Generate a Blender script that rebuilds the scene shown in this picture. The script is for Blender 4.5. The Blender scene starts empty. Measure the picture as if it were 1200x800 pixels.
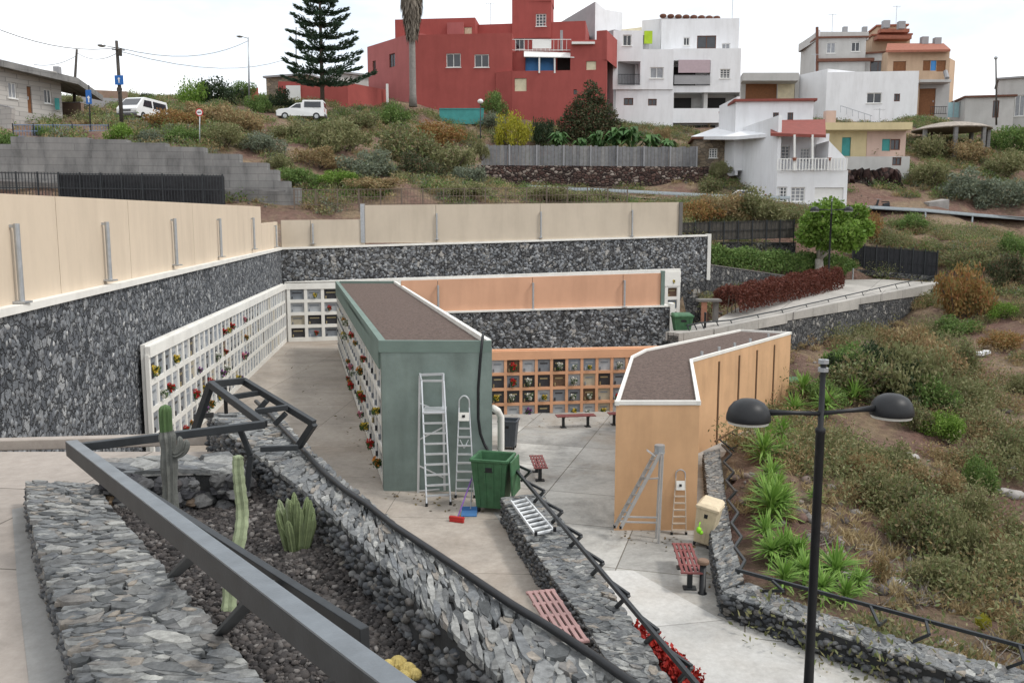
import bpy, bmesh, math, random
import numpy as np
from mathutils import Vector, Matrix
random.seed(11); RNG = np.random.default_rng(5)
SC = bpy.context.scene
COL = SC.collection
FPX = 1000.0
PITCH = math.atan(0.128)
CP, SP = math.cos(PITCH), math.sin(PITCH)
R = math.radians
V = Vector

# ---- a pixel of the 1200x800 survey photo turned into a place at a known distance / height
def ray(px, py):
    v = (400 - py) / FPX
    return V(((px - 600) / FPX, CP + v * SP, -SP + v * CP))
def P(px, py, Y): d = ray(px, py); return d * (Y / d.y)
def G(px, py, z): d = ray(px, py); return d * (z / d.z)
def zat(py, Y): d = ray(600, py); return Y * d.z / d.y
def hitp(px, py, A, B):
    d = ray(px, py); n = V((B[1] - A[1], A[0] - B[0], 0)); a = V((A[0], A[1], 0))
    return d * (a.dot(n) / d.dot(n))

# ---- objects
ORG = {}
def link(o, parent=None):
    COL.objects.link(o)
    if parent is not None:
        o.parent = parent
        ORG[o.name] = ORG.get(parent.name, V((0, 0, 0)))
    return o
def tag(o, label, cat, group=None, kind=None):
    if label: o['label'] = label
    if cat: o['category'] = cat
    if group: o['group'] = group
    if kind: o['kind'] = kind
    return o
def root(name, label, cat, loc=(0, 0, 0), group=None):
    o = bpy.data.objects.new(name, None); o.empty_display_size = .2
    COL.objects.link(o); o.location = loc; ORG[o.name] = V(loc)
    return tag(o, label, cat, group)
def struct(o): o['kind'] = 'structure'; return o
def kids(o): return [c for c in bpy.data.objects if c.parent is o]
def dup(o, loc, rz=0, sc=1, label=None, group=None, parent=None):
    c = o.copy(); COL.objects.link(c)
    if parent is None:
        c.location = loc; c.rotation_euler = (0, 0, rz)
        c.scale = sc if isinstance(sc, (tuple, list)) else (sc, sc, sc)
        if label: c['label'] = label
        if group: c['group'] = group
    else: c.parent = parent
    for k in kids(o): dup(k, None, parent=c)
    return c

class MB:
    def __init__(s): s.v = []; s.f = []; s.m = []
    def add(s, vs, fs, mi=0):
        b = len(s.v); s.v += [tuple(x) for x in vs]
        for f in fs: s.f.append(tuple(i + b for i in f)); s.m.append(mi)
        return s
    def obox(s, o, a, b, c, mi=0):
        o, a, b, c = V(o), V(a), V(b), V(c)
        vs = [o, o + a, o + a + b, o + b, o + c, o + a + c, o + a + b + c, o + b + c]
        return s.add(vs, [(0, 3, 2, 1), (4, 5, 6, 7), (0, 1, 5, 4), (1, 2, 6, 5), (2, 3, 7, 6), (3, 0, 4, 7)], mi)
    def box(s, c, d, rz=0, mi=0):
        u = V((math.cos(rz), math.sin(rz), 0)) * d[0]; w = V((-math.sin(rz), math.cos(rz), 0)) * d[1]; h = V((0, 0, d[2]))
        return s.obox(V(c) - u / 2 - w / 2 - h / 2, u, w, h, mi)
    def bar(s, p, q, w, h, up=(0, 0, 1), mi=0):
        p, q = V(p), V(q); d = q - p; up = V(up)
        a = d.cross(up)
        if a.length < 1e-5: a = V((1, 0, 0))
        a.normalize(); b = a.cross(d).normalized()
        return s.obox(p - a * w / 2 - b * h / 2, d, a * w, b * h, mi)
    def tube(s, pts, r, n=8, mi=0, cap=True):
        pts = [V(p) for p in pts]; N = len(pts)
        rs = r if isinstance(r, (list, tuple)) else [r] * N
        vs = []; ref = None
        for i, p in enumerate(pts):
            t = (pts[min(i + 1, N - 1)] - pts[max(i - 1, 0)]).normalized()
            if ref is None: ref = t.cross(V((.31, .17, .93)) if abs(t.z) < .9 else V((1, .1, 0))).normalized()
            a = (ref - t * ref.dot(t)).normalized(); ref = a; b = t.cross(a)
            vs += [p + (a * math.cos(2 * math.pi * k / n) + b * math.sin(2 * math.pi * k / n)) * rs[i] for k in range(n)]
        fs = [(i * n + k, i * n + (k + 1) % n, (i + 1) * n + (k + 1) % n, (i + 1) * n + k) for i in range(N - 1) for k in range(n)]
        if cap: fs += [tuple(range(n))[::-1], tuple(range((N - 1) * n, N * n))]
        return s.add(vs, fs, mi)
    def prism(s, poly, z0, z1, mi=0):
        n = len(poly)
        zt = z1 if isinstance(z1, (list, tuple)) else [z1] * n
        vs = [(p[0], p[1], z0) for p in poly] + [(p[0], p[1], zt[i]) for i, p in enumerate(poly)]
        return s.add(vs, [tuple(range(n))[::-1], tuple(range(n, 2 * n))] + [(i, (i + 1) % n, n + (i + 1) % n, n + i) for i in range(n)], mi)
    def extr(s, poly, d, mi=0):            # closed polygon of 3D points swept along d
        n = len(poly); d = V(d); vs = [V(p) for p in poly]; vs = vs + [p + d for p in vs]
        return s.add(vs, [tuple(range(n))[::-1], tuple(range(n, 2 * n))] + [(i, (i + 1) % n, n + (i + 1) % n, n + i) for i in range(n)], mi)
    def lathe(s, c, prof, n=20, mi=0):
        c = V(c); vs = []; fs = []
        for r, z in prof: vs += [c + V((r * math.cos(2 * math.pi * k / n), r * math.sin(2 * math.pi * k / n), z)) for k in range(n)]
        for i in range(len(prof) - 1): fs += [(i * n + k, i * n + (k + 1) % n, (i + 1) * n + (k + 1) % n, (i + 1) * n + k) for k in range(n)]
        fs += [tuple(range(n))[::-1], tuple(range((len(prof) - 1) * n, len(prof) * n))]
        return s.add(vs, fs, mi)
    def quad(s, a, b, c, d, mi=0): return s.add([a, b, c, d], [(0, 1, 2, 3)], mi)
    def cyl(s, p, q, r, n=14, mi=0): return s.tube([p, q], r, n, mi)
    def ball(s, c, r, n=10, sq=1.0, mi=0):
        pr = [(max(r * math.sin(math.pi * i / n), .002), -r * sq * math.cos(math.pi * i / n)) for i in range(n + 1)]
        return s.lathe(c, pr, 12, mi)
    def build(s, name, mats, parent=None, smooth=False, bev=0, recalc=True):
        me = bpy.data.meshes.new(name)
        off = ORG.get(parent.name, V((0, 0, 0))) if parent is not None else V((0, 0, 0))
        me.from_pydata([(x - off.x, y - off.y, z - off.z) for x, y, z in s.v], [], s.f)
        mats = mats if isinstance(mats, (list, tuple)) else [mats]
        for m in mats: me.materials.append(m)
        if len(mats) > 1: me.polygons.foreach_set('material_index', s.m)
        if recalc:
            bm = bmesh.new(); bm.from_mesh(me); bmesh.ops.recalc_face_normals(bm, faces=bm.faces[:]); bm.to_mesh(me); bm.free()
        if smooth: me.polygons.foreach_set('use_smooth', [True] * len(me.polygons))
        me.update()
        o = bpy.data.objects.new(name, me); link(o, parent)
        if bev:
            b = o.modifiers.new('bev', 'BEVEL'); b.width = bev; b.segments = 2; b.limit_method = 'ANGLE'; b.angle_limit = R(40)
        return o

def npmesh(name, verts, faces, mats, parent=None, mi=None, smooth=False):
    verts = np.asarray(verts, np.float32).reshape(-1, 3); faces = np.asarray(faces, np.int32); k = faces.shape[1]
    if parent is not None:
        o_ = ORG.get(parent.name); verts = verts - np.array(o_[:], np.float32) if o_ is not None else verts
    me = bpy.data.meshes.new(name)
    me.vertices.add(len(verts)); me.vertices.foreach_set('co', verts.ravel())
    me.loops.add(faces.size); me.loops.foreach_set('vertex_index', faces.ravel())
    me.polygons.add(len(faces)); me.polygons.foreach_set('loop_start', np.arange(0, faces.size, k, dtype=np.int32))
    for m in (mats if isinstance(mats, (list, tuple)) else [mats]): me.materials.append(m)
    if mi is not None: me.polygons.foreach_set('material_index', np.asarray(mi, np.int32))
    if smooth: me.polygons.foreach_set('use_smooth', np.ones(len(faces), bool))
    me.update(calc_edges=True)
    o = bpy.data.objects.new(name, me); return link(o, parent)

# ---- materials
class NT:
    def __init__(s, name):
        s.mat = bpy.data.materials.new(name); s.mat.use_nodes = True; s.t = s.mat.node_tree
        s.b = s.t.nodes['Principled BSDF']
        s.co = s.n('ShaderNodeTexCoord').outputs['Object']
    def n(s, typ, **kw):
        x = s.t.nodes.new(typ)
        for k, v in kw.items():
            if k[0] == '_': setattr(x, k[1:], v)
            else: x.inputs[k.replace('0', ' ')].default_value = v
        return x
    def l(s, a, b): s.t.links.new(a, b)
    def mapping(s, sc, rot=(0, 0, 0)):
        m = s.n('ShaderNodeMapping'); m.inputs['Scale'].default_value = sc; m.inputs['Rotation'].default_value = rot
        s.l(s.co, m.inputs['Vector']); return m.outputs[0]
    def noise(s, sc, det=5, rough=.6, vec=None, dist=0):
        x = s.n('ShaderNodeTexNoise', Scale=sc, Detail=det, Roughness=rough, Distortion=dist)
        s.l(vec or s.co, x.inputs['Vector']); return x.outputs['Fac']
    def ramp(s, fac, stops, interp='LINEAR'):
        x = s.n('ShaderNodeValToRGB'); e = x.color_ramp; e.interpolation = interp
        while len(e.elements) < len(stops): e.elements.new(.5)
        for k, (p, c) in enumerate(stops):
            e.elements[k].position = p; e.elements[k].color = (*c, 1) if len(c) == 3 else c
        s.l(fac, x.inputs[0]); return x.outputs[0]
    def mix(s, fac, a, b, typ='MIX'):
        x = s.n('ShaderNodeMix', _data_type='RGBA', _blend_type=typ)
        for v, i in ((fac, 0), (a, 6), (b, 7)):
            if hasattr(v, 'is_linked'): s.l(v, x.inputs[i])
            elif i == 0: x.inputs[0].default_value = v
            else: x.inputs[i].default_value = (*v, 1)
        return x.outputs[2]
    def math(s, op, a, b=0.0):
        x = s.n('ShaderNodeMath', _operation=op)
        for v, i in ((a, 0), (b, 1)):
            if hasattr(v, 'is_linked'): s.l(v, x.inputs[i])
            else: x.inputs[i].default_value = v
        return x.outputs[0]
    def bump(s, h, strength=.4, dist=.02):
        x = s.n('ShaderNodeBump', Strength=strength, Distance=dist); s.l(h, x.inputs['Height']); s.l(x.outputs[0], s.b.inputs['Normal'])
    def done(s, col, rough=.8, metal=0, spec=.3):
        if hasattr(col, 'is_linked'): s.l(col, s.b.inputs['Base Color'])
        else: s.b.inputs['Base Color'].default_value = (*col, 1)
        if hasattr(rough, 'is_linked'): s.l(rough, s.b.inputs['Roughness'])
        else: s.b.inputs['Roughness'].default_value = rough
        s.b.inputs['Metallic'].default_value = metal; s.b.inputs['Specular IOR Level'].default_value = spec
        return s.mat
def cm(c, k): return tuple(min(x * k, 1) for x in c)
MC = {}
def plain(name, col, rough=.7, var=.12, sc=2.0, bump=.15, bsc=30, bd=.01, metal=0, spec=.3, stain=0, streak=False):
    if name in MC: return MC[name]
    t = NT(name)
    c = t.ramp(t.noise(sc, 6, .65), [(.3, cm(col, 1 - var)), (.7, cm(col, 1 + var))])
    if streak:      # rain runs down a wall
        s = t.noise(1.0, 5, .6, t.mapping((1.6, 1.6, .3)))
        c = t.mix(1.0, c, t.ramp(s, [(.3, (1 - .1 * streak, 1 - .105 * streak, 1 - .11 * streak)), (.55, (1, 1, 1))]), 'MULTIPLY')
    if stain:
        s = t.noise(sc * .35, 8, .7)
        c = t.mix(t.ramp(s, [(.5, (0, 0, 0)), (.72, (stain,) * 3)]), c, cm(col, .45))
    if bump: t.bump(t.noise(bsc, 6, .6), bump, bd)
    MC[name] = t.done(c, rough, metal, spec); return MC[name]
def stone(name, sc, cols, gap=.09, mortar=(.03, .03, .03), stretch=(1, 1, 1), bump=.8, bd=.06, dist=.12):
    t = NT(name); m = t.mapping(stretch)
    nz = t.n('ShaderNodeTexNoise', Scale=sc * .9, Detail=3); t.l(m, nz.inputs['Vector'])
    ad = t.n('ShaderNodeVectorMath', _operation='MULTIPLY_ADD'); t.l(nz.outputs['Color'], ad.inputs[0]); ad.inputs[1].default_value = (dist,) * 3; t.l(m, ad.inputs[2])
    v1 = t.n('ShaderNodeTexVoronoi', Scale=sc); v2 = t.n('ShaderNodeTexVoronoi', Scale=sc, _feature='DISTANCE_TO_EDGE')
    for v in (v1, v2): t.l(ad.outputs[0], v.inputs['Vector'])
    sep = t.n('ShaderNodeSeparateColor'); t.l(v1.outputs['Color'], sep.inputs[0])
    n = len(cols); c = t.ramp(sep.outputs[0], [(i / max(n - 1, 1), k) for i, k in enumerate(cols)])
    c = t.mix(.75, c, t.ramp(t.noise(sc * 6, 6, .7), [(.3, (.45, .45, .45)), (.75, (1.3, 1.3, 1.3))]), 'MULTIPLY')
    f = t.ramp(v2.outputs['Distance'], [(gap * .3, (0, 0, 0)), (gap, (1, 1, 1))])
    c = t.mix(f, mortar, c)
    h = t.math('ADD', t.ramp(v2.outputs['Distance'], [(0, (0, 0, 0)), (gap * 2.2, (1, 1, 1))]), t.math('MULTIPLY', t.noise(sc * 5, 6, .7), .55))
    h = t.math('ADD', h, t.math('MULTIPLY', sep.outputs[1], .5))
    t.bump(h, bump, bd)
    return t.done(c, .85, 0, .25)
def island(name, cols, rough=.75, spec=.25, transl=0, nsc=0, nvar=.35, bump=0, bd=.006):   # every island (leaf, pebble, slab) its own tint
    t = NT(name); g = t.n('ShaderNodeNewGeometry')
    n = len(cols); c = t.ramp(g.outputs['Random Per Island'], [(i / max(n - 1, 1), k) for i, k in enumerate(cols)])
    if nsc:
        q = t.noise(nsc, 7, .7); c = t.mix(1.0, c, t.ramp(q, [(.28, (1 - nvar,) * 3), (.72, (1 + nvar,) * 3)]), 'MULTIPLY')
        if bump: t.bump(q, bump, bd)
    m = t.done(c, rough, 0, spec)
    if transl:
        tr = t.n('ShaderNodeBsdfTranslucent'); t.l(c, tr.inputs['Color'])
        mx = t.n('ShaderNodeMixShader', Fac=transl); out = t.t.nodes['Material Output']
        t.l(t.b.outputs[0], mx.inputs[1]); t.l(tr.outputs[0], mx.inputs[2]); t.l(mx.outputs[0], out.inputs['Surface'])
    return m
def paving(name, col, bw, bh, rot=0, joint=.012, stain=.5, var=.2, jcol=(.07, .065, .06), cv=.1, warm=0):
    t = NT(name); m = t.mapping((1, 1, 1), (0, 0, rot))
    br = t.n('ShaderNodeTexBrick', _offset=0.0); t.l(m, br.inputs['Vector'])
    for k, v in (('Scale', 1.0), ('Mortar Size', joint), ('Mortar Smooth', .1), ('Brick Width', bw), ('Row Height', bh), ('Bias', 0.0)): br.inputs[k].default_value = v
    br.inputs['Color1'].default_value = (*cm(col, 1 - cv), 1); br.inputs['Color2'].default_value = (*cm(col, 1 + cv), 1); br.inputs['Mortar'].default_value = (*jcol, 1)
    c = t.mix(1.0, br.outputs['Color'], t.ramp(t.noise(.55, 9, .68, dist=.4), [(.32, (1 - stain,) * 3), (.55, (1, 1, 1)), (.8, (1 + var,) * 3)]), 'MULTIPLY')
    if warm: c = t.mix(t.ramp(t.noise(.35, 6, .6), [(.5, (0, 0, 0)), (.68, (warm,) * 3)]), c, (col[0] * .72, col[1] * .62, col[2] * .52))
    c = t.mix(1.0, c, t.ramp(t.noise(9, 8, .75), [(.3, (.84, .83, .82)), (.7, (1.12, 1.12, 1.12))]), 'MULTIPLY')
    t.bump(t.math('ADD', t.noise(28, 6, .7), t.math('MULTIPLY', br.outputs['Fac'], -1.5)), .25, .01)
    return t.done(c, .82, 0, .25)
# =============================================================== camera, sky, sun
cam = bpy.data.cameras.new('camera'); co = bpy.data.objects.new('camera', cam); COL.objects.link(co)
cam.sensor_width = 36; cam.lens = 36 * FPX / 1200; cam.clip_start = .05; cam.clip_end = 6000
co.rotation_euler = (R(90) - PITCH, 0, 0); SC.camera = co
SUN_EL, SUN_AZ = R(52), R(106)          # azimuth clockwise from +Y: sun to the right and a little behind
w = bpy.data.worlds.new('World'); SC.world = w; w.use_nodes = True
nt = w.node_tree; bg = nt.nodes['Background']
sky = nt.nodes.new('ShaderNodeTexSky'); sky.sky_type = 'NISHITA'; sky.sun_disc = False
sky.sun_elevation = SUN_EL; sky.sun_rotation = SUN_AZ; sky.dust_density = 2.0
tc = nt.nodes.new('ShaderNodeTexCoord'); mp = nt.nodes.new('ShaderNodeMapping'); mp.inputs['Scale'].default_value = (1, 1, 3.2); mp.inputs['Location'].default_value = (.35, .1, .2)
nz = nt.nodes.new('ShaderNodeTexNoise'); nz.inputs['Scale'].default_value = 1.7; nz.inputs['Detail'].default_value = 7; nz.inputs['Roughness'].default_value = .55; nz.inputs['Distortion'].default_value = .3
cr = nt.nodes.new('ShaderNodeValToRGB'); cr.color_ramp.elements[0].position = .22; cr.color_ramp.elements[0].color = (.5, .5, .5, 1); cr.color_ramp.elements[1].position = .5; cr.color_ramp.elements[1].color = (1, 1, 1, 1)
n2 = nt.nodes.new('ShaderNodeTexNoise'); n2.inputs['Scale'].default_value = 2.6; n2.inputs['Detail'].default_value = 6
c2 = nt.nodes.new('ShaderNodeValToRGB'); c2.color_ramp.elements[0].position = .3; c2.color_ramp.elements[0].color = (6.6, 7.6, 8.7, 1); c2.color_ramp.elements[1].position = .55; c2.color_ramp.elements[1].color = (11.2, 11.3, 11.4, 1)
mx = nt.nodes.new('ShaderNodeMix'); mx.data_type = 'RGBA'
L = nt.links.new
L(tc.outputs['Generated'], mp.inputs[0]); L(mp.outputs[0], nz.inputs[0]); L(nz.outputs[0], cr.inputs[0]); L(mp.outputs[0], n2.inputs[0]); L(n2.outputs[0], c2.inputs[0])
L(cr.outputs[0], mx.inputs[0]); L(sky.outputs[0], mx.inputs[6]); L(c2.outputs[0], mx.inputs[7]); L(mx.outputs[2], bg.inputs[0])
bg.inputs[1].default_value = .1
sl = bpy.data.lights.new('sun', 'SUN'); sl.energy = 1.5; sl.angle = R(10); sl.color = (1, .96, .9)
so = bpy.data.objects.new('sun', sl); COL.objects.link(so)
sd = V((math.sin(SUN_AZ) * math.cos(SUN_EL), math.cos(SUN_AZ) * math.cos(SUN_EL), math.sin(SUN_EL)))
so.rotation_euler = (-sd).to_track_quat('-Z', 'Y').to_euler(); so.location = (30, -20, 60)
SC.view_settings.view_transform = 'Standard'; SC.view_settings.look = 'None'; SC.view_settings.exposure = 0.36; SC.view_settings.gamma = 1
SC.render.engine = 'CYCLES'; SC.cycles.use_denoising = True; SC.cycles.max_bounces = 6; SC.cycles.diffuse_bounces = 3; SC.cycles.transparent_max_bounces = 6
try: SC.cycles.denoiser = 'OPENIMAGEDENOISE'
except Exception: pass

# =============================================================== materials
lava = [(.07, .078, .088), (.13, .14, .158), (.18, .193, .213), (.24, .255, .273), (.12, .13, .145), (.31, .32, .335), (.16, .172, .19), (.5, .51, .515)]
M_stone_l = stone('lava_stone_left', 6.0, lava, .06, (.045, .048, .053), (1, 1, .95), 1.0, .06, .34)
M_stone_b = stone('lava_stone_back', 4.4, [(.055, .057, .062), (.10, .102, .106), (.145, .145, .145), (.085, .088, .095), (.20, .197, .188), (.12, .12, .125), (.16, .16, .16), (.46, .44, .41)], .06, (.035, .035, .038), (1, 1, 1), 1.0, .07, .4)
M_stone_r = stone('red_rubble', 2.6, [(.03, .022, .02), (.09, .05, .042), (.14, .085, .07), (.06, .04, .036), (.2, .15, .125), (.4, .34, .3)], .12, (.02, .014, .012), (1, 1, 1.5), 1, .08, .3)
M_slab = island('slate_slab', [(.05, .054, .056), (.135, .14, .142), (.195, .197, .192), (.09, .097, .103), (.29, .29, .275), (.165, .172, .178), (.245, .215, .18), (.115, .123, .132), (.18, .186, .186), (.07, .073, .076), (.35, .35, .33)], .75, .35, 0, 22, .5, .8, .012)
M_rub = island('dark_rubble', [(.045, .049, .055), (.085, .09, .098), (.14, .146, .152), (.065, .068, .072), (.20, .20, .197), (.10, .10, .106), (.17, .155, .135)], .85, .25, 0, 14, .4, .8, .012)
M_mort = plain('dark_mortar', (.035, .036, .037), .95, .3, 6, .5, 40)
M_gravel = island('picon_gravel', [(.014, .013, .013), (.035, .031, .03), (.06, .053, .05), (.026, .023, .023), (.09, .078, .072), (.042, .038, .037), (.19, .175, .165)], .85, .3)
M_terr = paving('terrace_concrete', (.37, .33, .288), 3.4, 2.6, .06, .008, .3, .1, (.17, .15, .13), .06, .35)
M_plaza = paving('plaza_concrete', (.44, .43, .405), 2.7, 2.5, .28, .014, .5, .2, (.15, .135, .115), .24, .6)
M_strip = paving('pale_concrete', (.50, .492, .472), 40, 3.5, -.2, .01, .34, .12, (.24, .235, .22), .1, .3)
M_upper = paving('upper_path_concrete', (.33, .295, .265), 4.2, 1.5, .12, .008, .3, .12, (.13, .115, .1))
M_gutter = paving('gutter_concrete', (.27, .268, .26), 20, 20, .12, .004, .4, .15)
M_path = paving('path_concrete', (.42, .40, .37), 3.0, 3.0, .5, .012, .25, .1)
M_beige = plain('beige_panel', (.64, .535, .415), .8, .05, .6, .1, 60, stain=0, streak=True)
M_beige2 = plain('beige_panel_far', (.52, .45, .36), .8, .06, .6, .1, 60, streak=True)
M_peachp = plain('salmon_panel', (.60, .345, .225), .8, .06, .6, .1, 60, streak=True)
M_white = plain('white_render', (.76, .745, .70), .75, .06, 1.5, .15, 50, streak=True)
M_galv = plain('galvanised_steel', (.42, .44, .46), .45, .12, 8, 0, metal=.6, spec=.5)
M_alu = plain('aluminium', (.62, .64, .66), .38, .06, 8, 0, metal=.55, spec=.5)
M_peach = plain('peach_render', (.61, .375, .21), .85, .10, .7, .3, 40, streak=1.6, stain=.18)
M_peachf = plain('peach_frame', (.62, .34, .20), .85, .08, 1.2, .2, 60)
M_green = plain('green_render', (.19, .24, .22), .85, .22, 1.1, .35, 40, streak=2.2, stain=.25)
M_greent = plain('green_trim', (.16, .215, .19), .85, .1, 1.5, .25, 50)
M_roofg = plain('brown_roof_gravel', (.14, .102, .087), .95, .5, 14, 1.0, 55, .04, stain=.3)
M_steel = plain('dark_steel', (.032, .036, .04), .5, .25, 9, .08, 60, metal=.3, spec=.45)
M_steelw = plain('worn_steel', (.035, .039, .045), .30, .25, 7, .12, 60, metal=0, spec=1.0)
M_black = plain('black_rubber', (.016, .017, .019), .45, .2, 9, 0)
M_brown = plain('brown_joint', (.13, .075, .04), .8)
M_joint = plain('grey_joint', (.16, .15, .14), .8)

# =============================================================== levels
ZA, ZP, ZU = -5.4, -7.15, -2.0           # niche terrace, lower plaza, upper path (camera at z = 0)
def xy(p): return (p[0], p[1])
def lerp(a, b, t): return a + (b - a) * t
def polyat(pl, t):                       # point at fraction t of a polyline (by vertex count)
    k = min(int(t * (len(pl) - 1)), len(pl) - 2); return V(pl[k]).lerp(V(pl[k + 1]), t * (len(pl) - 1) - k)
def plen(pl): return sum((V(pl[i + 1]) - V(pl[i])).length for i in range(len(pl) - 1))
def slabs(mb, fn, S, T, row=(.05, .1), ln=(.12, .3), h=.035, hj=.02, gap=.005, ej=.02, flip=False):
    s = 0
    while s < S:
        rw = random.uniform(*row); t = -random.uniform(0, ej); sk = random.uniform(-.02, .02)
        while t < T - .01:
            l_ = random.uniform(*ln)
            if T - t - l_ < ln[0] * .6: l_ = T - t + random.uniform(-.2, 1) * ej
            j = lambda a: random.uniform(-a, a)
            c = [(s + gap, t + gap), (s + rw - gap, t + gap), (s + rw - gap, t + l_ - gap), (s + gap, t + l_ - gap)]
            c = [(a + j(rw * .14) + sk, b + j(rw * .2)) for a, b in c]
            p0 = fn(s, max(t, 0)); n = (fn(s + .02, t) - p0).cross(fn(s, t + .02) - p0)
            n.normalize()
            if flip: n = -n
            cx = sum(a for a, b in c) / 4; cy = sum(b for a, b in c) / 4; hh = h + j(hj); tl = j(hj * .7)
            bot = [fn(a, b) - n * .03 for a, b in c]; mid = [fn(a, b) + n * (hh * .6 + j(hj * .3)) for a, b in c]
            top = [fn(cx + (a - cx) * .8, cy + (b - cy) * .88) + n * (hh + tl * (b - cy) / l_ + j(hj * .35)) for a, b in c]
            mb.add(bot + mid + top, [(0, 1, 5, 4), (1, 2, 6, 5), (2, 3, 7, 6), (3, 0, 4, 7), (4, 5, 9, 8), (5, 6, 10, 9), (6, 7, 11, 10), (7, 4, 8, 11), (8, 9, 10, 11)])
            t += l_
        s += rw
def arcfn(Lp, Rp):
    c = [(a + b) / 2 for a, b in zip(Lp, Rp)]; d = [0]
    for i in range(len(c) - 1): d.append(d[-1] + (c[i + 1] - c[i]).length)
    def f(s):
        s = min(max(s, 0), d[-1] - 1e-6); k = max(i for i in range(len(d) - 1) if d[i] <= s); return (k + (s - d[k]) / (d[k + 1] - d[k])) / (len(d) - 1)
    return f, d[-1]
def strip_fn(Lp, Rp, S, T):
    f, _ = arcfn(Lp, Rp)
    def g(s, t):
        q = f(s); return polyat(Lp, q).lerp(polyat(Rp, q), t / T)
    return g
def plates(mb, fn, S, T, sz, flat=.5, th=.013, cover=3.0, lift=.011):
    """overlapping irregular slates bedded on a wall top, long side across the wall"""
    n = int(S * T / (sz * sz * flat * 2) * cover)
    for i in range(n):
        s = S * (i + random.random()) / n; t = random.uniform(.01, T - .01); r = sz * random.uniform(.4, 1.35); a = random.gauss(0, .5)
        z = random.uniform(-.4, 1) * lift; k = random.choice((5, 6, 6, 7)); ph = random.uniform(0, 6.28); tx, ty = random.gauss(0, .035), random.gauss(0, .05)
        pts = []
        for j in range(k):
            g = ph + 6.283 * j / k; q = r * random.uniform(.72, 1.15); x = q * math.cos(g); y = q * math.sin(g) * flat * random.uniform(.8, 1.3)
            pts.append((s + x * math.sin(a) + y * math.cos(a), t + x * math.cos(a) - y * math.sin(a), z + x * tx + y * ty))
        pts = [(min(max(u, 0), S), min(max(v, -.02), T + .02), w) for u, v, w in pts]
        hh = th * random.uniform(.7, 1.5); up = V((0, 0, 1)); bot = [fn(u, v) + up * (w - .012) for u, v, w in pts]; top = [fn(s + (u - s) * .93, t + (v - t) * .95) + up * (w + hh) for u, v, w in pts]
        mb.add(bot + top, [tuple(range(k, 2 * k))] + [(j, (j + 1) % k, k + (j + 1) % k, k + j) for j in range(k)])
t_ = (1 + 5 ** .5) / 2
IV = np.array([(-1, t_, 0), (1, t_, 0), (-1, -t_, 0), (1, -t_, 0), (0, -1, t_), (0, 1, t_), (0, -1, -t_), (0, 1, -t_), (t_, 0, -1), (t_, 0, 1), (-t_, 0, -1), (-t_, 0, 1)]) / 1.9
IF = np.array([(0, 11, 5), (0, 5, 1), (0, 1, 7), (0, 7, 10), (0, 10, 11), (1, 5, 9), (5, 11, 4), (11, 10, 2), (10, 7, 6), (7, 1, 8), (3, 9, 4), (3, 4, 2), (3, 2, 6), (3, 6, 8), (3, 8, 9), (4, 9, 5), (2, 4, 11), (6, 2, 10), (8, 6, 7), (9, 8, 1)])
def rubble_face(name, mat, parent, faces):
    P_, S_ = [], []
    for fn, H, L_, sz in faces:
        n = int(H * L_ / (sz * sz * 1.15))
        for i in range(n): P_.append(fn(H * random.random(), L_ * (i + random.random()) / n)[:]); S_.append(sz)
    pts = np.array(P_); sz = np.array(S_); n = len(pts)
    v = np.sign(IV)[None] * np.abs(IV)[None] ** .45 * .72 * (1 + .2 * RNG.standard_normal((n, 12, 3)).clip(-1.2, 1.2)) * (sz * (.55 + .6 * RNG.random(n)))[:, None, None] * (np.array([1.15, .9, .6]) * (.75 + .5 * RNG.random((n, 1, 3)))); a = RNG.random(n) * 6.28; ca, sa = np.cos(a)[:, None], np.sin(a)[:, None]
    v = np.stack([v[..., 0] * ca - v[..., 1] * sa, v[..., 0] * sa + v[..., 1] * ca, v[..., 2]], -1) + pts[:, None]
    return npmesh(name, v.reshape(-1, 3), (IF[None] + 12 * np.arange(n)[:, None, None]).reshape(-1, 3), mat, parent)
M_relief = island('lava_face_stone', [(.10, .107, .118), (.15, .158, .172), (.19, .20, .213), (.24, .25, .263), (.13, .14, .153), (.30, .308, .315), (.17, .178, .19), (.44, .44, .435)], .85, .25, 0, 9, .35, .9, .02)
def wall_relief(parent, A, B, za, zb, H, n, sz):
    A, B = V((A[0], A[1], 0)), V((B[0], B[1], 0)); u = (B - A).normalized(); nn = V((u.y, -u.x, 0)); t = RNG.random(n); L_ = (B - A).length
    s = sz * (.45 + .8 * RNG.random(n)); z = (za + (zb - za) * t) - RNG.random(n) * H - .12
    c = np.array(A[:])[None] + np.outer(t * L_, u[:]) - np.outer(s * .1, nn[:]); c[:, 2] = z
    q = np.sign(IV)[None] * np.abs(IV)[None] ** .5 * .75 * (1 + .22 * RNG.standard_normal((n, 12, 3)).clip(-1.2, 1.2)); a = RNG.uniform(-.6, .6, n); asp = (.6 + .7 * RNG.random(n))[:, None]
    x, y, w = q[..., 0] * asp, q[..., 1] * .2, q[..., 2] / asp * .8; x, w = x * np.cos(a)[:, None] - w * np.sin(a)[:, None], x * np.sin(a)[:, None] + w * np.cos(a)[:, None]
    v = c[:, None] + s[:, None, None] * (x[..., None] * np.array(u[:]) + y[..., None] * np.array(nn[:]) + w[..., None] * np.array([0, 0, 1.]))
    return npmesh('face_stones', v.reshape(-1, 3), (IF[None] + 12 * np.arange(n)[:, None, None]).reshape(-1, 3), M_relief, parent)
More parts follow.
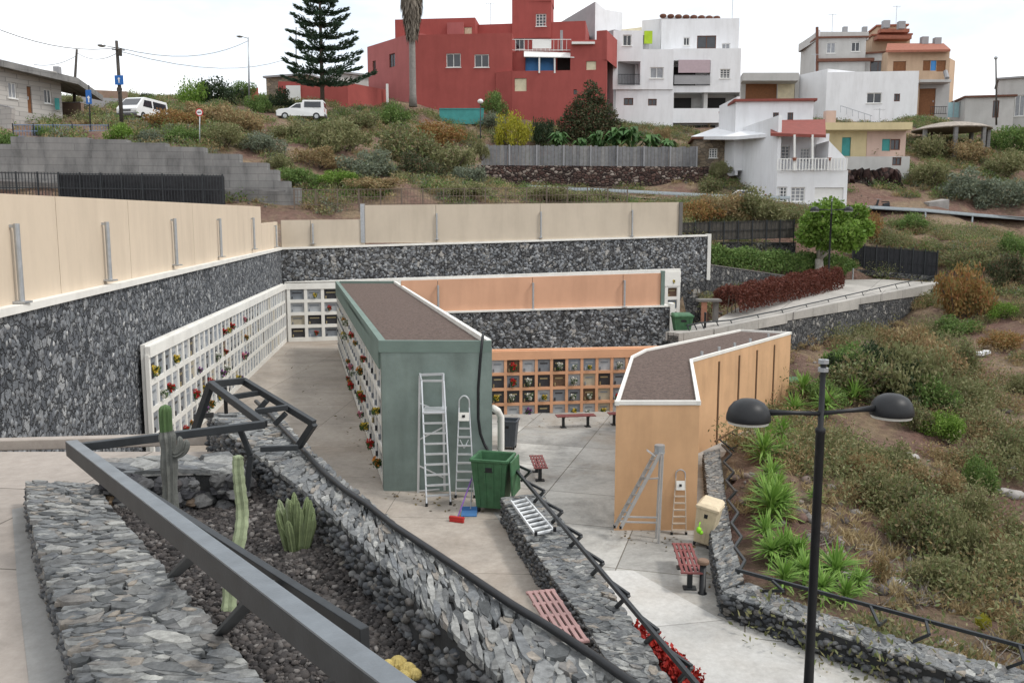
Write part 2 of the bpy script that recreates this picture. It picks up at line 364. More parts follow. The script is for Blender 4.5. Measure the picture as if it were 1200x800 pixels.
def slab_wall(name, label, Lp, Rp, z0, row=(.05, .1), ln=(.12, .3), sides='LR', srow=(.04, .1), sln=(.06, .18), h=.035, zside=None, ends=False):
    Lp = [V(p) for p in Lp]; Rp = [V(p) for p in Rp]
    r = root(name, label, 'wall', (Lp[0].x, Lp[0].y, z0))
    poly = Lp + Rp[::-1]
    MB().prism([xy(p) for p in poly], z0, [p.z - .012 for p in poly]).build('core', M_mort, r)
    S = (plen(Lp) + plen(Rp)) / 2; T = sum((a - b).length for a, b in zip(Lp, Rp)) / len(Lp)
    S = arcfn(Lp, Rp)[1]; mb = MB(); plates(mb, strip_fn(Lp, Rp, S, T), S, T, row[1] * 1.35); mb.build('capstones', M_slab, r)
    zs = z0 if zside is None else zside; fs = []; sz = (sln[0] + sln[1]) * .24
    for side, pl in (('L', Lp), ('R', Rp)):
        if side in sides: af, L2 = arcfn(pl, pl); fs.append((lambda s, t, pl=pl, af=af: polyat(pl, af(t)) - V((0, 0, s + .02)), pl[0].z - zs, L2, sz))
    if ends: a, b = Lp[0], Rp[0]; T2 = (b - a).length; fs.append((lambda s, t: a.lerp(b, t / T2) - V((0, 0, s + .02)), a.z - zs, T2, sz))
    if fs: rubble_face('facing_stones', M_rub, r, fs)
    return r

# =============================================================== built outline in plan
zw = -1.7
RW_in = [G(*p, zw) for p in ((243, 486), (295, 530), (375, 592), (480, 697), (590, 802), (720, 920))]
RW_out = [G(*p, zw) for p in ((322, 484), (352, 517), (400, 563), (470, 622), (590, 708), (800, 830))]
LW_l = [G(*p, -1.83) for p in ((32, 566), (35, 600), (50, 657), (75, 735), (95, 798), (118, 900))]
LW_r = [G(*p, -1.83) for p in ((110, 568), (131, 600), (170, 645), (222, 704), (297, 796), (400, 910))]
MW_l = [G(*p, -4.95) for p in ((588, 584), (610, 620), (645, 672), (680, 722), (728, 800), (800, 900))]
MW_r = [G(*p, -4.95) for p in ((634, 578), (664, 618), (700, 668), (738, 724), (787, 802), (862, 900))]
QW_i = [G(*p, -6.7) for p in ((825, 530), (829, 575), (835, 640), (846, 692))]
QW_o = [G(*p, -6.7) for p in ((843, 526), (849, 575), (857, 630), (872, 680))]
QE_i = [G(*p, -6.7) for p in ((846, 694), (960, 737), (1050, 768), (1185, 808), (1330, 860))]
QE_o = [G(*p, -6.7) for p in ((874, 682), (960, 717), (1050, 747), (1200, 787), (1345, 835))]
gfl, gfr = G(450, 575, ZA), G(577, 576, ZA); GTOP = zat(399, gfl.y)
gbl, gbr = P(395, 370, 39.0), P(463, 335, 39.0)
nA, nB = P(178, 470, 19.0), P(335, 370, 42.0)           # long white niche wall front
bB = P(797, 340, 48.0)                                  # far end of the rear niche wall
wA, wB = P(-2, 362, 12.6), P(329, 290, 42.6); wC = P(829, 275, 50.5)
plaza = [(-9, 6), (-9, 41), (12.6, 41), xy(P(930, 470, 34.6)), xy(QW_o[0]), xy(QW_i[1]), xy(QW_i[2]), xy(QW_i[3])] + [xy(lerp(V(a), V(b), .5)) for a, b in zip(QE_i, QE_o)] + [(9, 6)]
MB().prism(plaza, -7.9, ZP).build('plaza', M_plaza)
terr = [(-4, 5), (-13, 10), xy(nA + V((-1.2, -4, 0))), xy(nB + V((-.8, .4, 0))), xy(bB + V((0, .4, 0))), (9, 46), (-4.4, 38.9), xy(gbr), xy(gfr), xy(MW_l[0] + V((.15, .4, 0)))] + [xy(lerp(V(a), V(b), .35)) for a, b in zip(MW_l, MW_r)]
MB().prism(terr, -7.6, ZA).build('terrace_floor', M_terr)
MB().prism([xy(p) for p in [G(x, 529, ZU) for x in (-260, 250)]] + [xy(p) for p in RW_in[1:]] + [(1.2, 1.4), (1.2, -3), (-7, -3)], -7.3, ZU).build('upper_path', M_upper)
# raised kerb along the drop
k0, k1 = G(-260, 531, ZU), G(262, 517, ZU)
MB().bar(k0 + V((0, 0, .03)), k1 + V((0, 0, .03)), .12, .1).build('edge_kerb', M_upper, bev=.01)['kind'] = 'structure'
# gutter beside the left planter wall, pale strip in the plaza, gutter along the mid wall
gl = [G(*p, ZU + .004) for p in ((14, 596), (20, 680), (34, 800), (44, 900))]; gr = [G(*p, ZU + .004) for p in ((36, 592), (62, 690), (92, 800), (115, 900))]
mb = MB(); [mb.quad(gl[i], gl[i + 1], gr[i + 1], gr[i]) for i in range(3)]; mb.build('path_gutter', M_gutter)
st = [G(*p, ZP + .004) for p in ((640, 668), (742, 668), (980, 800), (1120, 880), (900, 900), (700, 740))]
MB().add(st, [tuple(range(6))]).build('pale_walkway', M_strip)
ml = [G(*p, ZA + .004) for p in ((578, 600), (628, 668), (706, 770), (790, 880))]; mr = [G(*p, ZA + .004) for p in ((589, 598), (641, 664), (722, 764), (812, 880))]
mb = MB(); [mb.quad(ml[i], ml[i + 1], mr[i + 1], mr[i]) for i in range(3)]; mb.build('terrace_gutter', M_gutter)
for n_ in ('plaza', 'terrace_floor', 'upper_path', 'path_gutter', 'pale_walkway', 'terrace_gutter'): struct(bpy.data.objects[n_])

# upper ramp path on the right (slopes up towards the tree)
pf = [P(790, 391, 35.5), P(830, 386, 36.8), P(916, 368, 42.5), P(1000, 350, 49), P(1085, 334, 57), P(1099, 331, 59)]
pb = [P(1030, 327, 60), P(985, 328, 60), P(930, 333, 58), P(880, 352, 47), P(840, 374, 41), P(786, 388, 36.5)]
poly = pf + pb
MB().prism([xy(p) for p in poly], -8.0, [p.z for p in poly]).build('ramp_path', M_path); struct(bpy.data.objects['ramp_path'])

# =============================================================== terrain
CT = [(0, 185, 53), (70, 160, 58), (150, 150, 64), (220, 158, 62), (300, 148, 74), (320, 205, 58), (360, 240, 54), (420, 205, 60), (470, 232, 55), (560, 237, 58), (480, 185, 72),
      (350, 141, 79), (430, 140, 86), (500, 138, 97), (600, 152, 97), (560, 190, 88), (680, 192, 89), (570, 229, 80), (640, 231, 80), (720, 233, 80), (800, 234, 80), (690, 235, 74), (640, 235, 66), (760, 236, 72), (860, 238, 74), (700, 175, 92), (800, 170, 96), (850, 205, 86), (740, 150, 104), (800, 155, 104),
      (1000, 252, 75), (1100, 258, 75), (1200, 272, 76), (1060, 225, 82), (1120, 200, 88), (1200, 192, 92), (1150, 150, 108), (1090, 140, 110), (1040, 150, 104), (1180, 140, 112), (950, 150, 106), (1300, 200, 90), (1300, 300, 70),
      (800, 270, 60), (900, 262, 64), (960, 262, 66), (1050, 272, 68), (1110, 290, 63), (1150, 300, 60), (1200, 320, 57), (1110, 350, 55), (1150, 380, 50), (1200, 390, 47), (1120, 420, 44), (1200, 450, 39), (1040, 430, 40), (990, 440, 36),
      (945, 466, 33), (930, 495, 30), (1100, 520, 31), (1200, 540, 29), (1000, 520, 28.5), (900, 520, 27), (870, 560, 23.5), (885, 620, 19.8), (900, 676, 17), (980, 650, 19), (1050, 720, 15.8), (1100, 640, 21), (1200, 640, 23), (1200, 755, 14.5), (1300, 760, 15),
      (-60, 246, 49), (0, 247, 49.5), (100, 246, 49.5), (200, 246, 50), (265, 246, 51), (-100, 185, 54), (-200, 120, 70), (20, 147, 66), (50, 142, 70), (120, 128, 80), (220, 122, 90), (300, 118, 100), (420, 108, 108)]
cp = [P(*c) for c in CT]
cp += [V(c) for c in ((26, 59.5, -4.2), (20, 58, -4.4), (29, 60.5, -4), (-14, 8, -3), (-13, 20, -3), (-16, 40, -2), (-30, 10, 0), (-30, 40, 2.5), (-60, 60, 12), (60, 40, 0), (70, 80, 6), (30, 14, -7.6), (22, 8, -8), (10, 2, -8.5), (-10, 0, -5), (0, 20, -9), (0, 35, -8.5), (14, 52, -4.2), (26, 62, -2.2), (-6, 46, -3), (5, 49, -2.5), (-60, 110, 17), (0, 135, 17), (60, 130, 15), (110, 110, 12))]
CX = np.array([c[:] for c in cp]); _n = len(CX)
def _k(a, b): return np.sqrt(((a[:, None, :2] - b[None, :, :2]) ** 2).sum(-1) + .5)
_A = np.zeros((_n + 3, _n + 3)); _A[:_n, :_n] = _k(CX, CX) + np.eye(_n) * .05
_A[:_n, _n:] = np.c_[np.ones(_n), CX[:, :2]]; _A[_n:, :_n] = _A[:_n, _n:].T
_W = np.linalg.solve(_A, np.r_[CX[:, 2], 0, 0, 0])
def terrain_z(x, y):
    x = np.atleast_1d(np.asarray(x, float)); y = np.atleast_1d(np.asarray(y, float)); q = np.c_[x, y]
    z = np.concatenate([_k(s, CX) @ _W[:_n] + _W[_n] + s @ _W[_n + 1:] for s in np.array_split(q, max(1, len(q) // 8000))])
    far = np.clip((np.hypot(x, y - 40) - 85) / 60, 0, 1); z = z * (1 - far) + 6 * far
    z += .12 * np.sin(x * 1.7 + np.sin(y * .9) * 2) * np.sin(y * 1.3 + x * .4) + .25 * np.sin(x * .43 + 1) * np.sin(y * .37 + 2)
    return z
def inside(x, y, poly):
    r = np.zeros(len(x), bool); n = len(poly)
    for i in range(n):
        (x0, y0), (x1, y1) = poly[i][:2], poly[(i + 1) % n][:2]
        if y0 == y1: continue
        c = ((y0 > y) != (y1 > y)) & (x < (x1 - x0) * (y - y0) / (y1 - y0) + x0); r ^= c
    return r
BUILT = [plaza, terr + [(1, 5)], [(-9.5, -3), (-9.5, 8.2), (-2, 8.2), (2, -3)], [xy(p) for p in poly], [xy(wA), xy(wB), xy(wC), (10, 40), (-5, 10)]]
def built(x, y):
    m = np.zeros(len(x), bool)
    for b in BUILT: m |= inside(x, y, b)
    return m
gx = np.unique(np.concatenate([-np.geomspace(64, 2500, 18), np.arange(-62, 84, .75), np.geomspace(85, 2500, 18)]))
gy = np.unique(np.concatenate([[-1500, -500, -120, -40, -12], np.arange(-4, 136, .75), np.geomspace(138, 3500, 20)]))
XX, YY = np.meshgrid(gx, gy); xf, yf = XX.ravel(), YY.ravel()
zf = terrain_z(xf, yf); bm_ = built(xf, yf); zf[bm_] = np.minimum(zf[bm_], -8.3)
nx, ny = len(gx), len(gy); ii = np.arange(nx * ny).reshape(ny, nx)
t = NT('hillside_earth')
c = t.ramp(t.noise(.28, 9, .68, dist=.5), [(.3, (.20, .115, .095)), (.46, (.20, .135, .11)), (.56, (.26, .20, .135)), (.66, (.235, .185, .16)), (.8, (.17, .15, .085))])
c = t.mix(1.0, c, t.ramp(t.noise(3.5, 8, .75), [(.3, (.6, .6, .6)), (.7, (1.35, 1.3, 1.25))]), 'MULTIPLY')
t.bump(t.noise(4, 9, .75), 1.0, .25)
M_earth = t.done(c, .95, 0, .1)
o = npmesh('hillside', np.c_[xf, yf, zf], np.stack([ii[:-1, :-1].ravel(), ii[:-1, 1:].ravel(), ii[1:, 1:].ravel(), ii[1:, :-1].ravel()], 1), M_earth, smooth=True); struct(o)
def ground(px, py, y0=9, y1=140):         # where the sight line through a pixel meets the hillside
    d = ray(px, py); Y = np.arange(y0, y1, .2); q = terrain_z(Y * d.x / d.y, Y)
    k = np.nonzero(Y * d.z / d.y <= q)[0]
    Yh = Y[k[0]] if len(k) else 90.0
    return V((Yh * d.x / d.y, Yh, float(terrain_z(Yh * d.x / d.y, Yh)[0])))

# =============================================================== stone walls of the cemetery
def plain_wall(name, label, A, B, zb, zt, th, mat, side=1, cat='wall', capm=None, cap=(.14, .05)):
    A, B = V((A[0], A[1], 0)), V((B[0], B[1], 0)); u = (B - A).normalized(); n = V((-u.y, u.x, 0)) * side   # n points away from the visible face
    za, zc = (zt if isinstance(zt, (tuple, list)) else (zt, zt))
    r = root(name, label, cat, (A.x, A.y, zb))
    q = [A, B, B + n * th, A + n * th]
    MB().prism([xy(p) for p in q], zb, [za, zc, zc, za]).build('stonework', mat, r)
    if capm:
        o = cap[1]; q2 = [A - n * o - u * .02, B - n * o + u * .02, B + n * (th + o) + u * .02, A + n * (th + o) - u * .02]
        m = MB(); vs = [(p.x, p.y, z - .002) for p, z in zip(q2, (za, zc, zc, za))] + [(p.x, p.y, z + cap[0]) for p, z in zip(q2, (za, zc, zc, za))]
        m.add(vs, [(0, 1, 2, 3), (4, 5, 6, 7), (0, 1, 5, 4), (1, 2, 6, 5), (2, 3, 7, 6), (3, 0, 4, 7)]); m.build('coping', capm, r)
    return r
w0 = wA + (wA - wB) * .45
plain_wall('stone_wall', 'long black lava stone retaining wall under the beige panels beside the white niches', w0, wB, -7, (w0.z - .12, wB.z - .12), .6, M_stone_l, 1, capm=M_white, cap=(.12, .06))
plain_wall('stone_wall', 'dark lava stone wall across the back behind the rear white niches', wB, wC, -7, (wB.z - .1, wC.z - .1), .6, M_stone_b, 1, capm=M_white, cap=(.1, .05))
MB().box(wC + V((.12, .3, -1.3)), (.2, .75, 2.7)).build('end_post', M_white, bpy.data.objects['stone_wall.001'])
_o = bpy.data.objects
wall_relief(_o['stone_wall'], w0, wB, w0.z, wB.z, 4.2, 5200, .105); wall_relief(_o['stone_wall.001'], wB, wC, wB.z, wC.z, 2.6, 2600, .13)
a2, b2 = P(790, 330, 50), P(930, 324, 57)
plain_wall('stone_wall', 'stepped lava stone wall behind the red hedge and rusty stand', V((*xy(wC), 0)), b2, -7, (zat(310, 50.5), zat(325, 57)), .5, M_stone_b, 1, capm=M_joint, cap=(.06, .03))
pA, pB = P(500, 366, 35.5), P(785, 358, 37.5)
pA2 = pA + (pA - pB) * .1
plain_wall('stone_wall', 'dark lava stone wall between the salmon panels and peach niches', pA2, pB, -7.3, (pA2.z - .05, pB.z - .05), .6, M_stone_b, 1, capm=M_white, cap=(.07, .04))
wall_relief(_o['stone_wall.003'], pA2, pB, pA2.z, pB.z, 2.2, 1300, .12)
MB().box(pB + V((.1, .2, -1.4)), (.2, .66, 3.0)).build('end_post', M_white, bpy.data.objects['stone_wall.003'])
r = root('stone_wall', 'lava stone retaining wall below the sloping ramp path with thin railing', 'wall', (*xy(pf[0]), -8))
mb = MB(); pq = [V((-.1, -.05, 0)) + p for p in pf] + [P(1103, 329, 62), P(1096, 327, 63)]
for i in range(len(pq) - 1):
    a, b = pq[i], pq[i + 1]; n = V(((b - a).y, -(b - a).x, 0)).normalized() * .35
    mb.prism([xy(a + n), xy(b + n), xy(b - n * .6), xy(a - n * .6)], -9, [a.z - .06, b.z - .06, b.z - .06, a.z - .06])
mb.build('stonework', M_stone_b, r)
mb = MB()
for i in range(len(pq) - 2):
    a, b = pq[i], pq[i + 1]; n = V(((b - a).y, -(b - a).x, 0)).normalized() * .4
    mb.prism([xy(a + n), xy(b + n), xy(b - n * .9), xy(a - n * .9)], min(a.z, b.z) - .3, [a.z + .06, b.z + .06, b.z + .06, a.z + .06])
mb.build('coping', M_path, r)

slab_wall('planter_wall', 'broad slate topped planter wall at lower left beside the upper path', LW_l, LW_r, ZU - .1, (.028, .06), (.06, .2), 'LR', sln=(.04, .1), h=.02, zside=ZU - .05, ends=True)
slab_wall('planter_wall', 'curving slate topped planter wall carrying the black hose', RW_in, RW_out, -5.5, (.03, .065), (.06, .2), 'LR', sln=(.05, .11), h=.02, zside=-2.4, ends=True)
bw_a, bw_b = G(118, 556, -1.7), G(292, 552, -1.7); bw_c, bw_d = G(118, 541, -1.7), G(270, 532, -1.7)
slab_wall('planter_wall', 'short rubble wall closing the far end of the cactus planter', [bw_a, bw_b], [bw_c, bw_d], ZU - .1, (.08, .16), (.15, .4), '', h=.03)
# big rubble on its inner face
mb = MB()
for i in range(120):
    p = bw_a.lerp(bw_b, random.random()) + V((0, random.uniform(-.1, .0), random.uniform(-.36, -.03))); s = random.uniform(.04, .09)
    b0 = len(mb.v); mb.ball(p, s, 5, random.uniform(.6, .9))
    for k in range(b0, len(mb.v)):
        v_ = V(mb.v[k]); mb.v[k] = tuple(p + (v_ - p) * random.uniform(.8, 1.15))
mb.build('rubble_stones', island('rubble', [(.03, .03, .033), (.08, .08, .08), (.13, .13, .13), (.05, .05, .055), (.07, .07, .072), (.1, .1, .105), (.16, .16, .155), (.06, .06, .065), (.04, .04, .045), (.17, .12, .075)], .9, .2, 0, 10, .4, .8, .015), bpy.data.objects['planter_wall.002'])
slab_wall('low_wall', 'low slate topped wall between the terrace and lower plaza with zigzag railing', MW_l, MW_r, -7.3, (.04, .09), (.08, .24), 'L', h=.025, zside=ZA, ends=False)
slab_wall('low_wall', 'low stone kerb wall beside the peach building and the green yuccas', QW_i, QW_o, -8.4, (.05, .10), (.14, .3), 'L', zside=ZP)
slab_wall('low_wall', 'low stone wall edging the plaza below the dry slope', QE_i, QE_o, -8.6, (.06, .11), (.16, .4), 'L', srow=(.08, .15), sln=(.12, .3), zside=ZP)

for i in range(4): wall_relief(_o['stone_wall.004'], pq[i] + V((.12, -.33, 0)), pq[i + 1] + V((.12, -.33, 0)), pq[i].z - .3, pq[i + 1].z - .3, 3.2, 420, .14)
# gravel bed of the cactus planter
bed = [xy(p) for p in LW_r] + [xy(p) for p in RW_in[::-1][:-1]] + [xy(bw_b), xy(bw_a)]
ZG = -1.93
bx = [p[0] for p in bed]; by = [p[1] for p in bed]
MB().add([(p[0], p[1], ZG - .03) for p in bed], [tuple(range(len(bed)))]).build('gravel_bed', plain('gravel_base', (.02, .018, .018), .95), None)
struct(bpy.data.objects['gravel_bed'])
def pebbles(name, pts, smin, smax, mat, flat=.75):
    n = len(pts); s = smin + (smax - smin) * RNG.random(n) ** 2.5
    v = IV[None] * (1 + .28 * RNG.standard_normal((n, 12, 1)).clip(-1, 1)) * (s[:, None, None]) * (np.array([1, 1, flat]) * (.75 + .5 * RNG.random((n, 1, 3))))
    a = RNG.random(n) * 6.28; ca, sa = np.cos(a)[:, None], np.sin(a)[:, None]
    v = np.stack([v[..., 0] * ca - v[..., 1] * sa, v[..., 0] * sa + v[..., 1] * ca, v[..., 2]], -1) + pts[:, None]
    f = IF[None] + 12 * np.arange(n)[:, None, None]
    return npmesh(name, v.reshape(-1, 3), f.reshape(-1, 3), mat)
q = np.c_[RNG.uniform(min(bx), max(bx), 160000), RNG.uniform(min(by), max(by), 160000)]
q = q[inside(q[:, 0], q[:, 1], bed)][:52000]
o = pebbles('gravel', np.c_[q, ZG + .03 * np.sin(q[:, 0] * 5) * np.sin(q[:, 1] * 4) + RNG.uniform(-.01, .02, len(q))], .007, .025, M_gravel)
tag(o, 'black volcanic gravel filling the cactus planter', 'gravel', kind='stuff')
# =============================================================== panel screens above the walls
def flat_post(r, A, B, px, y0, y1, mat=None, rad=.045, out=.08):
    A2, B2 = V((A[0], A[1], 0)), V((B[0], B[1], 0)); n = V(((B2 - A2).y, -(B2 - A2).x, 0)).normalized()
    a = hitp(px[0], y0, A, B) + n * out; b = hitp(px[1], y1, A, B) + n * out
    b = V((a.x, a.y, b.z))
    m = MB(); m.cyl(a, b, rad, 10); m.box((b.x, b.y, b.z + .03), (.22, .22, .03)); m.bar(a - V((0, 0, .04)), a - V((0, 0, .04)) - n * out * 1.2, .05, .05)
    m.build('post', mat or M_galv, r)
def panel_run(name, label, A, B, zb, ztA, ztB, mat, joints, th=.12, capm=None):
    A, B = V((A[0], A[1], 0)), V((B[0], B[1], 0)); u = (B - A); n = V((-u.y, u.x, 0)).normalized()
    r = root(name, label, 'screen wall', (A.x, A.y, zb[0]))
    ts = [0] + joints + [1]
    for i in range(len(ts) - 1):
        a, b = A + u * ts[i], A + u * ts[i + 1]; g = u.normalized() * .012
        za, zb_ = lerp(ztA, ztB, ts[i]), lerp(ztA, ztB, ts[i + 1])
        MB().prism([xy(a + g), xy(b - g), xy(b - g + n * th), xy(a + g + n * th)], min(zb), [za, zb_, zb_, za]).build('panel', mat, r)
    m = MB(); m.prism([xy(A + n * .03), xy(B + n * .03), xy(B + n * (th - .03)), xy(A + n * (th - .03))], min(zb), [ztA - .05, ztB - .05, ztB - .05, ztA - .05]); m.build('backing_joint', M_joint, r)
    return r
def tpar(px, py, A, B):
    p = hitp(px, py, A, B); return (p.x - A[0]) / (B[0] - A[0]) if abs(B[0] - A[0]) > abs(B[1] - A[1]) else (p.y - A[1]) / (B[1] - A[1])
lA, lB = wA + V((-.12, 0, 0)), wB + V((-.12, 0, 0)); nA_, nB_ = lA + (lA - lB) * .45, hitp(307, 290, lA, lB)
pts = [tpar(x, 300, nA_, nB_) for x in (69, 153, 228)]
r = panel_run('panel_screen', 'tall cream panel screen with leaning steel posts above the left stone wall', nA_, nB_, (nA_.z - .35, nB_.z), zat(233, lA.y) - .2, zat(242, nB_.y), M_beige, pts)
for p0, p1 in (((8, 262), (18, 356)), ((116, 260), (123, 330)), ((197, 256), (201, 312)), ((251, 256), (253, 302)), ((291, 255), (291, 293))):
    flat_post(r, lA, lB, (p0[0] + 3, p1[0]), p0[1], p1[1], out=.1)
r = panel_run('panel_screen', 'short low cream panel between the tall left screen and the corner', nB_, lB, (nB_.z - .3, lB.z), zat(262, nB_.y), zat(260, lB.y), M_beige, [.5])
flat_post(r, lA, lB, (321, 321), 264, 290, out=.1)
cA, cB = wB + V((0, .15, 0)), wC + V((0, .15, 0)); c1, c2 = hitp(428, 280, cA, cB), hitp(795, 275, cA, cB)
r = panel_run('panel_screen', 'low cream panels at the back left corner below the wire fence', cA, c1, (cA.z - .1, c1.z), zat(258, cA.y), zat(257, c1.y), M_beige2, [tpar(364, 270, cA, c1)])
flat_post(r, cA, cB, (366, 366), 262, 286, out=.1); flat_post(r, cA, cB, (322, 322), 262, 289, out=.1)
r = panel_run('panel_screen', 'long tall cream panel screen on the rear stone wall', c1 + V((0, -.04, 0)), c2 + V((0, -.04, 0)), (c1.z - .2, c2.z - .1), zat(240.5, c1.y), zat(237, c2.y), M_beige2, [tpar(x, 260, c1, c2) for x in (511, 633, 740)])
for x, y0, y1 in ((511, 250, 281), (633, 248, 279), (740, 246, 277)): flat_post(r, cA, cB, (x, x), y0, y1, out=.14)
MB().box(((c1.x - .1), c1.y + .02, (zat(239, c1.y) + c1.z) / 2 - .1), (.2, .3, zat(239, c1.y) - c1.z + .2)).build('end_frame', M_galv, r)
MB().box(((c2.x + .1), c2.y + .02, (zat(237, c2.y) + c2.z) / 2 - .1), (.2, .3, zat(237, c2.y) - c2.z + .2)).build('end_frame', M_joint, r)
sA, sB = pA2 + V((0, .15, 0)), hitp(774, 357, pA2 + V((0, .15, 0)), pB + V((0, .15, 0)))
r = panel_run('panel_screen', 'salmon pink panel screen beyond the green niche building', sA, sB, (pA2.z - .1, pB.z - .1), zat(329, sA.y), zat(320, sB.y), M_peachp, [tpar(x, 340, sA, sB) for x in (513, 624, 730)])
for x, y0, y1 in ((513, 334, 366), (624, 331, 364), (731, 328, 360)): flat_post(r, sA, sB, (x, x), y0, y1, out=.14)
MB().box((sB.x + .08, sB.y + .05, (zat(320, sB.y) + sB.z) / 2 - .1), (.16, .25, zat(320, sB.y) - sB.z + .4)).build('end_frame', M_greent, r)

# =============================================================== niches
PLQ = [plain('white_marble', (.40, .42, .44), .35, .12, 5, 0), plain('grey_marble', (.20, .22, .245), .3, .2, 4, 0), plain('dark_granite', (.045, .045, .05), .25, .3, 20, 0),
       plain('cream_marble', (.40, .36, .28), .4, .12, 5, 0), plain('brown_plaque', (.12, .075, .05), .4, .3, 6, 0), plain('blue_grey_plaque', (.24, .275, .32), .35, .15, 5, 0)]
M_gold = plain('plaque_fitting', (.5, .42, .25), .4, .1, 5, 0, metal=.7)
ORD = ['first', 'second', 'third', 'fourth', 'fifth', 'sixth', 'seventh', 'eighth', 'ninth', 'tenth', 'eleventh', 'twelfth', 'thirteenth', 'fourteenth', 'fifteenth', 'sixteenth', 'seventeenth', 'eighteenth', 'nineteenth', 'twentieth']
ROWN = ['bottom', 'lower middle', 'upper middle', 'top']
def niche_frame(r, A, B, z0, nc, nr, pu, pv, mat, wts, side=1, off=0, base=.12, top=.3, fw=.13, depth=.16, skip=None, back=.3, nmax=100, vis=None):
    """front plane from A to B; n points into the wall"""
    A, B = V((A[0], A[1], 0)), V((B[0], B[1], 0)); u = (B - A).normalized(); n = V((-u.y, u.x, 0)) * side; Ln = (B - A).length
    Z = V((0, 0, 1)); H = base + nr * pv + top; fr = MB(); w_ = fw
    for i in range(nc + 1):
        s = off + i * pu - w_ / 2
        fr.obox(A + u * s + Z * z0, u * w_, n * depth, Z * (base + nr * pv + .02))
    for j in range(nr + 1):
        z = z0 + base + j * pv - fw / 2
        if j < nr: fr.obox(A + u * (off + .003) + n * .004 + Z * (z0 if j == 0 else z), u * (nc * pu - .006), n * (depth - .006), Z * (fw + (base - fw / 2 if j == 0 else 0)))
    fr.build('frame', mat, r)
    bw = MB(); bw.obox(A + n * depth + Z * z0, u * Ln, n * back, Z * H); bw.obox(A - n * .03 + Z * (z0 + base + nr * pv - .04) + u * -.02, u * (Ln + .04), n * (depth + .03), Z * top)
    bw.build('base_wall', mat, r)
    cells = []; rest = [MB() for _ in PLQ]; cnt = 0
    for i in range(nc):
        for j in range(nr):
            s = off + i * pu + w_ / 2; z = z0 + base + j * pv + fw / 2
            cells.append((i, j, A + u * (s + pu / 2 - w_ / 2) + Z * z + n * (depth * .45), u, n, pu - w_, pv - fw))
            k = RNG.choice(len(PLQ), p=wts)
            m = rest[k] if cnt >= nmax else MB()
            m.obox(A + u * s + n * (depth - .05) + Z * z, u * (pu - w_), n * .045, Z * (pv - fw))
            if cnt < nmax:
                m.obox(A + u * (s + .1) + n * (depth - .062) + Z * (z + (pv - fw) * .62), u * (pu - w_ - .2), n * .02, Z * .05, 1)
                m.cyl(A + u * (s + .09) + n * (depth - .075) + Z * (z + .03), A + u * (s + .09) + n * (depth - .075) + Z * (z + .15), .03, 6, 1)
                m.build('niche_plaque', [PLQ[k], M_gold if k in (2, 4) else PLQ[(k + 1) % 3]], r)
            cnt += 1
    m = MB(); mats = []
    for k, q in enumerate(rest):
        if q.v: m.add(q.v, q.f, len(mats)); mats.append(PLQ[k])
    if m.v: m.build('niche_plaque', mats, r)['kind'] = 'stuff'
    return cells
WW = [.38, .24, .06, .06, .03, .23]; WB = [.25, .22, .22, .1, .08, .13]; WP = [.28, .18, .18, .14, .12, .10]
ncl = int((nB - nA).length / .6)
rl = root('niche_wall', 'long white four-row niche wall at the foot of the left stone wall', 'niche wall', (nA.x, nA.y, ZA))
C_left = niche_frame(rl, xy(nA), xy(nB), ZA, ncl, 4, (nB - nA).length / ncl, .63, M_white, WW, 1, fw=.13, top=.25, depth=.085, back=.1)
rb = root('niche_wall', 'white rear niche wall with three columns showing beside the green building', 'niche wall', (nB.x, nB.y, ZA))
C_back = niche_frame(rb, xy(nB), xy(bB), ZA, 5, 4, .82, .63, M_white, WB, 1, off=.16, fw=.16, top=.30)
ub = (V((*xy(bB), 0)) - V((*xy(nB), 0))).normalized(); lb = (bB - nB).xy.length
zb2 = zat(317.5, bB.y) - .18 - 4 * .68 - .1
q_ = V((*xy(bB), 0)) - ub * .92
MB().obox(V((*xy(nB), ZA + 2.4)) + ub * 4.6 + V((0, -.03, 0)), ub * (lb - 4.6), V((0, .5, 0)), V((0, 0, zb2 + 4 * .68 + .1 - ZA - 2.42))).build('wall_top', M_white, rb)
mm = MB(); mm.add([(*xy(nB), ZA + 2.94), (*xy(bB), ZA + 2.94), (bB.x, bB.y + .5, ZA + 2.94), (nB.x, nB.y + .5, ZA + 2.94), (*xy(nB), ZA + 2.96), (*xy(bB), zb2 + 4 * .68 + .4), (bB.x, bB.y + .5, zb2 + 4 * .68 + .4), (nB.x, nB.y + .5, ZA + 2.96)],
                  [(0, 1, 2, 3), (4, 5, 6, 7), (0, 1, 5, 4), (1, 2, 6, 5), (2, 3, 7, 6), (3, 0, 4, 7)]); mm.build('coping', M_white, rb)
C_end = niche_frame(rb, xy(q_), xy(bB), zb2, 1, 4, .76, .68, M_white, WB, 1, off=.08, fw=.18, top=.18)
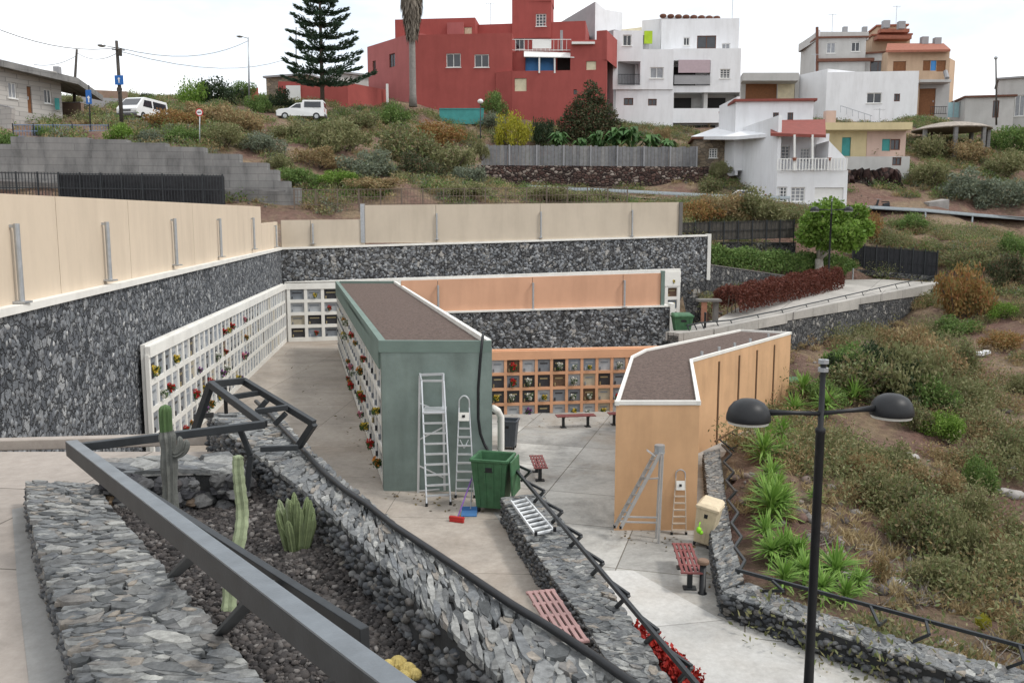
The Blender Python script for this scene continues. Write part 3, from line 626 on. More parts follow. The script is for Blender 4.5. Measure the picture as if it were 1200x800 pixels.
# ---- green building
gd = (gbl - gfl).xy; gln = gd.length; gu = V((gd.x, gd.y, 0)).normalized(); gn = V((gu.y, -gu.x, 0))       # gn: into the building (to the right)
rg = root('niche_building', 'green rendered niche building with brown gravel roof, ladders against its front', 'building', (gfl.x, gfl.y, ZA))
pf_ = [gfl + gn * .32 + gu * .3, gfr, gbr, gbl + gn * .32]
MB().prism([xy(gfl), xy(gfr), xy(gbr), xy(gbl + gn * .47), xy(gfl + gn * .47 + gu * .28), xy(gfl + gu * .28)], -7.4, GTOP - .13).build('wall', M_green, rg)
ngc = 25; C_green = niche_frame(rg, xy(gbl - gu * .02), xy(gfl + gu * .282), ZA + .05, ngc, 4, (gln - .3) / ngc, .60, M_white, [.4, .22, .05, .08, .05, .2], -1 if False else 1, fw=.14, top=.02, back=.31, depth=.09, base=.12)
m = MB(); m.obox(V((*xy(gfl), ZA + 2.56)) + gu * .281 - gn * .04, gu * (gln - .3), gn * .5, V((0, 0, GTOP - .14 - ZA - 2.56))); m.build('fascia', M_greent, rg)
m = MB(); m.add([(p.x, p.y, GTOP - .1) for p in (gfl, gfr, gbr, gbl)], [(0, 1, 2, 3)]); m.build('roof', M_roofg, rg)
m = MB(); Z_ = V((0, 0, 1)); e = [V((p.x, p.y, GTOP - .12)) for p in (gfl - gn * .04, gfr, gbr, gbl - gn * .04)]
m.bar(e[0] + gu * .06, e[1] + gu * .06, .12, .24); m.bar(e[0] + gn * .07 + gu * .13, e[3] + gn * .07, .14, .236); m.bar(e[3] + gn * .2 - gu * .1, e[2] - gu * .1, .2, .238)
m.build('coping', M_greent, rg)
m = MB(); m.bar(e[1] - V((.03, 0, 0)) + gu * .13, e[2] - V((.03, 0, 0)) - gu * .2, .10, .25); m.build('coping', M_white, rg)
# white downpipe on its right corner and black cable on its front
dp = P(587, 500, 18.3); m = MB(); m.tube([P(578, 478, 18.0), P(583, 481, 18.2), P(587, 488, 18.3), (dp.x, dp.y, -7.1)], .075, 12); tag(m.build('downpipe', M_white, None, True), 'white plastic downpipe at the right corner of the green building', 'downpipe')
fy = gfl.y - .05; m = MB(); m.tube([P(566, 392, fy + .3), P(565.5, 396, fy), P(563, 420, fy), P(560.5, 455, fy), P(560.5, 490, fy), P(563, 508, fy), P(568, 521, fy), P(575, 533, fy - .1), P(579, 545, fy - .2)], .03, 8)
tag(m.build('cable', M_black, None, True), 'black cable hanging down the front of the green building', 'cable')
# ---- peach niche wall
kA, kB = P(566, 450, 33.0), P(800, 450, 34.2)
rp = root('niche_wall', 'peach four-row niche wall under dark stone at the end of the plaza', 'niche wall', (kA.x, kA.y, ZP))
PT = zat(411, 33.0); prow = .605; ku = (kB - kA).xy.length
C_peach = niche_frame(rp, xy(kA), xy(kB), PT - .34 - 4 * prow - .18, 12, 4, .615, prow, M_peachf, WP, 1, off=.28, fw=.115, base=.18, depth=.12, top=.34)
# ---- peach building
zr = zat(470, G(722, 621, ZP).y)
pb_ = [G(722, 470, zr), G(740, 417, zr), G(756, 409, zr), G(867, 386, zr), G(927, 389, zr), G(811, 421, zr), G(820, 470, zr)]
rq = root('niche_building', 'peach rendered bent building with brown gravel roof beside the lower plaza', 'building', (pb_[0].x, pb_[0].y, ZP))
MB().prism([xy(p) for p in pb_], -7.6, zr - .1).build('wall', M_peach, rq)
MB().add([(p.x, p.y, zr - .07) for p in pb_], [tuple(range(7))]).build('roof', M_roofg, rq)
m = MB()
for i in range(7):
    a, b = pb_[i], pb_[(i + 1) % 7]; n = V((-(b - a).y, (b - a).x, 0)).normalized() * .03; d = (b - a).normalized() * .03
    m.bar(V((a.x, a.y, zr - .05 + .002 * i)) - n - d, V((b.x, b.y, zr - .05 + .002 * i)) - n + d, .09, .10)
m.build('coping', M_white, rq)
E_, D_ = pb_[5], pb_[4]; eu = (D_ - E_).normalized(); en = V((eu.y, -eu.x, 0))
for x in (842, 865.5, 886, 906):
    p = hitp(x, 440, E_, D_); MB().obox(V((p.x, p.y, -7.5)) - eu * .05 - en * .002, eu * .1, en * .03, V((0, 0, zr - .32 + 7.5))).build('joint_strip', M_brown, rq)
m = MB()
for x in (826, 846, 864, 882, 903): p = hitp(x, 410, E_, D_); m.cyl(V((p.x, p.y, zr)) - en * .1, V((p.x, p.y, zr + .14)) - en * .1, .05, 8)
m.build('vent_stub', M_galv, rq)

# =============================================================== flowers in the niches
def leaves(lobes, n, size, rng, asp=.45, up=.0, shell=.5, tri=False):
    c = np.array([l[0] for l in lobes], float); rad = np.array([l[1] if isinstance(l[1], (tuple, list)) else (l[1],) * 3 for l in lobes], float)
    wv = rad.prod(1) ** .75; k = rng.choice(len(lobes), n, p=wv / wv.sum())
    d = rng.standard_normal((n, 3)); d /= np.linalg.norm(d, axis=1, keepdims=True)
    rr = shell + (1 - shell) * rng.random((n, 1)) ** .7
    p = c[k] + d * rad[k] * rr * (1 + .12 * rng.standard_normal((n, 1)))
    a = rng.standard_normal((n, 3)) + d * .7 + np.array([0, 0, up]); a /= np.linalg.norm(a, axis=1, keepdims=True)
    b = np.cross(a, rng.standard_normal((n, 3))); b /= np.linalg.norm(b, axis=1, keepdims=True)
    s = size * (.6 + .8 * rng.random((n, 1)))
    v = np.stack([p - a * s * .5, p + b * s * asp * .5, p + a * s * .5, p - b * s * asp * .5], 1)
    return v.reshape(-1, 3), np.arange(4 * n).reshape(-1, 4)
M_leafg = island('bouquet_green', [(.03, .07, .02), (.06, .12, .03), (.10, .15, .05)], .6, .3, .15)
FCOL = {'red': [(.45, .02, .02), (.6, .05, .04)], 'white': [(.7, .7, .66), (.8, .78, .7)], 'pink': [(.6, .16, .25), (.7, .32, .38)], 'yellow': [(.7, .5, .05), (.75, .6, .12)], 'purple': [(.22, .06, .25), (.35, .12, .36)], 'orange': [(.65, .22, .04), (.7, .35, .08)]}
BQ = {}
def bouquet(color, pos, label, group, sc=1):
    if color not in BQ:
        me = []
        for sd in range(2):
            rg_ = np.random.default_rng(sd + len(BQ) * 7); lob = [((0, 0, .16), (.11, .08, .12)), ((.05, 0, .22), .08), ((-.05, 0, .2), .08)]
            v1, f1 = leaves(lob, 60, .10, rg_); v2, f2 = leaves([((x * 1.15, y - .02, z + .04), .05) for (x, y, z), _ in lob] + [((.02, -.03, .15), .06), ((-.03, -.03, .3), .045)], 90, .055, rg_, .9)
            o = npmesh('flower_bunch', np.r_[v1, v2], np.r_[f1, f2 + len(v1)], [M_leafg, island('petals_' + color, FCOL[color], .6, .3, .2)], None, np.r_[np.zeros(len(f1)), np.ones(len(f2))])
            me.append(o.data); bpy.data.objects.remove(o)
        BQ[color] = me
    o = bpy.data.objects.new('flower_bunch', random.choice(BQ[color])); COL.objects.link(o); o.location = pos; o.rotation_euler = (0, 0, random.uniform(-.4, .4)); o.scale = (sc,) * 3
    tag(o, label, 'flowers', group)
def fill(cells, wall, p, grp, cols, cut, sc=1, ncol=None, rev=False, out=.02):
    nc_ = max(c[0] for c in cells) + 1
    for i, j, pos, u, n, w_, h_ in cells:
        i2 = nc_ - 1 - i if rev else i
        if i2 >= cut or random.random() > p: continue
        c = random.choice(cols)
        bouquet(c, pos - n * (out + .06) + u * random.uniform(-.1, .1), f'{c} flowers in the {ROWN[j]} niche of the {ORD[i2]} column {wall}', grp, sc * random.uniform(.75, 1.25))
fill(C_left, 'on the long white wall', .32, 'flowers in the long white niche wall', ['red', 'pink', 'yellow', 'white', 'orange', 'purple', 'red'], 20, .85)
fill(C_green, 'on the green building', .5, 'flowers on the green building side', ['orange', 'red', 'pink', 'yellow', 'orange', 'white', 'red'], 18, .8, rev=True, out=.06)
fill(C_peach, 'on the peach wall', .62, 'flowers in the peach niche wall', ['red', 'white', 'pink', 'yellow', 'purple', 'white', 'white'], 12, .95)
fill(C_back, 'on the rear white wall', .3, 'flowers in the rear white niche wall', ['white', 'red', 'yellow'], 3)
fill(C_end, 'at the rear wall end', .8, 'flowers at the far end of the rear wall', ['yellow', 'red', 'white'], 1)
# =============================================================== railings and hose
def bars(r, name, segs, w, h, mat):
    for a, b in segs: MB().bar(a, b, w, h).build(name, mat, r, bev=.004)
r = root('zigzag_railing', 'thick dark steel beam railing crossing the cactus planter in front', 'railing', tuple(G(85, 522, -1.05)))
b1, b0 = G(84, 525, -1.28), G(437, 800, -1.05); b0 = b0 + (b0 - b1) * .22
MB().bar(b1, b0, .064, .085).build('beam', M_steel, r, bev=.004)
MB().bar(b1 + V((0, 0, .0455)), b0 + V((0, 0, .0455)), .062, .006).build('lit_top_strip', plain('lit_top_steel', (.155, .172, .188), .42, .2, 8, .15, 90, metal=.2, spec=.5), r)  # added thin strip; sky light on the beam top put into its lighter colour
MB().bar(b1 + V((.03, .0, -.03)), G(428, 752, -1.14), .03, .085).build('side_bar', M_steel, r, bev=.003)
bars(r, 'bracket', [(G(312, 684, -1.12), G(258, 742, -1.83)), (G(238, 640, -1.12), G(203, 674, -1.78)), (G(420, 780, -1.12), G(372, 812, -1.8))], .06, .02, M_steel)
q = lambda x, y, Y: P(x, y, Y)
r = root('zigzag_railing', 'thin bent steel railing bars zigzagging over the far end of the planter', 'railing', tuple(q(247, 450, 6)))
A_, B_, C_, D1, E1 = q(310, 497, 5.5), q(247, 450, 6.1), q(285, 446, 6.6), q(368, 496, 6.2), q(350, 523, 6.3)
bars(r, 'rail', [(b1, A_), (A_, B_), (B_, q(228, 506, 6.2)), (B_, C_), (C_, D1), (D1, E1)], .045, .05, M_steel)
bars(r, 'brace', [(q(273, 465, 6.4), q(304, 460, 6.5)), (q(299, 482, 6.2), q(337, 477, 6.3)), (q(313, 469, 6.4), q(302, 481, 6.4)), (q(335, 484, 6.3), q(322, 497, 6.3)), (q(305, 526, 6.1), q(349, 524, 6.2)), (q(229, 488, 6.2), q(248, 486, 6.6))], .035, .04, M_steel)
bars(r, 'post', [(q(263.5, 452, 6.5), q(265, 483, 6.7)), (q(280, 500, 5.5), q(294, 533, 5.5)), (q(294, 533, 5.5), q(289, 575, 5.5))], .03, .035, M_steel)
r = root('zigzag_railing', 'dark steel handrail with pointed side braces on the middle low wall', 'railing', tuple(G(590, 533, -4.65)))
ra, rb_ = G(588, 531, -4.62), G(822, 808, -4.62)
MB().bar(ra, rb_, .05, .06).build('rail', M_steel, r, bev=.004)
tips = [(622, 552), (638, 575), (659, 599), (681.5, 627.5), (707, 659), (737, 696.5), (771.5, 738.5), (810.5, 780.5)]; feet = [(611, 563), (626, 588), (647, 612), (668, 640), (693.5, 673), (722, 711), (756.5, 753), (796, 797)]
for (tx, ty), (fx, fy_) in zip(tips, feet):
    ay = ty - (11 + .035 * (ty - 550)); ax = 590 + (ay - 533) * 225 / 267
    T_ = G(tx, ty, -4.60); m = MB(); m.bar(G(ax, ay, -4.62), T_, .04, .045); m.bar(T_, G(fx, fy_, -4.93), .042, .047); m.build('brace', M_steel, r, bev=.003)
r = root('zigzag_railing', 'long dark handrail on the low wall below the dry slope', 'railing', tuple(G(862, 668, -6.4)))
MB().bar(G(862, 667, -6.38), G(1240, 768, -6.38), .055, .06).build('rail', M_steel, r, bev=.004)
for p, t2, f2 in (((1020, 710), (1030, 732), (1038, 726)), ((1085, 727), (1089, 743), (1068, 752)), ((1195, 757), (1200, 775), (1180, 782)), ((905, 680), (918, 692), (892, 692))):
    m = MB(); m.bar(G(*p, -6.38), G(*t2, -6.45), .04, .045); m.bar(G(*t2, -6.45), G(*f2, -6.66), .042, .047); m.build('brace', M_steel, r)
r = root('zigzag_railing', 'zigzag steel bars along the low wall by the yuccas and peach building', 'railing', tuple(G(850, 524, -6.5)))
zz = [(846, 521), (857, 532), (848, 541), (860, 553), (851, 563), (862, 576), (853, 586), (865, 601), (857, 613), (869, 629), (861, 641), (873, 657), (865, 671)]
for a, b in zip(zz[:-1], zz[1:]): MB().bar(G(*a, -6.42 if a[0] > 855 else -6.6), G(*b, -6.42 if b[0] > 855 else -6.6), .05, .055).build('brace', M_steel, r)
f0, f1 = P(838, 517, 25.5), P(932, 463, 33.5)
MB().bar(f0, f1, .045, .05).build('rail', M_brown, r); MB().bar(f0 + V((.35, -.1, -.3)), f1 + V((.2, -.1, -.35)), .04, .045).build('rail', M_steel, r)
for k in range(8): a = f0.lerp(f1, (k + .3) / 8); MB().bar(a, a + V((.5, -.25, -.38)), .035, .04).build('brace', M_steel, r)
vs = []; fs = []; rgf = np.random.default_rng(2); lob = []
for i in range(26):
    t = i / 25; p = G(lerp(748, 812, t), lerp(743, 806, t), -5.25) + V((rgf.uniform(-.05, .08), rgf.uniform(-.1, .1), rgf.uniform(-.12, .1))); lob.append((tuple(p), .15))
fv, ff = leaves(lob, 2600, .06, rgf, .75, .2, .3); gv, gf = leaves([((x + .05, y, z - .25), .2) for (x, y, z), _ in lob], 1500, .09, rgf, .5, .2, .3)
r = root('flower_bed', 'bright red flowering plants along the outer side of the middle low wall', 'flowers', lob[0][0])
npmesh('blossoms', fv, ff, island('red_blossom', [(.30, .015, .012), (.40, .03, .02), (.20, .012, .012)], .6, .25, .15), r); npmesh('foliage', gv, gf, M_leafg, r)
r = root('path_railing', 'thin low steel rail with leaning posts along the ramp path edge', 'railing', tuple(pf[0]))
pr = [(805, 381, 36.0), (822, 378, 36.6), (856, 375, 38.5), (916, 363, 42.5), (970, 351, 47), (1010, 342, 50), (1049, 333, 54), (1078, 327, 57.5), (1097, 323, 60)]
pr = [P(*p) for p in pr]
MB().tube(pr, .035, 8).build('rail', M_steel, r)
for i in range(len(pr) - 1):
    for f in (0, .5): a = pr[i].lerp(pr[i + 1], f); MB().bar(a, a + V((.18, -.1, -.42)), .04, .04).build('post', M_steel, r)
# hose on the curving planter wall
hp = [(300, 470), (318, 487), (330, 500), (350, 521), (378, 552), (402, 572), (432, 592), (462, 616), (500, 641), (545, 671), (600, 708), (650, 738), (700, 771), (748, 805), (800, 845)]
tag(MB().tube([G(x, y, zw + .05) for x, y in hp], .019, 10).build('hose', M_black, None, True), 'thick black hose lying along the curving slate wall', 'hose')

rl_ = np.random.default_rng(12); pts_ = []
for (x0, y0, x1, y1, z, k) in ((590, 600, 740, 800, ZA, 90), (840, 690, 1150, 800, ZP, 120), (800, 640, 845, 690, ZP, 40), (590, 490, 720, 500, ZP, 60), (722, 622, 810, 640, ZP, 40), (452, 578, 560, 596, ZA, 40), (330, 405, 450, 560, ZA, 60)):
    for _ in range(k): t = rl_.random(); pts_.append((G(lerp(x0, x1, t) + rl_.normal() * 7, lerp(y0, y1, t) + rl_.normal() * 5, z) + V((0, 0, .012)))[:])
pts_ = np.array(pts_); n_ = len(pts_); a_ = rl_.random(n_) * 6.28; s_ = .02 + .035 * rl_.random(n_); d_ = np.stack([np.cos(a_), np.sin(a_), .2 * rl_.standard_normal(n_)], 1) * s_[:, None]; e_ = np.stack([-np.sin(a_), np.cos(a_), .25 * rl_.standard_normal(n_)], 1) * s_[:, None] * .5
o = npmesh('fallen_leaves', np.stack([pts_ - d_, pts_ + e_, pts_ + d_, pts_ - e_], 1).reshape(-1, 3), np.arange(4 * n_).reshape(-1, 4), island('leaf_litter', [(.12, .08, .04), (.2, .14, .07), (.08, .06, .035), (.16, .13, .06)], .9, .1))
tag(o, 'dry fallen leaves and grit lying along the paving edges', 'leaves', kind='stuff')
# =============================================================== cacti
def ribbed(mb, pts, rad, ribs, dep, spn=0, mi=0):
    n = ribs * 2; pts = [V(p) for p in pts]; base = len(mb.v); m2 = MB(); m2.tube(pts, rad, n, mi)
    for i in range(len(pts)):
        for k in range(0, n, 2):
            v = V(m2.v[i * n + k]); m2.v[i * n + k] = tuple(v + (pts[i] - v) * dep)
    mb.add(m2.v, m2.f, mi)
def spl(pts, k=6):
    o = []
    for i in range(len(pts) - 1):
        p0, p1, p2, p3 = V(pts[max(i - 1, 0)]), V(pts[i]), V(pts[i + 1]), V(pts[min(i + 2, len(pts) - 1)])
        for j in range(k):
            t = j / k; o.append(.5 * ((2 * p1) + (p2 - p0) * t + (2 * p0 - 5 * p1 + 4 * p2 - p3) * t * t + (3 * p1 - p0 - 3 * p2 + p3) * t ** 3))
    return o + [V(pts[-1])]
M_cacg = plain('grey_cactus', (.13, .135, .125), .7, .25, 14, .4, 60)
M_cact = plain('green_cactus_tip', (.075, .13, .05), .65, .2, 14, .3, 60)
M_cacp = plain('pale_green_cactus', (.25, .29, .18), .65, .25, 9, .4, 50)
M_cacd = plain('mid_green_cactus', (.17, .21, .105), .65, .35, 12, .4, 60)
M_gold2 = plain('golden_spines', (.42, .33, .12), .8, .35, 30, .6, 80)
Yc = 4.75
r = root('column_cactus', 'tall grey column cactus with green tip and one curled side arm', 'cactus', tuple(P(200, 598, Yc)))
pts = spl([P(200, 606, Yc), P(199, 560, Yc), P(197, 520, Yc), P(195, 505, Yc)], 6); m = MB(); ribbed(m, pts, [.045 + .004 * math.sin(i) for i in range(len(pts))], 9, .3); m.build('stem', M_cacg, r)
pts = spl([P(195, 506, Yc), P(194, 490, Yc), P(193.5, 474, Yc)], 6); m = MB(); ribbed(m, pts, [.036] * (len(pts) - 3) + [.033, .024, .006], 9, .3); m.build('tip', M_cact, r)
pts = spl([P(198, 530, Yc), P(207, 533, Yc), P(216, 527, Yc), P(219, 515, Yc)], 5); m = MB(); ribbed(m, pts, [.023] * (len(pts) - 3) + [.021, .015, .005], 8, .3); ribbed(m, spl([P(208, 528, Yc - .05), P(211, 518, Yc - .05), P(210, 511, Yc - .05)], 5), [.016] * 8 + [.013, .009, .004], 8, .3); m.build('arm', M_cacg, r)
r = root('column_cactus', 'pale green column cactus with a bent wavy stem', 'cactus', tuple(P(270, 706, 4.0)))
pts = spl([P(268, 715, 3.95), P(272, 670, 4), P(281, 630, 4.05), P(284, 600, 4.1), P(281, 570, 4.1), P(279, 548, 4.1), P(279, 533, 4.1)], 7); n_ = len(pts)
m = MB(); ribbed(m, pts, [.036 * (1 - .28 * i / n_) * (1 + .06 * math.sin(i * 1.9)) if i < n_ - 2 else (.024, .008)[i - n_ + 2] for i in range(n_)], 6, .42); m.build('stem', M_cacp, r)
r = root('clump_cactus', 'clump of short green column cacti beside the curved wall', 'cactus', tuple(G(347, 648, ZG)))
rg_ = random.Random(3)
for k in range(22):
    a = rg_.uniform(0, 6.28); d = rg_.uniform(0, .062); b_ = G(348, 645, ZG) + V((math.cos(a) * d, math.sin(a) * d * .7, 0)); h_ = rg_.uniform(.2, .38) - d * .9
    m = MB(); pts = [b_ + V((math.cos(a) * .06 * t, math.sin(a) * .05 * t, h_ * t)) for t in (0, .2, .4, .6, .8, .93, 1)]
    ribbed(m, pts, [.02, .024, .025, .025, .023, .016, .005], 7, .4); m.build('stem', M_cacd if k % 3 else M_cacp, r)
r = root('barrel_cactus', 'small clump of golden barrel cacti by the foreground beam', 'cactus', tuple(G(470, 785, ZG)))
for x, y, s in ((455, 780, .038), (466, 777, .045), (478, 784, .04), (472, 792, .036), (486, 789, .032), (462, 790, .032)):
    m = MB(); c = G(x, y, ZG + .05); pts = [c + V((0, 0, s * 1.7 * (t - .5))) for t in (0, .15, .4, .65, .88, 1)]; ribbed(m, pts, [s * k for k in (.4, .8, 1, .9, .5, .08)], 12, .18); m.build('head', M_gold2, r)
for k, (x, y) in enumerate(((305, 556), (158, 562), (172, 540))): pass

# =============================================================== ladders
def ladder(name, label, fl, fr, tl, tr, n, rad=.022, first=.06, last=.95, mat=None, tread=.07, flat=True):
    mat = mat or M_alu; fl, fr, tl, tr = map(V, (fl, fr, tl, tr)); r = root(name, label, 'ladder', tuple(fl))
    nrm = (fr - fl).cross(tl - fl).normalized()
    for a, b in ((fl, tl), (fr, tr)): MB().bar(a, b, rad * 1.3, rad * 2.2, nrm).build('rail', mat, r, bev=.004)
    for k in range(n):
        t = lerp(first, last, k / (n - 1)); a, b = fl.lerp(tl, t), fr.lerp(tr, t)
        MB().bar(a, b, tread if flat else rad * 1.6, .028, (0, 0, 1)).build('tread', mat, r)
    for p in (fl, fr): MB().box(p + V((0, 0, .03)), (.05, .06, .07)).build('foot', M_black, r)
    return r
Yg = gfl.y - .12
F1, F2 = G(500, 593, ZA), G(528, 591, ZA)
T1, T2 = P(494, 446, Yg - .25), P(520, 446, Yg - .25)
r = ladder('step_ladder', 'tall aluminium platform step ladder against the green front', F1, F2, T1, T2, 9, .024, .08, .74)
for a, b in ((P(490, 578, Yg), P(492, 440, Yg)), (P(521, 574, Yg), P(519, 440, Yg))): MB().bar(a, b, .035, .045).build('rear_rail', M_alu, r)
m = MB(); m.bar(P(492, 439, Yg), P(520, 438, Yg), .035, .05); m.bar(T1, P(492, 438, Yg), .03, .04); m.bar(T2, P(520, 438, Yg), .03, .04); m.bar(T1, T2, .03, .04); m.build('guard_rail', M_alu, r)
m = MB(); a = F1.lerp(T1, .74); b = F2.lerp(T2, .74); m.obox(a, b - a, V((0, .38, 0)), V((0, 0, .05))); m.build('platform', M_alu, r)
bars(r, 'brace', [(P(490, 545, Yg), P(521, 560, Yg)), (P(491, 515, Yg), P(520, 500, Yg)), (P(491, 472, Yg), P(520, 484, Yg)), (P(489, 575, Yg), P(515, 573, Yg))], .02, .03, M_alu)
fl, fr = P(534, 588, Yg - .35), P(556, 588, Yg - .35); fl.z = fr.z = ZA; tl, tr = P(538, 478, Yg + .02), P(550, 478, Yg + .02)
r = ladder('step_ladder', 'small aluminium step ladder with white square plate leaning on the green wall', fl, fr, tl, tr, 9, .02, .1, .87)
m = MB(); m.tube(spl([tl, P(538.5, 468, Yg), P(544, 463.5, Yg), P(549.5, 468, Yg), tr], 4), .016, 8); m.build('top_hoop', M_alu, r)
MB().bar(P(543.5, 483, Yg - .06), P(543.5, 493, Yg - .09), .22, .02, (0, 1, 0)).build('plate', M_white, r); MB().bar(P(543.2, 486, Yg - .085), P(543.2, 489, Yg - .095), .06, .01, (0, 1, 0)).build('plate_mark', M_black, r)
bars(r, 'brace', [(P(539, 515, Yg - .12), P(544, 525, Yg - .14)), (P(549, 515, Yg - .12), P(544, 525, Yg - .14))], .015, .02, M_alu)
ladder('ladder', 'white ladder section lying on top of the middle low wall', G(628, 627, -4.87), G(650, 622, -4.87), G(599, 587, -4.87), G(616, 583, -4.87), 9, .022, .04, .96, plain('white_ladder', (.66, .68, .69), .4, .05, 5, 0), .05)
yp = pb_[0].y
M_alud = plain('weathered_aluminium', (.48, .47, .46), .45, .1, 8, 0, metal=.45)
r = ladder('step_ladder', 'open A-frame ladder with paint bucket top standing before the peach wall', P(720, 618, yp - .45), P(727, 619, yp - .75), P(768, 530, yp - .35), P(774, 530, yp - .65), 8, .036, .1, .9, M_alud)
a1, a2_ = P(773, 527, yp - .35), P(769, 633, yp - .55); a2_.z = ZP
for dx in (0, .32): MB().bar(a1 + V((.02, -dx, 0)), a2_ + V((0, -dx, 0)), .045, .06).build('rear_rail', M_alud, r)
bars(r, 'brace', [(P(752, 561, yp - .5), P(772, 560, yp - .5)), (P(729, 605, yp - .7), P(770, 606, yp - .7)), (P(727, 611, yp - .75), P(770, 612, yp - .75))], .03, .04, M_alud)
m = MB(); m.cyl(P(773, 531, yp - .55), P(773, 521, yp - .55), .12, 14); m.build('top_tray', M_galv, r); MB().bar(P(758, 527, yp - .6), P(768, 534, yp - .6), .1, .03).build('shelf', M_alu, r)
fl, fr = P(787, 626, yp - .3), P(804, 625, yp - .3); fl.z = fr.z = ZP; tl, tr = P(792, 560, yp - .05), P(803, 560, yp - .05)
r = ladder('step_ladder', 'small step ladder with a white square plate leaning on the peach wall', fl, fr, tl, tr, 7, .018, .08, .8, plain('peach_ladder', (.55, .47, .38), .5, .08, 8, 0, metal=.2))
m = MB(); m.tube(spl([tl, P(792.5, 553, yp - .03), P(797.5, 550, yp - .03), P(802.5, 553, yp - .03), tr], 4), .014, 8); m.build('top_hoop', M_galv, r)
MB().bar(P(797.5, 563, yp - .1), P(797.5, 574, yp - .14), .2, .02, (0, 1, 0)).build('plate', M_white, r); MB().bar(P(797.5, 567, yp - .14), P(797.5, 570, yp - .15), .06, .01, (0, 1, 0)).build('plate_mark', M_black, r)

# =============================================================== bins, benches, tools
def shell(mb, w0, d0, w1, d1, z0, z1, th=.03, mi=0):
    f = lambda w, d, z: [(-w / 2, -d / 2, z), (w / 2, -d / 2, z), (w / 2, d / 2, z), (-w / 2, d / 2, z)]
    vs = f(w0, d0, z0) + f(w1, d1, z1) + f(w1 - th * 2, d1 - th * 2, z1) + f(w0 - th * 2, d0 - th * 2, z0 + th)
    fs = [(3, 2, 1, 0)]
    for k in range(3): fs += [(k * 4 + i, k * 4 + (i + 1) % 4, k * 4 + 4 + (i + 1) % 4, k * 4 + 4 + i) for i in range(4)]
    mb.add(vs, fs + [(12, 13, 14, 15)], mi)
def wbin(label, loc, yaw, w, d, h, mat, lid='open', tilt=0, name='wheelie_bin'):
    r = root(name, label, 'bin', (0, 0, 0)); wr = .09
    m = MB(); shell(m, w * .76, d * .74, w, d, .1, h); m.build('body', mat, r, bev=.012)
    m = MB(); t = .05
    for a, b in (((-w / 2, -d / 2), (w / 2, -d / 2)), ((w / 2, -d / 2), (w / 2, d / 2)), ((w / 2, d / 2), (-w / 2, d / 2)), ((-w / 2, d / 2), (-w / 2, -d / 2))): m.bar((*a, h - .02), (*b, h - .02), t, .055)
    m.build('rim', mat, r, bev=.01)
    for x in (-w * .33, w * .33):
        m = MB(); m.cyl((x - .025, d * .3, wr), (x + .025, d * .3, wr), wr, 14); m.build('wheel', M_black, r)
        m = MB(); m.cyl((x - .022, -d * .28, .06), (x + .022, -d * .28, .06), .06, 12); m.bar((x, -d * .28, .06), (x, -d * .28, .15), .03, .03); m.build('wheel', M_black, r)
    m = MB(); m.box((0, -d / 2 + .022, h - .2), (w * .28, .03, .1)); m.build('grip_recess', M_black, r, bev=.01)
    m = MB()
    for x in (-w * .34, -w * .12, w * .12, w * .34): m.bar((x * .8, -d * .38, .14), (x, -d * .497, h - .06), .03, .02, (0, 1, 0))
    m.build('ribs', mat, r)
    if lid == 'open': m = MB(); m.bar((w / 2 + .07, 0, h - .02), (w / 2 + .1, 0, h - .72), d * .95, .035, (1, 0, 0)); m.build('lid', mat, r, bev=.01)
    if lid == 'closed': m = MB(); m.add([(-w / 2 - .02, -d / 2 - .03, h + .01), (w / 2 + .02, -d / 2 - .03, h + .01), (w / 2 + .02, d / 2 + .03, h + .05), (-w / 2 - .02, d / 2 + .03, h + .05), (-w / 2 + .05, -d / 2 + .05, h + .07), (w / 2 - .05, -d / 2 + .05, h + .07), (w / 2 - .05, d / 2, h + .12), (-w / 2 + .05, d / 2, h + .12)], [(0, 3, 2, 1), (4, 5, 6, 7), (0, 1, 5, 4), (1, 2, 6, 5), (2, 3, 7, 6), (3, 0, 4, 7)]); m.build('lid', mat, r, bev=.01)
    r.location = loc; r.rotation_euler = (0, tilt, yaw); return r
M_bing = plain('green_plastic', (.045, .125, .058), .6, .3, 5, .05, 40, spec=.4)
M_bingy = plain('grey_plastic', (.075, .085, .10), .5, .1, 4, 0)
M_cream = plain('cream_plastic', (.60, .50, .35), .6, .15, 5, 0, stain=.3)
l = G(578, 597, ZA); wbin('open green wheeled bin standing before the green building', (l.x, l.y + .02, ZA), R(-14), .72, .68, 1.08, M_bing)
l = P(596, 514, 27.8); wbin('open dark grey bin on the plaza behind the white downpipe', (l.x, l.y, ZP), R(-10), .62, .58, .98, M_bingy, None)
l = G(822, 640, ZP); wbin('cream wheeled bin with closed lid leaning beside the red bench', (l.x + .05, l.y + .1, ZP), R(-28), .5, .52, .98, M_cream, 'closed', R(9))
l = P(798, 386, 36.6); wbin('low green ribbed bin at the start of the ramp path', (l.x, l.y - .2, l.z - .1), R(4), .85, .6, .72, M_bing, 'closed')
l = P(929, 466, 35.2); wbin('green bin half hidden behind the far end of the peach building', (l.x, l.y, ZP), R(0), .6, .6, 1.0, M_bing, 'closed')
M_red = plain('red_bench_paint', (.20, .065, .062), .6, .15, 6, .1, 40); M_pink = plain('faded_bench_paint', (.33, .20, .19), .6, .12, 6, .1, 40)
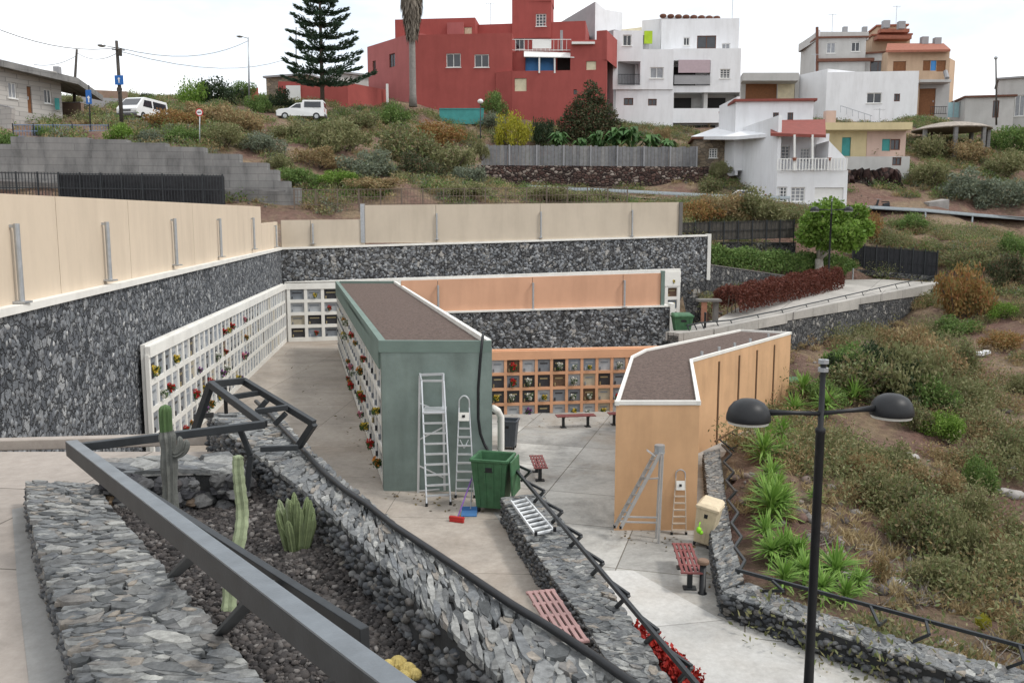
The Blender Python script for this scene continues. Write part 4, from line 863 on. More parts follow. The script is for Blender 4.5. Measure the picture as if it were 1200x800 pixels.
def bench(label, a, b, z, wd, mat, legs=True):
    a, b = V((a[0], a[1], 0)), V((b[0], b[1], 0)); L_ = (b - a).length; yaw = math.atan2(b.y - a.y, b.x - a.x); c = (a + b) / 2
    r = root('bench', label, 'bench', (0, 0, 0)); m = MB(); n = 5
    for k in range(n): y = (k - (n - 1) / 2) * wd / n; m.box((0, y, .44), (L_, wd / n * .62, .035))
    for x in (-L_ / 2, -L_ / 4, 0, L_ / 4, L_ / 2): m.box((x * .96, 0, .437), (.07, wd * .99, .03))
    m.build('seat', mat, r, bev=.004)
    for x in (-L_ * .32, L_ * .32): m = MB(); m.box((x, 0, .2), (.09, .1, .42)); m.box((x, 0, .015), (.2, .26, .03)); m.box((x, 0, .405), (.07, wd * .8, .03)); m.build('leg', M_steel, r)
    r.location = (c.x, c.y, z); r.rotation_euler = (0, 0, yaw)
zb_ = ZP + .45
bench('faded pink slatted bench beside the gutter at the bottom of the terrace', G(633, 691, ZA + .45), G(672, 752, ZA + .45), ZA, .42, M_pink)
bench('red slatted bench beside the cream bin and black bollard', G(799, 636, zb_), G(811, 671, zb_), ZP, .44, M_red)
bench('small red bench seen end on in the middle of the plaza', G(628, 533, zb_), G(634, 548, zb_), ZP, .42, M_red)
bench('dark red bench along the foot of the peach niche wall', G(652, 487, zb_), G(697, 485.5, zb_), ZP, .42, M_red)
bench('dark bench mostly hidden behind the peach building corner', G(713, 484, zb_), G(750, 483, zb_), ZP, .42, M_red)
l = G(823, 695, ZP); r = root('bollard_bin', 'short black post with brown round top beside the red bench', 'post', (l.x, l.y, ZP))
m = MB(); m.lathe((l.x, l.y, ZP), [(.09, 0), (.09, .02), (.065, .025), (.065, .62)], 16); m.build('post', M_black, r, True); m = MB(); m.lathe((l.x, l.y, ZP + .62), [(.11, 0), (.12, .02), (.12, .06), (.1, .085)], 16); m.build('cap', plain('brown_cap', (.2, .13, .09), .6), r)
l = G(816, 640, ZP); m = MB(); m.ball(l + V((-.02, -.3, .5)), .062, 8, 1.2); m.ball(l + V((.03, -.3, .44)), .05, 8, 1.0); m.cyl(l + V((-.02, -.3, .55)), l + V((.02, -.22, .66)), .014, 8)
o = m.build('plastic_bag', plain('lime_plastic', (.25, .62, .03), .5, .1, 20, .4, 30), None, True); tag(o, 'small bright lime green bag hanging below the cream bin', 'bag')
# broom and dustpan
ba, bb = G(536, 607, ZA + .06), P(553, 560, 16.2)
r = root('broom', 'red headed broom with a purple handle leaning on the green bin', 'broom', tuple(ba))
MB().cyl(ba, bb, .014, 8).build('handle', plain('purple_plastic', (.16, .07, .28), .5), r); m = MB(); m.box(ba + V((-.01, -.03, .015)), (.3, .07, .06), R(-20)); m.box(ba + V((-.01, -.04, -.03)), (.29, .06, .06), R(-20)); m.build('head', plain('red_plastic', (.42, .03, .025), .5), r, bev=.01)
bl = plain('blue_plastic', (.06, .16, .34), .5); l = G(551, 603, ZA)
r = root('dustpan', 'blue dustpan on the floor between the broom and bin', 'dustpan', tuple(l)); m = MB(); m.obox(l + V((-.17, -.12, .005)), (.3, 0, 0), (0, .26, .03), (0, 0, .015)); m.obox(l + V((-.17, .13, .02)), (.3, 0, 0), (0, .02, 0), (0, 0, .1)); m.build('pan', bl, r); MB().cyl(l + V((0, .13, .08)), l + V((.05, .3, .8)), .012, 8).build('handle', M_galv, r)
# stand at the start of the ramp
l = P(832, 378, 37.5); r = root('stand', 'small weathered table stand with brown legs beside the red hedge', 'stand', tuple(l))
m = MB(); m.box(l + V((-.05, .2, .98)), (1.0, .7, .1)); m.build('top', M_joint, r); m = MB(); m.box(l + V((-.28, 0, .46)), (.22, .22, .92)); m.build('leg', plain('terracotta', (.3, .14, .09), .8), r); m = MB(); m.box(l + V((.3, .3, .46)), (.2, .3, .92)); m.build('leg', M_joint, r)
m = MB(); l = P(826, 388, 36.9); m.cyl(l, l + V((0, 0, .75)), .05, 10); m.ball(l + V((0, 0, .78)), .06, 6); tag(m.build('bollard', M_black), 'short black bollard at the start of the ramp path', 'bollard')
m = MB(); l = P(999, 331, 60); m.cyl(l, l + V((0, 0, 1.0)), .05, 8); m.box(l + V((0, 0, .02)), (.18, .18, .04)); tag(m.build('bollard', M_galv), 'thin grey post standing on the path before the dark fence', 'bollard')

# =============================================================== double street lamp
def lamp(label):
    r = root('street_lamp', label, 'street lamp', (0, 0, 0), 'double headed black street lamps')
    H = 5.55; m = MB(); m.lathe((0, 0, 0), [(.16, 0), (.16, .04), (.1, .06), (.09, .5), (.07, .55), (.056, 2.2), (.055, 4.66), (.062, 4.67), (.062, 4.72), (.036, 4.74), (.034, H), (.03, H + .03)], 18); m.build('pole', M_black, r, True)
    ha = 4.93
    for s in (-1, 1):
        m = MB(); m.tube([(0, 0, ha - .02), (s * .35, 0, ha), (s * .72, 0, ha + .02)], [.028, .026, .042], 10); m.build('arm', M_black, r, True)
        h = MB(); pr_ = [(.262, -.02), (.265, .0), (.26, .05), (.235, .13), (.185, .195), (.11, .235), (.03, .25)]; h.lathe((s * .955, 0, ha - .05), pr_, 28); hd = h.build('lamp_head', M_black, r, True)
        b = MB(); b.lathe((s * .955, 0, ha - .05), [(.24, -.055), (.245, -.024)], 28); b.build('diffuser', plain('lamp_diffuser', (.6, .6, .56), .4, .03, 5, 0), hd)
    m = MB()
    for z in (H - .12, H - .02): m.cyl((0, 0, z), (0, 0, z + .05), .062, 12)
    m.build('collar', M_galv, r)
    return r
lm = lamp('tall black double-domed street lamp standing in front of the dry slope'); lp = G(950, 800, 0) if False else P(955, 640, 10.3)
lm.location = (lp.x, lp.y, zat(424, 10.3) - 5.55); lm.rotation_euler = (0, 0, R(10))
l2 = P(970, 341, 54.0); dup(lm, (l2.x, l2.y, l2.z - .15), R(-10), 1.06, 'black double-domed street lamp on the ramp path in front of the round tree')
MB()
tag(MB().tube([P(963, 446, 10.3), P(972, 462, 10.6), P(986, 478, 11.0)], .006, 6).build('lamp_cable', M_brown), 'thin cable slanting off the near lamp pole', 'cable')
# =============================================================== houses
H_red = plain('red_render', (.33, .078, .068), .85, .09, .5, .1, 30, streak=True)
H_redp = plain('faded_red_render', (.36, .115, .11), .85, .08, .5, .1, 30, streak=True)
H_white = plain('house_white', (.74, .75, .77), .8, .04, .5, .05, 30, streak=True)
H_grey = plain('house_grey', (.30, .30, .31), .85, .1, .6, .1, 30)
H_lgrey = plain('house_pale_grey', (.46, .455, .44), .85, .08, .6, .1, 30, streak=True)
H_tan = plain('house_tan', (.50, .36, .25), .85, .08, .6, .1, 30, streak=True)
H_yel = plain('house_yellow', (.56, .47, .28), .85, .1, .5, .1, 30, streak=True)
H_pinkh = plain('house_faded_pink', (.52, .38, .32), .85, .1, .5, .1, 30, streak=True)
H_block = NT('concrete_blocks'); _br = H_block.n('ShaderNodeTexBrick'); H_block.l(H_block.mapping((1, 1, 1), (R(90), 0, 0)), _br.inputs['Vector'])
for k_, v_ in (('Scale', 1), ('Mortar Size', .02), ('Brick Width', .9), ('Row Height', .35), ('Color1', (.38, .36, .34, 1)), ('Color2', (.45, .43, .405, 1)), ('Mortar', (.27, .26, .25, 1))): _br.inputs[k_].default_value = v_
H_block = H_block.done(_br.outputs['Color'], .9)
H_blockd = NT('dark_concrete'); _br = H_blockd.n('ShaderNodeTexBrick', _offset=.35); H_blockd.l(H_blockd.mapping((1, 1, 1), (R(90), 0, 0)), _br.inputs['Vector'])
for k_, v_ in (('Scale', 1), ('Mortar Size', .018), ('Brick Width', 2.6), ('Row Height', .42), ('Color1', (.185, .183, .18, 1)), ('Color2', (.215, .212, .208, 1)), ('Mortar', (.145, .143, .14, 1))): _br.inputs[k_].default_value = v_
_c = H_blockd.mix(1.0, _br.outputs['Color'], H_blockd.ramp(H_blockd.noise(1.0, 7, .7, H_blockd.mapping((1.1, 1.1, .35))), [(.3, (.55, .55, .55)), (.5, (1, 1, 1)), (.72, (1.35, 1.33, 1.3))]), 'MULTIPLY')
H_blockd.bump(H_blockd.noise(14, 6, .7), .4, .03); H_blockd = H_blockd.done(_c, .9)
H_tile = plain('terracotta_tile', (.30, .115, .075), .8, .2, 3, .3, 20)
H_tiler = plain('red_roof', (.22, .062, .05), .8, .15, 2, .2, 20)
H_brown = plain('brown_trim', (.13, .055, .035), .7, .15, 3, .1)
H_wood = plain('brown_wood', (.20, .085, .035), .65, .2, 4, .1)
H_frame = plain('window_white', (.72, .72, .70), .6, .03, 4, 0)
H_glass = plain('window_glass', (.03, .034, .042), .08, .3, 1, 0, spec=.6)
H_curt = plain('curtained_glass', (.24, .25, .27), .15, .25, 3, 0, spec=.6)
H_blue = plain('blue_blind', (.06, .25, .58), .5, .05, 3, 0)
H_dark = plain('dark_opening', (.025, .024, .023), .8)
H_cream = plain('cream_blind', (.62, .56, .40), .7)
H_lilac = plain('lilac_awning', (.44, .35, .38), .8, .06, 3, 0)
H_turq = plain('turquoise_paint', (.06, .27, .26), .75, .12, 2, .1)
H_lime = plain('lime_paint', (.35, .50, .03), .7)
H_stone = stone('tan_masonry', 1.6, [(.22, .17, .12), (.30, .24, .17), (.18, .15, .12), (.36, .28, .2)], .08, (.12, .1, .08), (1, 1, 1.6), .4, .04)
def house(label, px, Y, name='house', cat='house'): return root(name, label, cat, tuple(P(*px, Y)))
def block(r, xl, xr, Yl, Yr, top, bot, mat, dep=8, holes=(), part='wall', roofm=None, sink=4, inner=None):
    """a storey block: front facade between pixel columns; holes = (x0,y0,x1,y1,kind)"""
    A, B = P(xl, (top + bot) / 2, Yl), P(xr, (top + bot) / 2, Yr); A.z = B.z = 0
    u = (B - A); W = u.length; u.normalize(); n = V((-u.y, u.x, 0)); Ym = (Yl + Yr) / 2
    z1 = zat(top, Ym); z0 = zat(bot, Ym) - sink; m = MB(); hs = []
    for (x0, y0, x1, y1, kind) in holes:
        a, b = hitp(x0, y0, A, B), hitp(x1, y1, A, B); hs.append(((a - A).xy.dot(u.xy), (b - A).xy.dot(u.xy), b.z, a.z, kind))
    hs = [(max(a, .05), min(b, W - .05), max(c, z0 + .1), min(d, z1 - .05), k) for a, b, c, d, k in hs]
    us = sorted({0, W} | {x for h in hs for x in h[:2]}); zs = sorted({z0, z1} | {x for h in hs for x in h[2:4]})
    pt = lambda s, z, d=0: A + u * s + n * d + V((0, 0, z))
    for i in range(len(us) - 1):
        for j in range(len(zs) - 1):
            cu, cz = (us[i] + us[i + 1]) / 2, (zs[j] + zs[j + 1]) / 2
            if any(h[0] < cu < h[1] and h[2] < cz < h[3] for h in hs): continue
            m.quad(pt(us[i], zs[j]), pt(us[i + 1], zs[j]), pt(us[i + 1], zs[j + 1]), pt(us[i], zs[j + 1]))
    m.quad(pt(0, z0), pt(0, z1), pt(0, z1, dep), pt(0, z0, dep)); m.quad(pt(W, z0), pt(W, z0, dep), pt(W, z1, dep), pt(W, z1))
    m.quad(pt(0, z0, dep), pt(0, z1, dep), pt(W, z1, dep), pt(W, z0, dep))
    if not roofm: m.quad(pt(0, z1), pt(W, z1), pt(W, z1, dep), pt(0, z1, dep))
    for a, b, c, d, k in hs:
        rd = 2.2 if k.startswith('loggia') else (.9 if k == 'niche' else .22)
        for (s0, q0), (s1, q1) in (((a, c), (b, c)), ((b, c), (b, d)), ((b, d), (a, d)), ((a, d), (a, c))): m.quad(pt(s0, q0), pt(s1, q1), pt(s1, q1, rd), pt(s0, q0, rd))
        if rd > .5: m.quad(pt(a, c, rd), pt(b, c, rd), pt(b, d, rd), pt(a, d, rd))
    m.build(part, mat, r, recalc=False)
    if roofm: q = MB(); q.obox(pt(-.25, z1, -.3), u * (W + .5), n * (dep + .5), V((0, 0, .22))); q.build('roof', roofm, r)
    for a, b, c, d, k in hs: opening(r, pt, a, b, c, d, k, u, n)
    return pt, W, z0, z1
def opening(r, pt, a, b, c, d, k, u, n):
    Z = V((0, 0, 1))
    if k.startswith('loggia'):
        q = MB(); w_ = b - a; gm = {'loggia_blue': H_blue, 'loggia': H_glass, 'loggia_dark': H_dark}[k.split('|')[0]]
        q.obox(pt(a + w_ * .08, c + .1, 2.05), u * w_ * .6, n * .1, Z * (d - c - .5)); q.build('glazed_door', gm, r); return
    fm = H_frame; gm = H_glass
    if k in ('door', 'garage', 'shutter', 'cream', 'turq', 'blind_blue', 'open', 'brownopen'):
        gm = {'door': H_wood, 'garage': H_frame, 'shutter': H_wood, 'cream': H_cream, 'turq': H_turq, 'blind_blue': H_blue, 'open': H_dark, 'brownopen': H_wood}[k]
        o = MB().obox(pt(a + .02, c + .02, .12), u * (b - a - .04), n * .06, Z * (d - c - .04)).build({'door': 'door', 'garage': 'garage_door', 'turq': 'door'}.get(k, 'shutter'), gm, r)
        if k == 'door': MB().obox(pt(b - .3, (c + d) / 2, .06), u * .08, n * .06, Z * .25).build('handle', M_galv, o)
        return
    if k == 'dark': fm = H_brown
    t = min(.09, (b - a) * .12); q = MB()
    q.obox(pt(a, c, .1), u * t, n * .08, Z * (d - c)); q.obox(pt(b - t, c, .1), u * t, n * .08, Z * (d - c)); q.obox(pt(a + t, c, .102), u * (b - a - 2 * t), n * .076, Z * t); q.obox(pt(a + t, d - t, .102), u * (b - a - 2 * t), n * .076, Z * t)
    nm = 3 if k == 'grid' else 2
    for i in range(1, nm): q.obox(pt(a + (b - a) * i / nm - t * .4, c + t, .103), u * t * .8, n * .06, Z * (d - c - 2 * t))
    if k == 'grid':
        for i in range(1, 4): q.obox(pt(a + t, c + (d - c) * i / 4 - t * .3, .106), u * (b - a - 2 * t), n * .05, Z * t * .6)
    f = q.build('window', fm, r); MB().obox(pt(a + t * .5, c + t * .5, .15), u * (b - a - t), n * .03, Z * (d - c - t)).build('pane', gm if k == 'dark' or random.random() < .6 else H_curt, f)
    if k in ('sill', 'grid', 'win'): MB().obox(pt(a - .08, c - .08, -.08), u * (b - a + .16), n * .3, Z * .078).build('sill', fm, f)
def rail(r, pA_, pB_, h, mat, name='balcony_rail', n=10, solid=False, w=.04):
    A, B = V(pA_), V(pB_); m = MB(); Z = V((0, 0, h)); m.bar(A + Z, B + Z, .08, .07)
    if solid: m.bar(A + Z * .5, B + Z * .5, .05, h * .9)
    else:
        m.bar(A + Z * .08, B + Z * .08, .06, .06)
        for i in range(n + 1): p = A.lerp(B, i / n); m.bar(p, p + Z, w, w)
    m.build(name, mat, r)

# ---- red house
r = house('large dark red house of stepped cubic blocks with blue shutters', (480, 135), 104)
block(r, 431, 486, 112, 104, 47, 130, H_redp, 12, [(436.5, 72, 440.5, 85, 'dark'), (456, 64, 463, 78, 'dark')])
block(r, 485.5, 600, 104, 103, 40, 133, H_red, 9, [(523, 63, 540, 79, 'win'), (556, 64, 573, 79, 'win')])
pt, W, z0, z1 = block(r, 463, 557, 108, 107, 22, 60, H_red, 8, [(544, 32, 553, 40, 'cream')], part='upper_storey', sink=.5)
block(r, 524, 543, 106.8, 106.6, 26.5, 60, H_redp, 1, part='chimney_block', sink=.3)
block(r, 557, 686, 109, 107, 27, 60, H_red, 9, [(594, 41, 615, 58, 'win')], part='upper_storey', sink=.5)
block(r, 600, 646, 108, 107.5, -2, 40, H_red, 5, [(628, 16.5, 640, 31, 'grid')], part='tower', sink=.5)
block(r, 611, 646, 107.9, 107.4, -9, 0, H_red, 4, part='tower_top', sink=.2)
block(r, 600, 671, 102, 101.5, 83, 138, H_red, 7, [(603, 92, 617, 107, 'cream')], part='terrace_block')
block(r, 581, 601, 103, 102, 84, 138, H_red, 6, part='terrace_block')
block(r, 582, 615, 104, 103.6, 61, 95, H_red, 3, part='wing', sink=1)
block(r, 614, 672, 104.2, 103.8, 58, 95, H_red, 3, [(615.5, 67, 631, 86, 'blind_blue'), (632.5, 67, 649, 86, 'blind_blue'), (653, 67, 670, 86, 'open')], part='terrace_room', sink=1)
block(r, 669, 711, 101.5, 101, 47, 138, H_red, 8, [(687, 72, 698.5, 82, 'cream'), (664, 105, 668, 111, 'dark'), (672, 105, 676, 111, 'dark')], part='right_block')
block(r, 699, 711, 101.3, 100.9, 36, 60, H_red, 8, part='right_block_top', sink=1)
MB().bar(P(670, 51, 101.3), P(697, 51, 101.2), .6, .25).build('coping', H_frame, r)
m = MB(); m.add([P(614, 61, 103.9), P(668, 63, 103.5), P(673, 68, 101.4), P(614, 67, 101.6), P(614, 60, 103.9), P(668, 62, 103.5), P(673, 67, 101.4), P(614, 66, 101.6)], [(0, 1, 2, 3), (4, 5, 6, 7), (0, 1, 5, 4), (1, 2, 6, 5), (2, 3, 7, 6), (3, 0, 4, 7)]); m.build('pergola_roof', H_frame, r)
for x in (632, 650): MB().bar(P(x, 67, 101.7), P(x, 86, 101.7), .18, .18).build('pergola_post', H_frame, r)
rail(r, P(589, 60, 103.4), P(669, 60, 103.2), 1.3, H_frame, n=16); MB().bar(P(624, 52, 103.3), P(646, 52, 103.3), .1, 1.0).build('terrace_screen', H_frame, r)
MB().bar(P(658, 36, 104), P(658, 60, 104), .35, .3).build('flue', H_grey, r)
r = root('garden_wall', 'long red garden wall with a white gate left of the palm trunk', 'wall', tuple(P(285, 120, 92)))
for x0, x1, y0, Y0, Y1 in ((283, 302, 105, 96, 95), (327, 352, 96, 93, 93), (352, 408, 98, 93, 93.5), (407, 454, 97, 94, 99)): 
    A, B = P(x0, 118, Y0), P(x1, 118, Y1); MB().bar((A.x, A.y, A.z), (B.x, B.y, A.z), .3, 2 * (zat(y0, Y0) - A.z)).build('panel', H_red, r)
A = P(344, 117, 92.6); MB().box((A.x, A.y, A.z + .6), (1.5, .1, 1.7)).build('gate', H_frame, r); A = P(454, 118, 98); MB().box((A.x, A.y, A.z + .4), (.25, .25, 2.8)).build('pillar', H_frame, r)
A, B = P(515, 137, 97), P(567, 137, 97); r = root('garden_wall', 'low turquoise painted wall below the red house', 'wall', tuple(A)); MB().bar(A, B, .3, 1.6).build('wall_panel', H_turq, r); MB().bar(A + V((0, 0, .85)), B + V((0, 0, .85)), .4, .1).build('coping', H_turq, r)
r = house('low stone outbuilding behind the conifer and red garden wall', (330, 105), 104, 'outbuilding', 'building'); block(r, 312, 360, 106, 104, 90, 110, H_stone, 6, roofm=H_grey); block(r, 400, 432, 104, 106, 88, 110, H_lgrey, 6, roofm=H_grey)
# ---- grey gable behind
r = house('grey and white tall blank house behind the red tower', (690, 60), 118)
A, B, C = P(657, 60, 124), P(697, 60, 114), P(729, 60, 116)
m = MB(); m.add([(A.x, A.y, 8), (B.x, B.y, 8), (*xy(B), zat(2, 114)), (*xy(A), zat(26, 124))], [(0, 1, 2, 3)]); m.build('wall', H_grey, r, recalc=False)
m = MB(); b2_ = B.lerp(C, .35); m.add([(B.x, B.y, 8), (C.x, C.y, 8), (*xy(C), zat(15, 116)), (*xy(b2_), zat(12, 115)), (*xy(B), zat(2, 114)), (C.x - 4, C.y + 9, 8), (C.x - 4, C.y + 9, zat(15, 116)), (A.x, A.y, zat(26, 124)), (A.x, A.y, 8)], [(0, 1, 2, 3, 4), (1, 5, 6, 2), (2, 6, 7, 4, 3), (5, 8, 7, 6)]); m.build('side_wall', H_white, r, recalc=False)
# ---- white house 1
r = house('narrow white three-storey house next to the red house', (750, 150), 106)
block(r, 710.5, 719, 107, 106, 36, 150, H_grey, 6)
block(r, 718.5, 753, 106, 106, 36, 104, H_white, 9, [(730, 41, 740, 54, 'win'), (724, 72, 750, 100, 'loggia')], sink=.1)
block(r, 752.5, 789, 106.1, 106.1, 58, 104, H_white, 9, [(762, 79, 777.5, 92, 'win')], part='wing', sink=.1)
block(r, 717, 789, 106.25, 106.25, 105, 152, H_white, 9, [(731, 115, 742, 123.5, 'dark'), (759.5, 116, 769.5, 124, 'dark')], part='lower_storey')
rail(r, P(724.5, 99, 105.8), P(749.5, 99, 105.8), 1.15, M_steel, n=14)
A = P(752, 46, 109); MB().box((A.x + .8, A.y, A.z + .2), (1.0, .2, 1.5)).build('lime_screen', H_lime, r)
m = MB(); m.add([P(728, 35, 107), P(752, 32, 107), P(752, 35, 112), P(728, 37, 112), P(728, 36, 107), P(752, 38, 107), P(752, 41, 112), P(728, 38, 112)], [(0, 1, 2, 3), (4, 5, 6, 7), (0, 1, 5, 4), (1, 2, 6, 5), (2, 3, 7, 6), (3, 0, 4, 7)]); m.build('sunshade', H_cream, r)
# ---- white house 2
r = house('white apartment house with a lilac awning over its balcony', (830, 150), 107)
block(r, 752, 776, 112, 111, 23, 60, H_white, 6, part='stair_block', sink=.5)
block(r, 775, 866, 110, 109.5, 22, 62, H_white, 9, [(801, 44, 808, 53.5, 'win'), (817, 42, 839, 57, 'dark'), (846, 51, 855.5, 60, 'win')], part='upper_storey', sink=.5)
block(r, 788, 868, 107, 106.8, 57, 107.5, H_white, 9, [(789.5, 71, 832, 100.5, 'loggia_dark'), (844, 81, 855.5, 92, 'grid')], sink=.1)
block(r, 788.5, 868, 107.3, 107.1, 107, 128, H_lgrey, 8, [(790, 108, 824.5, 128, 'loggia_dark'), (829.5, 108, 866, 128, 'loggia_dark')], part='lower_storey', sink=.1)
block(r, 788, 868, 106.7, 106.5, 127, 143, H_white, 8, part='parapet', sink=.1)
block(r, 788.5, 868, 107.3, 107.1, 143, 165, H_grey, 8, [(792, 147, 838, 162, 'open')], part='basement')
MB().bar(P(795, 78, 106.75), P(832, 78, 106.75), .12, 1.5).build('awning', H_lilac, r)
rail(r, P(790, 99.5, 106.7), P(832, 99.5, 106.7), 1.1, H_grey, n=6, solid=True)
m = MB()
for i in range(8): x = 777 + i * 9; m.ball(P(x, 19 + i * .35, 110.5), .45, 6, .6)
m.build('roof_edge_tiles', H_brown, r)
block(r, 776, 842, 111, 110.6, 19.5, 26, H_white, 7, part='roof_parapet', sink=.2)
# ---- long white house
r = house('long low white house with a grey canopy and small dark windows', (1000, 138), 112)
block(r, 868, 936, 117, 116, 88, 140, H_lgrey, 8, [(874, 97, 910, 118, 'brownopen'), (912, 97, 931, 116, 'cream')])
m = MB(); m.bar(P(869, 92, 115.5), P(934, 92, 114.5), 2.5, 1.0); m.build('canopy', H_lgrey, r)
block(r, 932, 968.5, 117, 112, 85, 142, H_white, 9, part='side_wing')
block(r, 968, 1075.5, 112, 111, 84, 140, H_white, 11, [(1016, 109, 1033, 121, 'win'), (1048, 110, 1054.5, 119, 'dark')])
m = MB(); m.bar(P(985, 124, 110.5), P(1022, 136, 110), .08, .08); [m.bar(P(985 + i * 7, 124 + i * 2.3, 110.4), P(985 + i * 7, 132 + i * 2.3, 110.4), .05, .05) for i in range(6)]; m.build('stair_rail', M_galv, r)
# ---- grey house and tan house
r = house('grey two-storey house with brown eaves and pointed twin windows', (985, 80), 124)
block(r, 957, 1014, 124, 123.5, 45, 92, H_lgrey, 9, [(969, 50, 979, 62.5, 'win'), (998, 49.5, 1007.5, 60.5, 'win')], roofm=H_brown)
block(r, 945, 957.5, 130, 124, 41, 92, H_white, .3, part='side_wall'); block(r, 958, 1018, 124, 124, 37.5, 46, H_lgrey, 8, part='parapet', sink=.1)
MB().bar(P(957, 71, 123.7), P(1024, 70, 123.2), .5, .4).build('brown_band', H_brown, r); block(r, 1013, 1041, 124, 123, 63, 92, H_lgrey, 8, [(1020, 72, 1038, 84, 'dark')], part='low_wing', roofm=H_brown)
MB().bar(P(957.5, 32, 123.8), P(957.5, 90, 123.8), .3, .3).build('corner_pipe', H_brown, r)
for x in (990, 1013): A = P(x, 37, 126); MB().box((A.x, A.y, A.z), (.6, .6, 1.2)).build('chimney', H_grey, r)
r = house('tan house with a terracotta stepped tower and brown shutters', (1075, 130), 122)
block(r, 1040, 1112, 121, 120.5, 59, 97, H_tan, 10, [(1047, 72, 1061.5, 84, 'shutter'), (1082, 71, 1090, 83, 'shutter'), (1091, 71, 1097, 83, 'blind_blue'), (1098, 71, 1108, 84, 'shutter')], sink=.1)
block(r, 1076, 1112, 121.5, 121, 97, 137, H_lgrey, 8, [(1077, 104, 1095, 136, 'door')], part='lower_storey'); block(r, 1040, 1077, 121.6, 121.2, 96, 137, H_tan, 8, part='lower_storey')
MB().bar(P(1076, 96, 120), P(1112, 96, 119.6), 1.6, .35).build('balcony', H_lgrey, r); rail(r, P(1090, 134, 119), P(1110, 134, 119), 1.0, M_steel, n=8)
m = MB()
A, B = P(1038, 59, 120), P(1114, 58, 119.5); A2, B2 = P(1040, 51, 124), P(1106, 51, 124); m.add([A, B, B2, A2, A - V((0, 0, .3)), B - V((0, 0, .3)), B2 - V((0, 0, .6)), A2 - V((0, 0, .6))], [(0, 1, 2, 3), (4, 5, 6, 7), (0, 1, 5, 4), (1, 2, 6, 5), (2, 3, 7, 6), (3, 0, 4, 7)]); m.build('roof', H_tile, r)
block(r, 1022, 1066, 128, 127.5, 42, 70, H_tan, 9, part='tower', roofm=H_tile, sink=1); block(r, 1028, 1062, 128.5, 128, 31, 45, H_tan, 7, part='tower_top', roofm=H_tile, sink=.5)
MB().bar(P(1030, 37, 127.5), P(1064, 37, 127.2), 1.2, .5).build('tower_eave', H_tile, r); MB().bar(P(1026, 45, 127), P(1066, 45, 126.7), 1.5, .5).build('tower_eave', H_tile, r)
for x, y in ((1038, 29), (1056, 30), (1083, 48), (1098, 49)): A = P(x, y, 124); MB().box((A.x, A.y, A.z), (.9, .8, 1.0)).build('chimney', H_grey, r)
block(r, 1111, 1117.5, 124, 126, 70, 135, H_tan, 5, part='rear_wing')
m = MB(); m.tube([P(1108, 84, 119.9), P(1110, 92, 119)], .3, 8); m.build('satellite_dish', H_grey, r)
# ---- white house with balustrade
r = house('white two-storey house with red roof edge and white balustrade balcony', (950, 236), 76)
block(r, 862, 953, 84, 83.5, 119, 150, H_white, 8, [(906, 132, 912.5, 141, 'dark'), (923, 132, 929.5, 141, 'dark')], part='upper_block', sink=4, roofm=H_tiler)
block(r, 842.5, 863, 90, 84, 119, 160, H_white, .3, part='upper_side', sink=4)
block(r, 858, 910.5, 87, 75.6, 145, 240, H_white, .3, part='side_wall')
block(r, 910, 993, 75.5, 75, 200, 238, H_white, 9, [(909.5 + 1, 219, 922, 236, 'grid'), (927, 219.5, 943, 236.5, 'grid'), (955, 220, 988, 234, 'garage')], part='lower_storey')
block(r, 910.3, 971, 78.5, 78.2, 157, 202, H_white, 7, [(911.5, 171, 925, 187, 'grid'), (938, 174, 948.5, 190, 'grid'), (955.5, 174, 966.5, 190, 'grid')], part='upper_storey', sink=.2)
A, B = P(972, 165, 75.1), P(993, 186, 75); m = MB(); z_ = zat(201, 75.1); pts = [V((A.x, A.y, z_)), V((B.x, B.y, z_)), B, P(985, 184, 75), A, P(971, 158, 75.1), V((A.x - .1, A.y, z_))]
m.extr([V((p.x, 75.2, p.z)) for p in (pts[0], pts[1], pts[2], A)], (0, 3.4, 0)); m.build('stepped_wall', H_white, r)
A, B = P(903, 156, 75.3), P(968, 158, 75); A2, B2 = P(903, 141, 82), P(967, 140, 82); m = MB(); m.add([A, B, B2, A2, A - V((0, 0, .25)), B - V((0, 0, .25)), B2 - V((0, 0, .5)), A2 - V((0, 0, .5))], [(0, 1, 2, 3), (4, 5, 6, 7), (0, 1, 5, 4), (1, 2, 6, 5), (2, 3, 7, 6), (3, 0, 4, 7)]); m.build('roof', H_tiler, r)
m = MB(); A, B, C, D = P(810, 160, 90), P(858, 143, 92), P(911, 156, 77), P(862, 160, 82); m.add([A, D, C, B] + [p - V((0, 0, .3)) for p in (A, D, C, B)], [(0, 1, 2, 3), (4, 5, 6, 7), (0, 1, 5, 4), (1, 2, 6, 5), (2, 3, 7, 6), (3, 0, 4, 7)]); m.build('flat_roof', H_white, r)
A, B = P(911, 200, 75.2), P(992, 199.5, 74.8); rail(r, A, B, 1.0, H_frame, 'balustrade', 22, w=.085)
for x in (931, 952): MB().bar(P(x, 200, 75.1), P(x, 158, 75.1), .16, .16).build('balcony_post', H_frame, r)
for x in (931, 972):
    A = P(x, 187, 75); m = MB(); m.lathe(A + V((0, 0, -.1)), [(.13, 0), (.2, .25)], 10); o = m.build('flower_pot', H_tile); tag(o, 'terracotta pot on the white balustrade ' + ('above the barred window' if x < 950 else 'at its right end'), 'pot')
